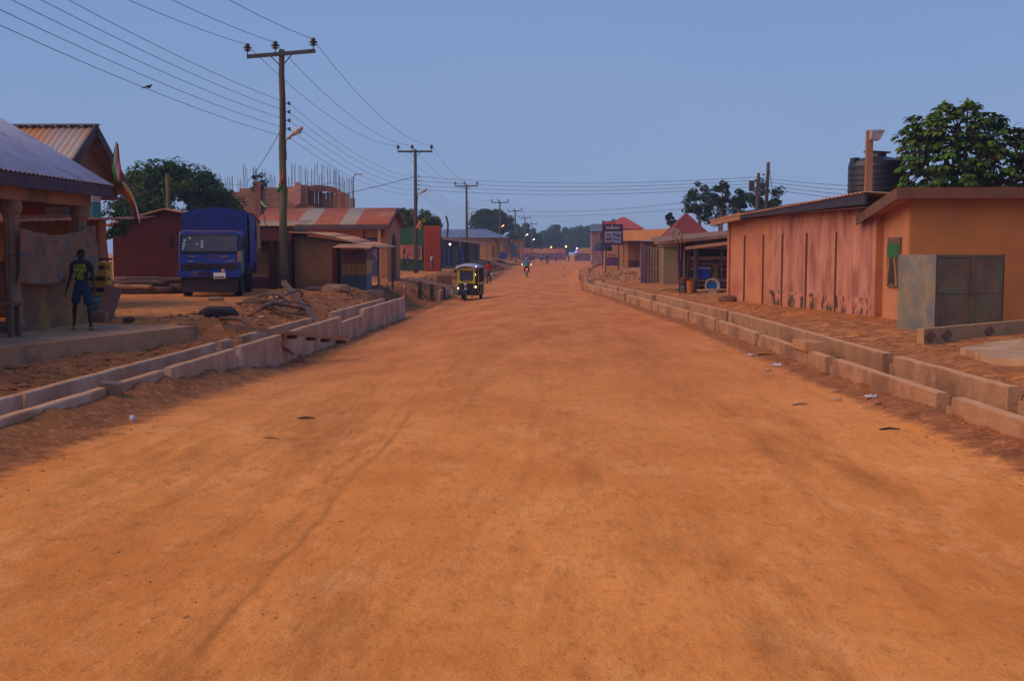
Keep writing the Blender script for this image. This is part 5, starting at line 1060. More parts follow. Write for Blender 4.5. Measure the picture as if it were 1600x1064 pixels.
# kerb with diamonds and slab
t = thing('patterned_kerb', 'low concrete kerb with brown diamond pattern in front of the metal box', 'kerb', (8, 22.4, .4)); p0, p1 = G(1438, 536, .43), G(1690, 512, .43)
MB().beam(p0 + Vector((0, 0, .1)), p1 + Vector((0, 0, .12)), .14, .34).build('kerb', M('kerb_tan', (.42, .25, .12), (.33, .19, .09), 2), t, w=True)
q = MB(); dd_ = (p1 - p0); nrm = Vector((dd_.y, -dd_.x, 0)).normalized()
for k in (.03, .12, .36, .6, .84):
    c = p0 + dd_ * k + nrm * .072 + Vector((0, 0, .12)); u_ = dd_.normalized()
    q.add([c - u_ * .2, c + Vector((0, 0, -.12)), c + u_ * .2, c + Vector((0, 0, .12)), c - u_ * .2 + nrm * .02, c + Vector((0, 0, -.12)) + nrm * .02, c + u_ * .2 + nrm * .02, c + Vector((0, 0, .12)) + nrm * .02], [(3, 2, 1, 0), (4, 5, 6, 7), (0, 1, 5, 4), (1, 2, 6, 5), (2, 3, 7, 6), (3, 0, 4, 7)])
q.build('diamond', M('diamond_brown', (.2, .1, .06)), t, w=True)
sp_ = [G(1500, 547, .46), G(1560, 536, .46), G(1700, 520, .46), G(1720, 590, .46), G(1600, 566, .46), G(1545, 562, .46)]
o = MB().prism([(p.x, p.y) for p in sp_], 'z', .3, .5).build('concrete_slab', M('slab_tan', (.52, .33, .19), (.4, .24, .13), 1.8, c3=(.36, .17, .08), s3=1.4, t3=(.45, .6))); o['kind'] = 'structure'
# water tank + post
t = thing('water_tank', 'large black ribbed water tank standing above the pink building', 'water tank', (10.1, 38, .12))
tkm = M('tank_black', (.013, .014, .028), (.009, .01, .02), 2, rough=.4, bump=.05, spec=.5); R_t = .9; pr = [(R_t * .97, 3.3)]
z = 3.35
while z < 5.05: pr += [(R_t, z), (R_t, z + .09), (R_t * .985, z + .1), (R_t * .985, z + .13)]; z += .17
pr += [(R_t, 5.15), (R_t * .96, 5.3), (R_t * .6, 5.42), (.3, 5.46), (.28, 5.58), (.05, 5.6)]
MB().lathe([(r, z - .4) for r, z in pr], (0, 0, 0), 40).build('tank', tkm, t)
for a in range(6): th = a * math.pi / 3 + .3; MB().box((.8 * math.cos(th), .8 * math.sin(th), 4.92), (.16, .3, .2), 0, (0, 0, th)).build('lifting_lug', tkm, t)
MB().bx(-.9, -.9, -.2, .9, .9, 2.89).build('stand', plast, t); MB().box((.0, 0, 5.22), (.7, .5, .05), 0, (.03, .05, .2)).build('lid', fascia, t)
t = thing('floodlight_post', 'square timber post with a tilted floodlight on top in front of the black tank', 'post', (8.45, 32.6, .2))
MB().hexa([(-.1, -.09, 0), (.1, -.09, 0), (.1, .09, 0), (-.1, .09, 0), (-.09, -.08, 5.28), (.08, -.08, 5.28), (.08, .08, 5.28), (-.09, .08, 5.28)]).build('post', M('post_orange_wood', (.3, .15, .09), (.2, .1, .06), 3, st=(2, 2, .3)), t)
MB().hexa([(-.02, -.24, 5.02), (.22, -.24, 5.0), (.16, -.1, 4.98), (-.04, -.1, 5.0), (.0, -.3, 5.24), (.34, -.3, 5.26), (.2, -.1, 5.3), (-.04, -.1, 5.28)]).build('floodlight', M('flood_glass', (.32, .3, .36), (.2, .2, .25), 5, rough=.3), t)
# wooden shed
t = thing('open_shed', 'open wooden shed with slatted back and rough plank roof beside the pink building', 'shed', (6, 49, .42))
MB().hexa([(3.9, 47.8, 2.42), (7.5, 47.8, 2.78), (7.7, 51.8, 3.0), (3.9, 51.8, 2.66), (3.9, 47.8, 2.55), (7.5, 47.8, 2.92), (7.7, 51.8, 3.12), (3.9, 51.8, 2.78)]).build('roof', M('thatch_grey', (.27, .15, .09), (.17, .1, .065), 3, c3=(.12, .07, .05), s3=3, t3=(.5, .65)), t, w=True)
MB().hexa([(5.0, 47.6, 2.22), (7.4, 47.6, 2.5), (7.4, 47.66, 2.5), (5.0, 47.66, 2.22), (5.0, 47.6, 2.34), (7.4, 47.6, 2.64), (7.4, 47.66, 2.64), (5.0, 47.66, 2.34)]).build('eave_board', M('eave_orange', (.5, .24, .12)), t, w=True)
purp = M('post_purple', (.07, .04, .06), (.05, .03, .045))
for a, c, r in (((5.0, 49.3, .3), (4.85, 49.2, 2.5), .07), ((5.5, 48.2, .3), (5.48, 48.1, 2.5), .1), ((5.35, 50.5, .3), (5.5, 50.3, 2.6), .06), ((6.6, 48.3, .3), (6.55, 48.2, 2.6), .05), ((5.15, 50.9, .3), (5.2, 50.7, 2.6), .06)): MB().tube([a, c], r, 7).build('post', purp, t, w=True)
for k in range(9): MB().box((6.75, 51.5, .65 + .24 * k), (2.5, .04, .16 if k % 3 else .1), 0, (0, random.uniform(-.02, .02), 0)).build('back_slat', [wood, woodl, woodd, M('slat_orange', (.33, .16, .08))][k % 4], t, w=True)
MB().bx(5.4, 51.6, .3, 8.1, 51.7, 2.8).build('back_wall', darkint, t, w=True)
o = MB().hexa([(5.55, 48.55, .95), (6.0, 48.45, .95), (6.05, 48.75, .95), (5.6, 48.85, .95), (5.55, 48.55, 1.0), (6.05, 48.45, 1.0), (6.1, 48.8, 1.0), (5.6, 48.9, 1.0)]).bx(5.58, 48.6, .4, 5.64, 48.66, .95).bx(5.98, 48.55, .4, 6.04, 48.6, .95).bx(5.62, 48.8, .4, 5.68, 48.86, .95).build('small_table', woodl); tag(o, 'small wooden table under the blue cool box', 'table')
t = thing('cool_box', 'blue cool box with pale lid on a small table in the open shed', 'cool box', (5.82, 48.6, 1.0)); o = MB().box((0, 0, .22), (.6, .36, .42), 0).build('body', M('cooler_blue', (.015, .03, .3), rough=.4, bump=0), t); MB().box((0, 0, .465), (.62, .38, .07)).build('lid', M('cooler_lid', (.2, .28, .5), rough=.4, bump=0), t)
t = thing('wash_basin', 'round white enamel basin leaning on its side with blue inside', 'basin', (6.18, 48.2, .72)); TT = Matrix.Rotation(math.radians(80), 4, 'X'); MB().lathe([(.17, -.12), (.24, -.02), (.3, .06), (.32, .06), (.32, .075), (.27, .075), (.21, -.02), (.15, -.1)], (0, 0, 0), 26, 0, TT).build('bowl', M('enamel', (.4, .36, .34), rough=.4, bump=0), t, smooth=True); MB().lathe([(.13, -.095), (.155, -.08), (.2, -.015), (.0, -.016)], (0, 0, 0), 20, 0, TT).build('inner_glaze', M('enamel_blue', (.03, .1, .3), rough=.4, bump=0), t)
t = thing('orange_bucket', 'tall orange bucket on the ground beside the purple shed post', 'bucket', (XX(1077, 47.6), 47.6, .45)); MB().lathe([(.12, 0), (.15, .48), (.16, .5), (.145, .5), (.12, .03)], (0, 0, 0), 18).build('bucket', M('bucket_orange', (.52, .14, .02), rough=.5, bump=0), t); MB().tube([(.155 * math.cos(a), -.02, .48 + .08 * math.sin(a)) for a in [math.pi * k / 8 for k in range(9)]], .006, 5).build('handle', steel, t)
t = thing('coal_pot', 'grey metal coal pot with red pan left of the orange bucket', 'stove', (XX(1066, 47.9), 47.9, .45)); MB().lathe([(.13, 0), (.14, .2), (.09, .28), (.16, .42), (.15, .43)], (0, 0, 0), 12).build('stove_body', M('pot_grey', (.09, .1, .12)), t); MB().lathe([(.1, .43), (.19, .55), (.2, .62), (.18, .62), (.1, .46)], (0, 0, 0), 14).build('pan', M('pan_red', (.3, .08, .05)), t)
person('person in mustard yellow dress standing inside the open shed', (XX(1116, 50.3), 50.3, .45), .5, {}, M('dress_mustard', (.28, .15, .04), (.2, .1, .03), 6), M('dress_mustard_low', (.26, .13, .04), (.2, .1, .03), 6), skirt=True, sc=.8)
for k, (x, y, l, a) in enumerate(((4.55, 48.6, 1.1, .2), (4.7, 48.9, .9, -.3), (6.4, 47.4, 1.9, .02), (4.8, 48.3, .7, .6))):
    o = MB().tube([(x - l / 2 * math.cos(a), y - l / 2 * math.sin(a), .55), (x, y, .6), (x + l / 2 * math.cos(a), y + l / 2 * math.sin(a), .55)], .05, 6).build('firewood', woodl, smooth=True); tag(o, ['short pale stick lying left of the coal pot', 'dark short stick behind the coal pot', 'long pale log on the ground before the wash basin', 'crooked stick nearest the coal pot'][k], 'firewood', 'firewood by the open shed')
# plank fence kiosk
t = thing('plank_kiosk', 'grey plank fenced kiosk with gaps between upright boards on the right', 'kiosk', (5.2, 62.5, .45))
pk_ = M('plank_grey', (.30, .21, .15), (.22, .15, .11), 3, st=(2, 2, .3))
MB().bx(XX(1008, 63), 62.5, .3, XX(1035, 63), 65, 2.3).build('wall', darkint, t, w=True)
for k in range(6): x = XX(1010.5, 62) + k * .148; MB().bx(x, 62.3, .3, x + .095, 62.36, 2.4 + .05 * math.sin(k * 2)).build('plank', pk_, t, w=True)
MB().bx(XX(1010, 62), 62.37, 1.2, XX(1035, 62), 62.42, 1.3).build('rail', pk_, t, w=True)
for px in (1002, 1006): MB().bx(XX(px, 62.4) - .07, 62.2, .3, XX(px, 62.4) + .07, 62.4, 2.5).build('purple_post', M('post_mauve', (.13, .07, .13)), t, w=True)
t = thing('tan_hut', 'square tan mud hut with faint green patch under the red pyramid roof', 'hut', (6.2, 63, .45)); MB().bx(XX(1035.5, 60), 60, .3, XX(1064, 60), 63, 2.4).build('wall', M('tan_wall', (.24, .145, .09), (.19, .11, .07), 1.5, c3=(.14, .14, .07), s3=1.2, t3=(.52, .62)), t, w=True)
MB().bx(XX(1033, 60), 59.8, 2.4, XX(1066, 60), 63.2, 2.48).build('roof', wood, t, w=True)
t = thing('satellite_dish', 'tan round satellite dish on a leaning pole in front of the red pyramid roof', 'satellite dish', (XX(1061, 47), 47, .45))
MB().tube([(0, 0, 0), (-.1, 0, 2.25)], .035, 7).build('mast', purp, t); TT = Matrix.Translation((-.2, -.1, 2.35)) @ Matrix.Rotation(math.radians(70), 4, 'X') @ Matrix.Rotation(.35, 4, 'Y'); MB().lathe([(.04, -.0), (.2, .02), (.27, .055), (.275, .07), (.2, .04), (.03, .015)], (0, 0, 0), 24, 0, TT).build('reflector', M('dish_tan', (.42, .25, .15)), t, smooth=True); MB().tube([TT @ Vector((0, -.26, .05)), TT @ Vector((0, -.05, .3))], .012, 5).ell(TT @ Vector((0, -.03, .31)), (.04, .04, .04), 8, 6).build('receiver_arm', steel, t)
# red pyramid roof house
t = thing('red_pyramid_house', 'small house with steep dark red pyramid roof behind the open shed', 'house', (7.6, 70, .45)); rr_ = M('dark_red_roof', (.22, .035, .03), (.17, .03, .028), 1.2, rough=.6, bump=.05)
x0, x1 = XX(1030, 69), XX(1119, 69); zt, ze = ZZ(335, 71), ZZ(381, 68); ap = ((x0 + x1) / 2 + .0, 71, zt); c4 = [(x0, 68.2, ze), (x1, 68.2, ze), (x1, 74, ze), (x0, 74, ze)]
b = MB().add(c4 + [ap], [(0, 1, 4), (1, 2, 4), (2, 3, 4), (3, 0, 4), (3, 2, 1, 0)]); b.build('roof', rr_, t, w=True)
q = MB()
for k in range(25):
    f_ = k / 24; x = x0 + (x1 - x0) * f_; tt = 1 - abs(f_ - .5) * 2; q.beam((x, 68.2, ze + .01), (x, 68.2 + 2.8 * tt, ze + (zt - ze) * tt + .01), .045, .05)
for a in c4: q.beam(a, (ap[0], ap[1], ap[2] + .01), .12, .06)
q.build('roof_ribs', rr_, t, w=True); MB().bx(x0 + .5, 69, .3, x1 - .5, 73.4, ze).build('wall', ochre, t, w=True)
# long orange parapet building
t = thing('long_orange_shop', 'long low orange building with pillared veranda and deep parapet on the right', 'shop', (8, 106, .6)); fa = M('parapet_orange', (.46, .22, .09), (.4, .18, .075), .8, c3=(.33, .15, .07), s3=.6, t3=(.52, .7))
MB().hexa([(XX(967, 104), 104, 3.1), (XX(1062, 100), 100, 3.1), (XX(1062, 100), 100.3, 3.1), (XX(967, 104), 104.3, 3.1), (XX(967, 104), 104, 4.02), (XX(1062, 100), 100, 4.15), (XX(1062, 100), 100.3, 4.15), (XX(967, 104), 104.3, 4.02)]).build('parapet', fa, t, w=True)
MB().bx(XX(968, 104), 104.31, 3.0, XX(1062, 104), 116, 3.09).build('roof', fascia, t, w=True)
MB().bx(XX(967, 104) - .1, 103.8, 2.92, XX(1062, 100), 103.95, 3.06).build('beam', fascia, t, w=True)
MB().bx(XX(979, 107), 107, .3, 13, 112, 2.98).build('wall', M('orange_inner', (.36, .15, .055)), t, w=True); MB().bx(XX(979, 106.9), 106.9, .3, 13, 106.98, 1.3).build('dado', M('maroon_dado', (.12, .03, .03)), t, w=True)
for px, wd in ((971, .32), (978, .26), (1003, .2)): MB().bx(XX(px, 104) - wd, 104.4, .2, XX(px, 104) + wd * .6, 104.8, 3.0).build('pillar', fa, t, w=True)
MB().hexa([(XX(967, 104), 103, .2), (12, 102, .2), (12, 107, .2), (XX(967, 104), 107, .2), (XX(967, 104), 103.2, .7), (12, 102.2, .7), (12, 107, .7), (XX(967, 104), 107, .7)]).build('platform', concr, t, w=True)
# billboard
t = thing('billboard', 'dark framed billboard with unreadable white heading and pale blue picture beside the orange shop', 'billboard', (XX(956, 98), 98, .6)); D = 98
MB().bx(XX(941, D), D, ZZ(383, D), XX(972.5, D), D + .12, ZZ(351, D)).build('board', M('board_dark', (.035, .022, .045)), t, w=True)
MB().bx(XX(940, D), D + .13, ZZ(384, D), XX(943, D), D + .25, ZZ(345, D)).build('frame_edge', M('frame_red', (.2, .03, .05)), t, w=True)
pc = MB().bx(XX(944, D), D - .03, ZZ(380, D), XX(969.5, D), D - .01, ZZ(362, D)).build('picture', M('bill_lilac', (.28, .25, .42), (.14, .16, .26), 2.5), t, w=True); q = MB()
for px, py, w_, h_ in ((946, 366, 8, 3), (957, 365, 4, 4), (962, 366, 6, 5), (946, 372, 9, 4), (958, 373, 3, 3), (962, 374, 6, 2.5), (947, 378, 12, 1.2)): q.bx(XX(px, D), D - .045, ZZ(py + h_, D), XX(px + w_, D), D - .032, ZZ(py, D))
q.build('printed_shapes', M('bill_dark', (.06, .07, .13)), pc, w=True)
q = MB()
for k in range(9): q.bx(XX(946.5 + 2.3 * k, D), D - .02, ZZ(358.2, D), XX(948.2 + 2.3 * k, D), D - .004, ZZ(354.8 + (k % 3) * .3, D))
q.box((XX(955.5, D), D - .01, ZZ(353.2, D)), (.14, .02, .1)); q.build('heading_marks', M('bill_white', (.4, .37, .42)), t, w=True)
for px in (946, 966): MB().tube([(XX(px, D), D + .2, .3), (XX(px, D), D + .2, ZZ(352, D))], .06, 6).build('post', steel, t, w=True)
# red hipped and blue houses
t = thing('red_hip_house', 'two storey orange house with bright red hipped roof behind the billboard', 'house', (8, 150, .6)); rb_ = M('bright_red_roof', (.38, .05, .035), (.32, .045, .035), 1, rough=.6, bump=.05); D = 148
x0, x1 = XX(942, D), XX(1006, D); ze, zt = ZZ(358, D), ZZ(340, D + 4); vs = [(x0, D, ze), (x1, D, ze), (x1, D + 9, ze), (x0, D + 9, ze), (XX(969, D + 4), D + 4.5, zt), (XX(976, D + 4), D + 4.5, zt)]
MB().add(vs, [(0, 1, 5, 4), (1, 2, 5), (2, 3, 4, 5), (3, 0, 4), (3, 2, 1, 0)]).build('roof', rb_, t, w=True); MB().bx(XX(942, D), D - 2.5, ZZ(352, D), XX(960, D), D + .5, ZZ(347, D)).build('porch_roof', rb_, t, w=True)
MB().bx(x0 + .4, D + .5, .3, x1 - .4, D + 8.5, ze - .01).build('wall', orange, t, w=True)
for px in (988, 996): MB().bx(XX(px, D), D + .42, 3.8, XX(px, D) + .5, D + .49, 4.8).build('window', darkint, t, w=True)
t = thing('blue_roof_tall_house', 'tall narrow house with blue-grey roof and pinkish wall left of the billboard', 'house', (5.5, 165, .6)); D = 165
MB().hexa([(XX(923, D), D, ZZ(362, D)), (XX(946, D), D, ZZ(362, D)), (XX(946, D), D + 7, ZZ(362, D)), (XX(923, D), D + 7, ZZ(362, D)), (XX(923, D), D + .6, ZZ(350.5, D)), (XX(946, D), D + .6, ZZ(350.5, D)), (XX(946, D), D + 6, ZZ(350.5, D)), (XX(923, D), D + 6, ZZ(350.5, D))]).build('roof', brm, t, w=True)
MB().prism([(XX(946, D), ZZ(352, D)), (XX(960, D), ZZ(340.5, D)), (XX(975, D), ZZ(352, D))], 'y', D + 5, D + 9).build('rear_gable', brm, t, w=True)
MB().bx(XX(924, D), D + .3, .3, XX(960, D), D + 7, ZZ(362.1, D)).build('wall', M('wall_mauve', (.3, .16, .16), (.2, .1, .12), 1), t, w=True)
for px in (927, 931, 935): MB().bx(XX(px, D), D + .2, ZZ(373, D), XX(px, D) + .15, D + .29, ZZ(364, D)).build('balustrade_post', M('post_pink', (.42, .25, .24)), t, w=True)
MB().bx(XX(937, D), D + .2, ZZ(374, D), XX(943, D), D + .28, ZZ(365, D)).build('window', darkint, t, w=True)
MB().bx(XX(921, D), D - .8, ZZ(364, D), XX(925, D), D + .2, ZZ(362.3, D)).build('eave_bracket', steel, t, w=True)
# dark bush / umbrella under the billboard and stall
t = thing('market_umbrella', 'dark blue market umbrella on a pole left of the billboard', 'umbrella', (XX(941, 112), 112, .5)); MB().lathe([(.95, 1.7), (.9, 2.1), (.55, 2.55), (.05, 2.75)], (0, 0, 0), 10).build('canopy', M('umb_navy', (.04, .04, .10), (.03, .03, .07)), t); MB().tube([(0, 0, 0), (0, 0, 2.7)], .035, 6).build('pole', steel, t)
t = thing('roadside_stall', 'small purple and yellow roadside stall under the billboard', 'stall', (XX(956, 108), 108, .6)); MB().bx(-.5, 0, .2, .55, .8, 1.0).build('counter', M('stall_purple', (.12, .04, .16)), t); MB().bx(-.35, -.1, 1.05, .45, .5, 1.35).build('goods', voro('stall_goods', [(.45, .3, .05), (.3, .08, .05), (.1, .05, .2)], 6, (.3, .15, .08)), t); MB().bx(-.7, -.2, 2.3, .7, 1.2, 2.4).build('roof', rustm, t)
for a in (-.6, .6): MB().bx(a - .03, 0, 0, a + .03, .06, 2.3).build('post', wood, t)
# market stalls far
canc = [(.5, .22, .13), (.46, .16, .15), (.5, .26, .14), (.42, .17, .15), (.48, .2, .1), (.44, .2, .2)]
st = [(856, 255, 3.9, 'round topped orange stall canopy in the far market, behind the far motorbike'), (874, 262, 3.2, 'pinkish stall canopy in the far market under the right orange lamp'), (913, 235, 3.4, 'flat orange stall canopy in the far market left of the dark umbrella'), (822, 240, 3.0, 'pink stall canopy at the left end of the far market'), (838, 290, 3, 'small pale canopy far back in the market'), (936, 250, 3.6, 'orange stall canopy at the right end of the far market')]
cl = voro('market_clutter', [(.14, .09, .15), (.2, .11, .12), (.34, .15, .08), (.1, .07, .11), (.24, .18, .26)], 1.8, (.16, .1, .2))
for i, (px, D, wd, lb) in enumerate(st):
    x = XX(px, D); z0 = .25; t = thing('market_stall', lb, 'stall', (x, D, z0), 0, 'canopied stalls of the far market'); m = M('canopy', canc[i], tuple(v * .75 for v in canc[i]), .8)
    pr = [(-wd / 2, 1.5), (-wd / 2 * .85, 2.15), (-wd / 4, 2.6), (wd / 4, 2.6), (wd / 2 * .85, 2.15), (wd / 2, 1.5)]; MB().prism(pr, 'y', 0, 3).build('canopy', m, t); MB().bx(-wd / 2 * .9, .2, 0, wd / 2 * .9, 2.5, 1.75).build('goods', cl, t)
    for a in (-wd / 2 * .95, wd / 2 * .9): MB().bx(a, .05, 0, a + .08, .12, 1.6).build('post', wood, t)
crowd0, _ = person('person in pale top standing at the left end of the far market', (XX(846, 215), 215, .1), 0, {}, M('crowd_pale', (.3, .25, .36)), drk, 'people standing in the far market')
for k, (px, D, nm) in enumerate(((834, 225, 'person standing between the pale canopy and the pink stall of the far market'), (868, 228, 'person standing below the left orange market lamp'), (888, 232, 'person standing right of the right orange market lamp'), (899, 226, 'person standing by the violet light of the market'), (829, 218, 'leftmost person standing in the far market'))):
    dup(crowd0, (XX(px, D), D, .1), k * 1.1, nm)
# far lamps
def lamp_post(px, py, D, m, lb, r=.22, nm='market_lamp'):
    t = thing(nm, lb, 'lamp', (XX(px, D), D, .3), 0, 'lit lamps at the far market'); z = ZZ(py, D) - .3; MB().tube([(0, 0, 0), (0, 0, z)], .05, 5).build('post', steel, t); MB().ell((0, -.06, z), (r, r, r), 10, 8).build('lit_bulb', m, t, smooth=True)
lamp_post(861, 386.5, 250, M('glow_amber', (1, .5, .1), emit=(1, .4, .08), es=4), 'left orange lamp over the far market', .17)
lamp_post(884, 385.5, 250, M('glow_orange', (1, .5, .1), emit=(1, .4, .1), es=6), 'right orange lamp over the far market', .19)
lamp_post(901, 388.5, 240, M('glow_pale', (1, .9, .9), emit=(1, .85, .75), es=6), 'small white lamp above the violet light', .14)
lamp_post(900, 393.5, 236, M('glow_violet', (.2, .1, 1), emit=(.12, .06, 1), es=5), 'violet blue light low in the far market', .26)
lamp_post(897.5, 367.5, 330, steel, 'plain unlit thin pole rising above the far trees', .1, 'thin_pole')
# survey sticks
rs, wsx = M('stick_red', (.45, .03, .03)), M('stick_white', (.5, .45, .42))
for px, D, z1, lb in ((630.5, 44.3, .95, 'red striped survey stick at the end of the left drain wall'), (880.5, 98, 1.95, 'thin dark red survey stick standing in the far road'), (924, 80, 1.8, 'red and white survey stick at the end of the right drain')):
    x = XX(px, D); z0 = zg(x, D) - .05; b = MB(); n = 6
    for k in range(n): a = z0 + (z1 - z0) * k / n; b.tube([(x, D, a), (x, D, z0 + (z1 - z0) * (k + 1) / n)], .022, 6, k % 2)
    o = b.build('survey_stick', [rs, wsx]); tag(o, lb, 'survey stick', 'survey sticks along the drains')
# ---------------------------------------------------------------- trees
def leafmat(name, c): 
    m = M(name, c, tuple(v * .6 for v in c), 3, rough=.9, bump=0, spec=.06); return m
def leaf_mesh(name, cen, nrm, size, mats, parent, asp=.5, bend=.25, mi=None):
    n = len(cen); a = rng.normal(size=(n, 3)); nrm = nrm / np.linalg.norm(nrm, axis=1, keepdims=True)
    u = np.cross(nrm, a); u /= np.linalg.norm(u, axis=1, keepdims=True); v = np.cross(nrm, u); s = size[:, None]
    p = np.stack([cen - u * s, cen - v * s * asp - nrm * s * bend * .0, cen + u * s - nrm * s * bend, cen + v * s * asp], 1)
    me = bpy.data.meshes.new(name); me.vertices.add(n * 4); me.vertices.foreach_set('co', p.reshape(-1, 3).astype(np.float32).ravel())
    me.loops.add(n * 4); me.loops.foreach_set('vertex_index', np.arange(n * 4)); me.polygons.add(n); me.polygons.foreach_set('loop_start', np.arange(0, n * 4, 4)); me.polygons.foreach_set('loop_total', np.full(n, 4))
    for m in mats: me.materials.append(m)
    me.polygons.foreach_set('material_index', (mi if mi is not None else rng.integers(0, len(mats), n)).astype(np.int32)); me.update(calc_edges=True)
    o = bpy.data.objects.new(name, me); COL.objects.link(o); o.parent = parent; return o
def tree(name, label, loc, cz, rad, ncl, per, ls, cols, tr=.25, group=None, clr=.28, flat=.7, cx=0, limbs=6, seed=0):
    global rng; rng = np.random.default_rng(100 + seed); random.seed(seed)
    t = thing(name, label, 'tree', loc, 0, group); R = np.array(rad)
    d = rng.normal(size=(ncl, 3)); d /= np.linalg.norm(d, axis=1, keepdims=True); rr = rng.uniform(.35, .92, (ncl, 1)) ** .6
    cc = d * rr * R; cc[:, 2] = np.where(cc[:, 2] < -R[2] * .55, -R[2] * .55 * rng.uniform(.4, 1, ncl), cc[:, 2]); cc += np.array([cx, 0, cz])
    rc = clr * R.mean() * rng.uniform(.6, 1.25, ncl); ci = np.repeat(np.arange(ncl), per)
    q = rng.normal(size=(ncl * per, 3)); q /= np.linalg.norm(q, axis=1, keepdims=True); q *= rng.uniform(.3, 1, (len(q), 1)) ** .5
    cen = cc[ci] + q * rc[ci][:, None] * np.array([1, 1, flat]); nr = q + np.array([0, 0, .8]) + rng.normal(size=q.shape) * .45
    sz = ls * rng.uniform(.6, 1.3, len(cen)); tone = rng.integers(0, len(cols), ncl); mi = np.where(rng.random(len(cen)) < .75, tone[ci], rng.integers(0, len(cols), len(cen)))
    leaf_mesh('crown', cen, nr, sz, [leafmat('leaf', c) for c in cols], t, mi=mi)
    tb = MB(); fork = Vector((cx * .5, 0, cz - R[2] * .75)); tb.tube([(0, 0, -.3), (fork.x * .3 + .05, .03, fork.z * .5), tuple(fork)], [tr * 1.25, tr, tr * .8], 9)
    for k in range(limbs):
        e = Vector(cc[k * ncl // limbs]); m_ = fork.lerp(e, .5) + Vector((0, 0, -.1 * R[2])); tb.tube([fork, m_, e], [tr * .6, tr * .4, tr * .12], 6)
    tb.build('trunk', barkm, t, smooth=True); return t
G1 = [(.028, .075, .012), (.045, .11, .015), (.016, .045, .008), (.075, .12, .015)]
G2 = [(.12, .15, .02), (.08, .12, .02), (.16, .17, .03), (.05, .09, .02)]
G3 = [(.025, .07, .025), (.04, .09, .03), (.018, .05, .02)]
tree('mango_tree', 'dense dark green rounded tree rising behind the maroon shed', (XX(268, 76), 76, .4), 4.6, (3.9, 3.4, 3.0), 130, 280, .14, G1, .35, seed=1)
tree('bush', 'small leafy bush in the gap below the gable house eave', (XX(155, 45), 45, .4), 2.9, (1.1, 1.0, .9), 20, 60, .08, G1, .08, seed=2)
tree('shrub', 'small plants growing on top of the unfinished block wall', (XX(394, 84), 85.2, 6.3), .85, (.9, .5, .8), 16, 40, .1, G3, .05, clr=.35, seed=3, limbs=4)
tree('bushy_tree', 'yellow green bushy tree behind the green wall and second pole', (XX(650, 108), 108, .5), 4.0, (2.3, 2, 1.5), 60, 120, .15, G2, .2, seed=4)
tree('bushy_tree', 'yellow green tree edge showing right of the red roofed house gable', (XX(630, 104), 104, .5), 4.1, (1.1, 1.2, 1.4), 30, 100, .14, G2, .15, seed=5)
tree('round_tree', 'large dome shaped dark tree behind the blue roofed house', (XX(767, 225), 225, 1.0), 6.4, (4.5, 4.2, 3.1), 130, 170, .22, G3, .4, seed=6, flat=.5)
tree('round_tree', 'low branch clump of dark leaves right of the dome shaped tree', (XX(800, 210), 210, 1.0), 3.6, (1.4, 1.3, 1.3), 22, 50, .16, G3, .1, seed=7)
far = [(818, 330, 5.3, (5.5, 5, 4.0), 'rounded far tree left behind the white pole lamps'), (850, 430, 4.6, (6.5, 6, 4.8), 'low far tree behind the round orange stall canopy'), (868, 430, 6.4, (6.8, 6, 5.2), 'highest far tree above the middle of the market'),
       (886, 440, 4.8, (6, 6, 4.6), 'low far tree between the right orange lamp and the thin pole'), (903, 420, 5.0, (5.5, 5, 5.2), 'far tree just right of the thin unlit pole'), (918, 400, 6.2, (5.5, 5, 4.6), 'far tree touching the tall blue roofed house'), (833, 420, 3.6, (6, 6, 4.4), 'low far tree right of the rounded far tree'), (806, 300, 3.6, (3.4, 3, 3.2), 'far tree behind the advertising board')]
for i, (px, D, cz, rad, lb) in enumerate(far): tree('far_tree', lb, (XX(px, D), D, .5), cz, rad, 70, 110, .42, [(.025, .085, .03), (.035, .10, .04), (.02, .065, .025)], .4, 'trees at the far end of the road', seed=20 + i)
rt = [(1090, 100, 6.0, (1.35, 1.3, 1.6), 'tall dark tree just right of the red pyramid roof peak'), (1123, 98, 6.2, (.85, .8, 1.3), 'narrow dark tree second from the red pyramid roof'), (1121, 101, 4.8, (2.2, 1.5, 1.1), 'low dark foliage mass above the roofs right of the red pyramid'), (1150, 97, 5.9, (.8, .8, .9), 'thin topped tree left of the paired poles'), (1189, 92, 6.0, (1.5, 1.0, 1.4), 'dark tree growing around the paired poles'), (1046, 110, 4.7, (.5, .5, .9), 'tiny isolated treetop left of the red pyramid roof')]
for i, (px, D, cz, rad, lb) in enumerate(rt): tree('dark_tree', lb, (XX(px, D), D, .5), cz, rad, 30 if rad[0] > .6 else 12, 70, .13, [(.018, .04, .018), (.028, .055, .02), (.012, .028, .014)], .15, 'dark trees beyond the right side roofs', clr=.36, seed=40 + i)
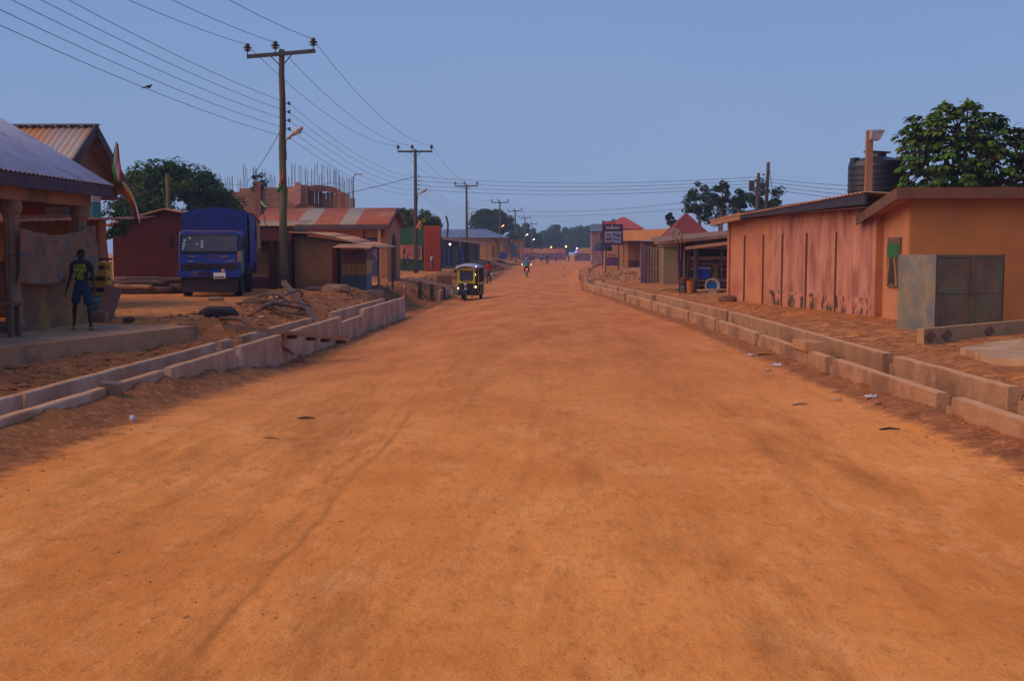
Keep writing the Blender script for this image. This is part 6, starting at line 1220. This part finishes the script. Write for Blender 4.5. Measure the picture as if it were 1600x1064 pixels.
# big leaved tree at right: rosettes of drooping leaves on forked branches
def rosette_tree():
    rg = np.random.default_rng(5); D = 36.5; x0 = XX(1508, D); t = thing('broad_leaved_tree', 'large tree with drooping rosettes of long green leaves behind the orange house', 'tree', (x0, D, .4))
    outline = [(1403, 215), (1425, 185), (1455, 190), (1470, 168), (1512, 163), (1545, 180), (1562, 195), (1592, 205), (1625, 195), (1650, 220), (1670, 260), (1665, 300), (1402, 300), (1420, 250)]
    pts = []
    tries = 0
    def inside(px, py):
        c = False; n = len(outline)
        for i in range(n):
            x1, y1 = outline[i]; x2, y2 = outline[(i + 1) % n]
            if (y1 > py) != (y2 > py) and px < (x2 - x1) * (py - y1) / (y2 - y1) + x1: c = not c
        return c
    while len(pts) < 520 and tries < 14000:
        tries += 1; px = rg.uniform(1400, 1672); py = rg.uniform(160, 302)
        if not inside(px, py): continue
        dd = rg.uniform(-1.9, 1.9) * (.35 + .65 * min(1, (py - 160) / 90)); p = P(px, py, D + dd)
        if all((p - q).length > .19 for q in pts): pts.append(p)
    for px, py in ((1412, 222), (1418, 240), (1428, 190), (1452, 192), (1461, 178), (1475, 168), (1513, 163), (1517, 172), (1540, 178), (1563, 188), (1568, 198), (1590, 207), (1555, 183), (1410, 262), (1437, 200), (1404, 216)): pts.append(P(px, py, D + rg.uniform(-.6, .6)))
    lv_ = [(.07, .155, .02), (.045, .105, .014), (.028, .065, .012), (.10, .16, .02), (.10, .07, .02)]; mats = [leafmat('broad_leaf', c) for c in lv_]
    vs = []; fs = []; mi = []
    cen = P(1508, 262, D)
    for p in pts:
        o = (p - cen); o.normalize(); nl = rg.integers(9, 14); ph = rg.uniform(0, 6.28); tone = rg.integers(0, 4); tl_ = Vector(rg.normal(0, .35, 3))
        for k in range(nl):
            a = ph + 6.283 * k / nl + rg.uniform(-.3, .3); L = rg.uniform(.2, .42); d0 = Vector((math.cos(a), math.sin(a), .3)) + o * .75 + tl_; d0.normalize(); side = d0.cross(Vector((0, 0, 1))).normalized()
            w_ = .068; c = p.copy(); dr = d0.copy(); kk = len(vs); segs = 4; wd = (.3, 1, 1.05, .75, .05)
            for s in range(segs + 1):
                vs.append(c - side * w_ * wd[s]); vs.append(c + side * w_ * wd[s]); c = c + dr * L / segs; dr = (dr + Vector((0, 0, -.55))).normalized()
            for s in range(segs): fs.append((kk + 2 * s, kk + 2 * s + 1, kk + 2 * s + 3, kk + 2 * s + 2)); mi.append(int(tone if rg.random() < .7 else rg.integers(0, 5)))
    b = MB(); b.v = [tuple(v) for v in vs]; b.f = fs; b.m = mi; b.build('crown', mats, t, w=True)
    tb = MB(); base = Vector((x0, D, .1)); f = P(1505, 330, D); tb.tube([base, base.lerp(f, .5) + Vector((.05, 0, 0)), f], [.22, .18, .16], 9)
    hubs = [P(px, py, D + dy) for px, py, dy in ((1440, 270, -.4), (1470, 225, .4), (1510, 220, -.3), (1550, 240, .5), (1590, 260, -.4), (1490, 270, .8), (1560, 285, -.9), (1630, 265, .3), (1520, 262, -.9))]
    for h in hubs: tb.tube([f, f.lerp(h, .5) + Vector((0, 0, .08)), h], [.1, .07, .04], 6)
    for p in pts[::2]: h = min(hubs, key=lambda q: (q - p).length); tb.tube([h, h.lerp(p, .6) + Vector((0, 0, -.05)), p], [.03, .02, .01], 4)
    tb.build('trunk', barkm, t, w=True, smooth=True)
rosette_tree()
# ---------------------------------------------------------------- timber, litter, rubble
def bent(name, a, b_, r0, r1, bend, lb, cat, grp, mat=barkm, seed=0):
    random.seed(seed); a = Vector(a); b_ = Vector(b_); n = 9; pts = []; rs_ = []
    perp = (b_ - a).cross(Vector((0, 0, 1))).normalized()
    for i in range(n):
        q = i / (n - 1); p = a.lerp(b_, q) + perp * bend * math.sin(q * math.pi) * (1 if i % 9 else 1) + Vector((0, 0, .6 * abs(bend) * math.sin(q * math.pi * 1.3))) + Vector([random.uniform(-.03, .03) for _ in range(3)]); pts.append(p); rs_.append(r0 + (r1 - r0) * q)
    o = MB().tube(pts, rs_, 8).build(name, mat, smooth=True); return tag(o, lb, cat, grp)
brm_ = M('grey_branch', (.20, .115, .085), (.1, .06, .05), 4, bs=20)
def gz(px, py, z0=.45):
    z = z0
    for _ in range(12): p = G(px, py, z); z = .5 * z + .5 * zg(p.x, p.y)
    return G(px, py, z)
a = gz(494, 501); tag(MB().beam(Vector((-6.78, 31.9, .02)), P(443, 441, 39), .16, .14).build('slanted_post', M('old_beam', (.16, .09, .07), (.09, .05, .04), 4)), 'straight dark post leaning from the drain up onto the branch pile', 'post')
br = [((398, 489), (470, 452), .05, .03, .5, .45, .9, 'arched pale branch at the left of the branch pile'), ((405, 475), (452, 462), .045, .02, .35, .55, .8, 'short arched branch in the middle of the branch pile'), ((382, 478), (475, 488), .07, .05, .1, .5, .5, 'long low branch along the front of the pile'),
      ((372, 474), (440, 478), .05, .03, .15, .55, .6, 'thin branch sticking out left from the pile'), ((385, 470), (455, 474), .08, .05, .12, .65, .7, 'thick dark branch under the slanted post'), ((420, 484), (485, 470), .04, .02, -.2, .6, .8, 'twisted twig end at the right of the pile'), ((440, 458), (470, 482), .05, .03, .2, .9, .6, 'branch crossing behind the slanted post'), ((395, 468), (430, 460), .06, .04, -.2, .6, .8, 'dark stub branch at the back of the pile'), ((410, 480), (478, 480), .055, .035, -.15, .7, .65, 'middle horizontal branch of the pile')]
for i, (p, q, r0, r1, bd, z0, z1, lb) in enumerate(br): bent('branch', G(p[0], p[1], z0), G(q[0], q[1], z1), r0, r1, bd, lb, 'branch', 'cut branches piled beside the tall pole', brm_ if i in (0, 1, 5) else barkm, i)
pa, pb_ = Vector((-7.05, 23.25, .64)), Vector((-4.94, 26.0, .16)); d = (pb_ - pa)
t = thing('long_plank', 'long heavy wooden plank laid across the left drain down to the road', 'plank', tuple(pb_)); plm = M('plank_brown', (.42, .21, .11), (.27, .14, .075), 3, st=(1, 1, 3))
MB().beam(pa, pb_, .25, .085).build('board', plm, t, w=True)
for k in (.55, .7, .82, .95): c = pa + d * k; MB().box(c + Vector((0, 0, -.08)), (.1, .24, .06), 0, (0, .15, -.4)).build('cleat', woodd, t, w=True)
bent('branch', gz(347, 502) + Vector((0, 0, .08)), Vector((-6.9, 25.2, .5)), .045, .03, -.1, 'curved branch lying on the soil behind the long plank', 'branch', 'cut branches piled beside the tall pole', barkm, 31)
tag(MB().beam(G(434, 534, .25), G(458, 553, -.1), .07, .04).build('short_plank', plm), 'short stick propped inside the drain gap under the long plank', 'stick')
tag(MB().box(G(463, 552, -.18), (.55, .3, .03), 0, (.1, .05, .5)).build('broken_board', M('board_tan', (.5, .27, .13))), 'pale broken board at the foot of the drain wall under the plank', 'board')
# footbridge planks by the tricycle
for i, (y, lb) in enumerate(((58.6, 'nearer plank of the rough footbridge left of the tricycle taxi'), (59.4, 'farther plank of the rough footbridge left of the tricycle taxi'))):
    tag(MB().beam((XX(642, 62) - .1, 61.4 - i * .5 + .6, .72 - .02 * i), (XX(716, 58) + .1, y, .22), .42, .1).build('footbridge_plank', wood), lb, 'plank', 'footbridge planks over the left drain')
for px, z1 in ((655, .62), (674, .5), (692, .38)): tag(MB().bx(XX(px, 59.5) - .08, 59.4, -.4, XX(px, 59.5) + .1, 59.6, z1 - .04).build('bridge_prop', woodd), {655: 'left upright prop under the rough footbridge', 674: 'middle upright prop under the rough footbridge', 692: 'right upright prop under the rough footbridge'}[px], 'prop', 'props under the footbridge')
tag(MB().box((XX(694, 76), 76, zg(XX(694, 76), 76) + .28), (.95, .5, .6)).build('earth_block', M('earth_red', (.24, .09, .05), (.17, .065, .04), 3)), 'dark red earth block standing behind the rough footbridge', 'block')
# boulder
def rock(c, r, lb, grp, mat, seed, name='rock'):
    random.seed(seed); b = MB(); b.ell((0, 0, 0), r, 12, 9); g = []
    for v in b.v:
        v = Vector(v); n_ = float(fbm(np.array(v.x * 3 / r[0] + seed), np.array(v.y * 3 / r[1] + v.z * 2 / r[2]), seed, 3)); v *= 1 + .55 * n_
        v.z = max(v.z, -r[2] * .6); v.z = min(v.z, r[2] * .75); g.append(tuple(v + Vector(c) + Vector((0, 0, r[2] * .45))))
    b.v = g; o = b.build(name, mat); return tag(o, lb, 'rock', grp)
dr_ = M('dark_rock', (.055, .032, .035), (.03, .02, .022), 3, c3=(.16, .08, .06), s3=2, t3=(.55, .7), bs=12, bump=.6)
p = gz(341, 496); rock((p.x, p.y, zg(p.x, p.y)), (.56, .32, .24), 'large dark flat topped boulder on the bare yard before the truck', None, dr_, 3, 'boulder')
p = gz(337, 470); rock((p.x, p.y, zg(p.x, p.y)), (.3, .2, .12), 'small orange stone behind the dark boulder', None, M('orange_rock', (.4, .2, .1)), 5)
p = gz(201, 505); rock((p.x, p.y, zg(p.x, p.y)), (.15, .1, .09), 'small dark stone at the end of the walkway', None, dr_, 6)
p = gz(505, 456); rock((p.x, p.y, zg(p.x, p.y) - .05), (.9, .5, .22), 'long brown rock on the soil heap before the mud house', None, barkm, 8)
p = gz(525, 455); rock((p.x, p.y, zg(p.x, p.y) - .05), (.6, .5, .28), 'rounded tan rock left of the striped kiosk', None, M('tan_rock', (.33, .18, .11)), 9)
p = gz(1128, 474); rock((5.75, 40.7, zg(5.75, 40.7) - .03), (.32, .25, .2), 'brown stones heaped at the far corner of the pink wall', None, M('brown_rock', (.2, .1, .06), (.12, .06, .04)), 10)
# soil clods, pebbles, twigs as stuff
def scatter(name, n, fn, s0, s1, mat, seed, flat=.6):
    rg = np.random.default_rng(seed); base = np.array([(1, 0, 0), (-1, 0, 0), (0, 1, 0), (0, -1, 0), (0, 0, 1), (0, 0, -1)], float); F = [(0, 2, 4), (2, 1, 4), (1, 3, 4), (3, 0, 4), (2, 0, 5), (1, 2, 5), (3, 1, 5), (0, 3, 5)]
    P_ = fn(rg, n); n = len(P_); s = s0 + (s1 - s0) * rg.random(n) ** 3; V = base[None] * rg.uniform(.6, 1.3, (n, 6, 1)) * s[:, None, None]; V[:, :, 2] *= flat
    a = rg.uniform(0, 6.28, n); ca, sa = np.cos(a)[:, None], np.sin(a)[:, None]; V = np.stack([V[:, :, 0] * ca - V[:, :, 1] * sa, V[:, :, 0] * sa + V[:, :, 1] * ca, V[:, :, 2]], -1)
    V += P_[:, None, :]; V[:, :, 2] += s[:, None] * .15; fs = (np.array(F)[None] + (np.arange(n) * 6)[:, None, None]).reshape(-1, 3)
    me = bpy.data.meshes.new(name); me.from_pydata(V.reshape(-1, 3).tolist(), [], fs.tolist()); me.materials.append(mat); o = bpy.data.objects.new(name, me); COL.objects.link(o); o['kind'] = 'stuff'; return o
def hz(x, y):
    return np.where(x < xl(y), zleft(x, y), np.where(x > xr(y), zright(x, y), zroad(x, y)))
def f_left(rg, n):
    y = 10 + 60 * rg.random(n) ** 1.5; x = xl(y) - .8 - rg.random(n) ** 1.3 * 3.2; ok = ~((x < walk_x(y) + .05) & (y < 25.9)); x, y = x[ok], y[ok]; return np.stack([x, y, hz(x, y)], -1)
def f_edge(rg, n):
    y = 5 + 60 * rg.random(n) ** 1.6; l = rg.random(n) < .5; e = rg.random(n) ** 1.5 * 1.2
    x = np.where(l, xl(y) + .05 + e * 1.3, xr(y) - .05 - e * .8); return np.stack([x, y, hz(x, y)], -1)
def f_rb(rg, n):
    y = 10 + 90 * rg.random(n) ** 1.4; x = xr(y) + .95 + rg.random(n) ** 1.5 * 4; return np.stack([x, y, hz(x, y)], -1)
def f_road(rg, n):
    y = 3.5 + 50 * rg.random(n) ** 2; x = xl(y) + rg.random(n) * (xr(y) - xl(y)); return np.stack([x, y, hz(x, y)], -1)
def f_near(rg, n):
    y = 3.5 + 16 * rg.random(n) ** 1.6; x = -2.0 + rg.normal(0, .7, n) - .9 * (rg.random(n) < .3); x = np.clip(x, -5, 4); return np.stack([x, y, hz(x, y)], -1)
clod = M('soil_clods', (.40, .15, .05), (.26, .09, .03), 3); clodl = M('stone_chips', (.42, .2, .1), (.2, .09, .045), 2)
scatter('soil_clods', 5000, f_left, .015, .11, clod, 1); scatter('edge_rubble', 5000, f_edge, .004, .03, clod, 2); scatter('bank_rubble', 3000, f_rb, .008, .06, clodl, 3)
scatter('road_gravel', 9000, f_road, .002, .013, M('gravel_dark', (.40, .15, .05), (.25, .09, .03), 3), 4, .5)
scatter('wheel_track_crumbs', 1500, f_near, .004, .02, clod, 11, .5)
def f_heap(rg, n):
    y = 68 + 26 * rg.random(n); x = xr(y) + .3 + rg.random(n) ** 1.2 * 3.5; return np.stack([x, y, hz(x, y)], -1)
scatter('rubble_heap', 500, f_heap, .08, .4, M('heap_brown', (.38, .17, .08), (.18, .08, .045), .8), 6, .6)
# weeds on the far left bank
def grass(name, n, fn, h, mats, seed):
    rg = np.random.default_rng(seed); p = fn(rg, n); n = len(p); a = rg.uniform(0, 6.28, n); hh = h * rg.uniform(.4, 1.2, n); d = np.stack([np.cos(a), np.sin(a), 0 * a], -1); tip = p + np.stack([rg.normal(0, .3, n) * hh, rg.normal(0, .3, n) * hh, hh], -1)
    V = np.stack([p - d * .02, p + d * .02, tip], 1); me = bpy.data.meshes.new(name); me.from_pydata(V.reshape(-1, 3).tolist(), [], np.arange(n * 3).reshape(-1, 3).tolist())
    for m in mats: me.materials.append(m)
    me.polygons.foreach_set('material_index', rg.integers(0, len(mats), n)); o = bpy.data.objects.new(name, me); COL.objects.link(o); o['kind'] = 'stuff'
gm = [M('weed_dry', (.2, .13, .04)), M('weed_green', (.09, .09, .03))]
def f_w(rg, n):
    c = rg.random((26, 2)); y0 = 52 + 110 * c[:, 0]; x0 = xl(y0) - .2 - 2.6 * c[:, 1]; k = rg.integers(0, 26, n); x = x0[k] + rg.normal(0, .5, n); y = y0[k] + rg.normal(0, 1.4, n); return np.stack([x, y, hz(x, y)], -1)
grass('weeds', 3500, f_w, .22, gm, 3)
# litter
wl_ = M('litter_white', (.55, .5, .55), (.4, .38, .45), 8, rough=.6)
def litter(px, py, r, lb, seed, mat=wl_, grp='plastic litter along the road edges'):
    r *= .72
    random.seed(seed); p = None; z = 0
    for _ in range(15): p = G(px, py, z); z = .5 * z + .5 * zg(p.x, p.y)
    b = MB(); n = 7; vs = []; fs = []
    for i in range(n):
        for j in range(5): vs.append((p.x + (i / (n - 1) - .5) * r * 2 + random.uniform(-.2, .2) * r, p.y + (j / 4 - .5) * r * 1.3 + random.uniform(-.2, .2) * r, zg(p.x, p.y) + .015 + r * random.uniform(.05, .75) * (1 if 0 < j < 4 else .3)))
    for i in range(n - 1):
        for j in range(4): a = i * 5 + j; fs.append((a, a + 1, a + 6, a + 5))
    o = b.add(vs, fs).build('plastic_scrap', mat, smooth=True); md = o.modifiers.new('t', 'SOLIDIFY'); md.thickness = .006; return tag(o, lb, 'litter', grp)
for i, (px, py, r, lb) in enumerate([(1172, 557, .09, 'white plastic scrap at the foot of the right drain wall, farthest of three'), (1213, 573, .11, 'white plastic scrap at the right drain wall level with the loose brick'), (1199, 580, .09, 'flattened tan plastic piece just left of the scrap near the loose brick'), (1361, 623, .10, 'crumpled white plastic bag nearest the camera on the right'),
                                     (481, 556, .1, 'crumpled white plastic by the drain wall under the long plank'), (408, 497, .1, 'white scrap on the soil below the branch pile'), (375, 498, .06, 'tiny pale scrap right of the dark boulder'), (1309, 627, .07, 'brownish scrap in the loose dirt left of the crumpled bag')]): litter(px, py, r, lb, i, wl_ if i not in (2, 7) else M('litter_tan', (.5, .3, .18)))
p = G(207, 653, 0); z = zg(p.x, p.y); p = G(207, 653, z); o = MB().lathe([(.028, 0), (.032, .01), (.032, .05), (.025, .06), (.012, .062)], (p.x, p.y, zg(p.x, p.y)), 12).build('plastic_cup', M('cup_white', (.6, .62, .85), bump=0), smooth=True); tag(o, 'small round bluish white plastic cup on the lower left road edge', 'cup')
for i, (px, py, l, a, lb) in enumerate([(478, 655, .22, .2, 'dark twig lying on the road left of the main wheel track'), (424, 686, .2, -.2, 'short brown stick on the left part of the road'), (1390, 672, .25, .1, 'flat piece of bark in the loose dirt at the right edge'), (1250, 633, .25, .4, 'thin pale stick on the road right of the middle'), (1195, 555, .3, .2, 'thin stick by the right drain wall'), (1375, 632, .2, .5, 'brown leaf litter stick near the crumpled bag')]):
    z = 0
    for _ in range(15): p = G(px, py, z); z = .5 * z + .5 * zg(p.x, p.y)
    o = MB().tube([(p.x - l / 2 * math.cos(a), p.y - l / 2 * math.sin(a), z + .01), (p.x, p.y + .01, z + .025), (p.x + l / 2 * math.cos(a), p.y + l / 2 * math.sin(a), z + .012)], [.012, .014, .006], 5).build('twig', woodd if i % 2 == 0 else woodl); tag(o, lb, 'twig', 'twigs lying on the dirt')
# ---------------------------------------------------------------- haze
hz_ = bpy.data.materials.new('haze_air'); hz_.use_nodes = True; n_ = hz_.node_tree; n_.nodes.clear(); pv = n_.nodes.new('ShaderNodeVolumePrincipled'); ou = n_.nodes.new('ShaderNodeOutputMaterial')
pv.inputs['Color'].default_value = (.5, .68, 1.0, 1); pv.inputs['Density'].default_value = .00065; pv.inputs['Anisotropy'].default_value = 0; n_.links.new(pv.outputs[0], ou.inputs['Volume'])
o = MB().bx(-640, -40, -3, 640, 960, 24).build('haze', hz_); o['kind'] = 'stuff'

for D, px, py0, py1, m, lb in ((88.7, 655, 343, 357, M('rag_reflection_orange', (.7, .22, .08)), 'orange rag tied to the second pole below its street lamp'), (44.7, 441, 266, 292, M('rag_red', (.4, .05, .04)), 'red rag hanging halfway up the tall near pole'), (44.65, 437.5, 282, 300, M('rag_green', (.07, .25, .03)), 'green rag tied under the red rag on the tall near pole')):  # the orange one stands in for an orange reflection on the pole
    cloth('pole_rag', lambda a, c: P(px + (a - .5) * (3 + 5 * c) + 1.5 * math.sin(c * 5), py0 + (py1 - py0) * c + a * 2, D) + Vector((0, .05 * math.sin(a * 6 + c * 5), 0)), 6, 10, m, lb, 'rag', .008, 'rags tied to the poles')
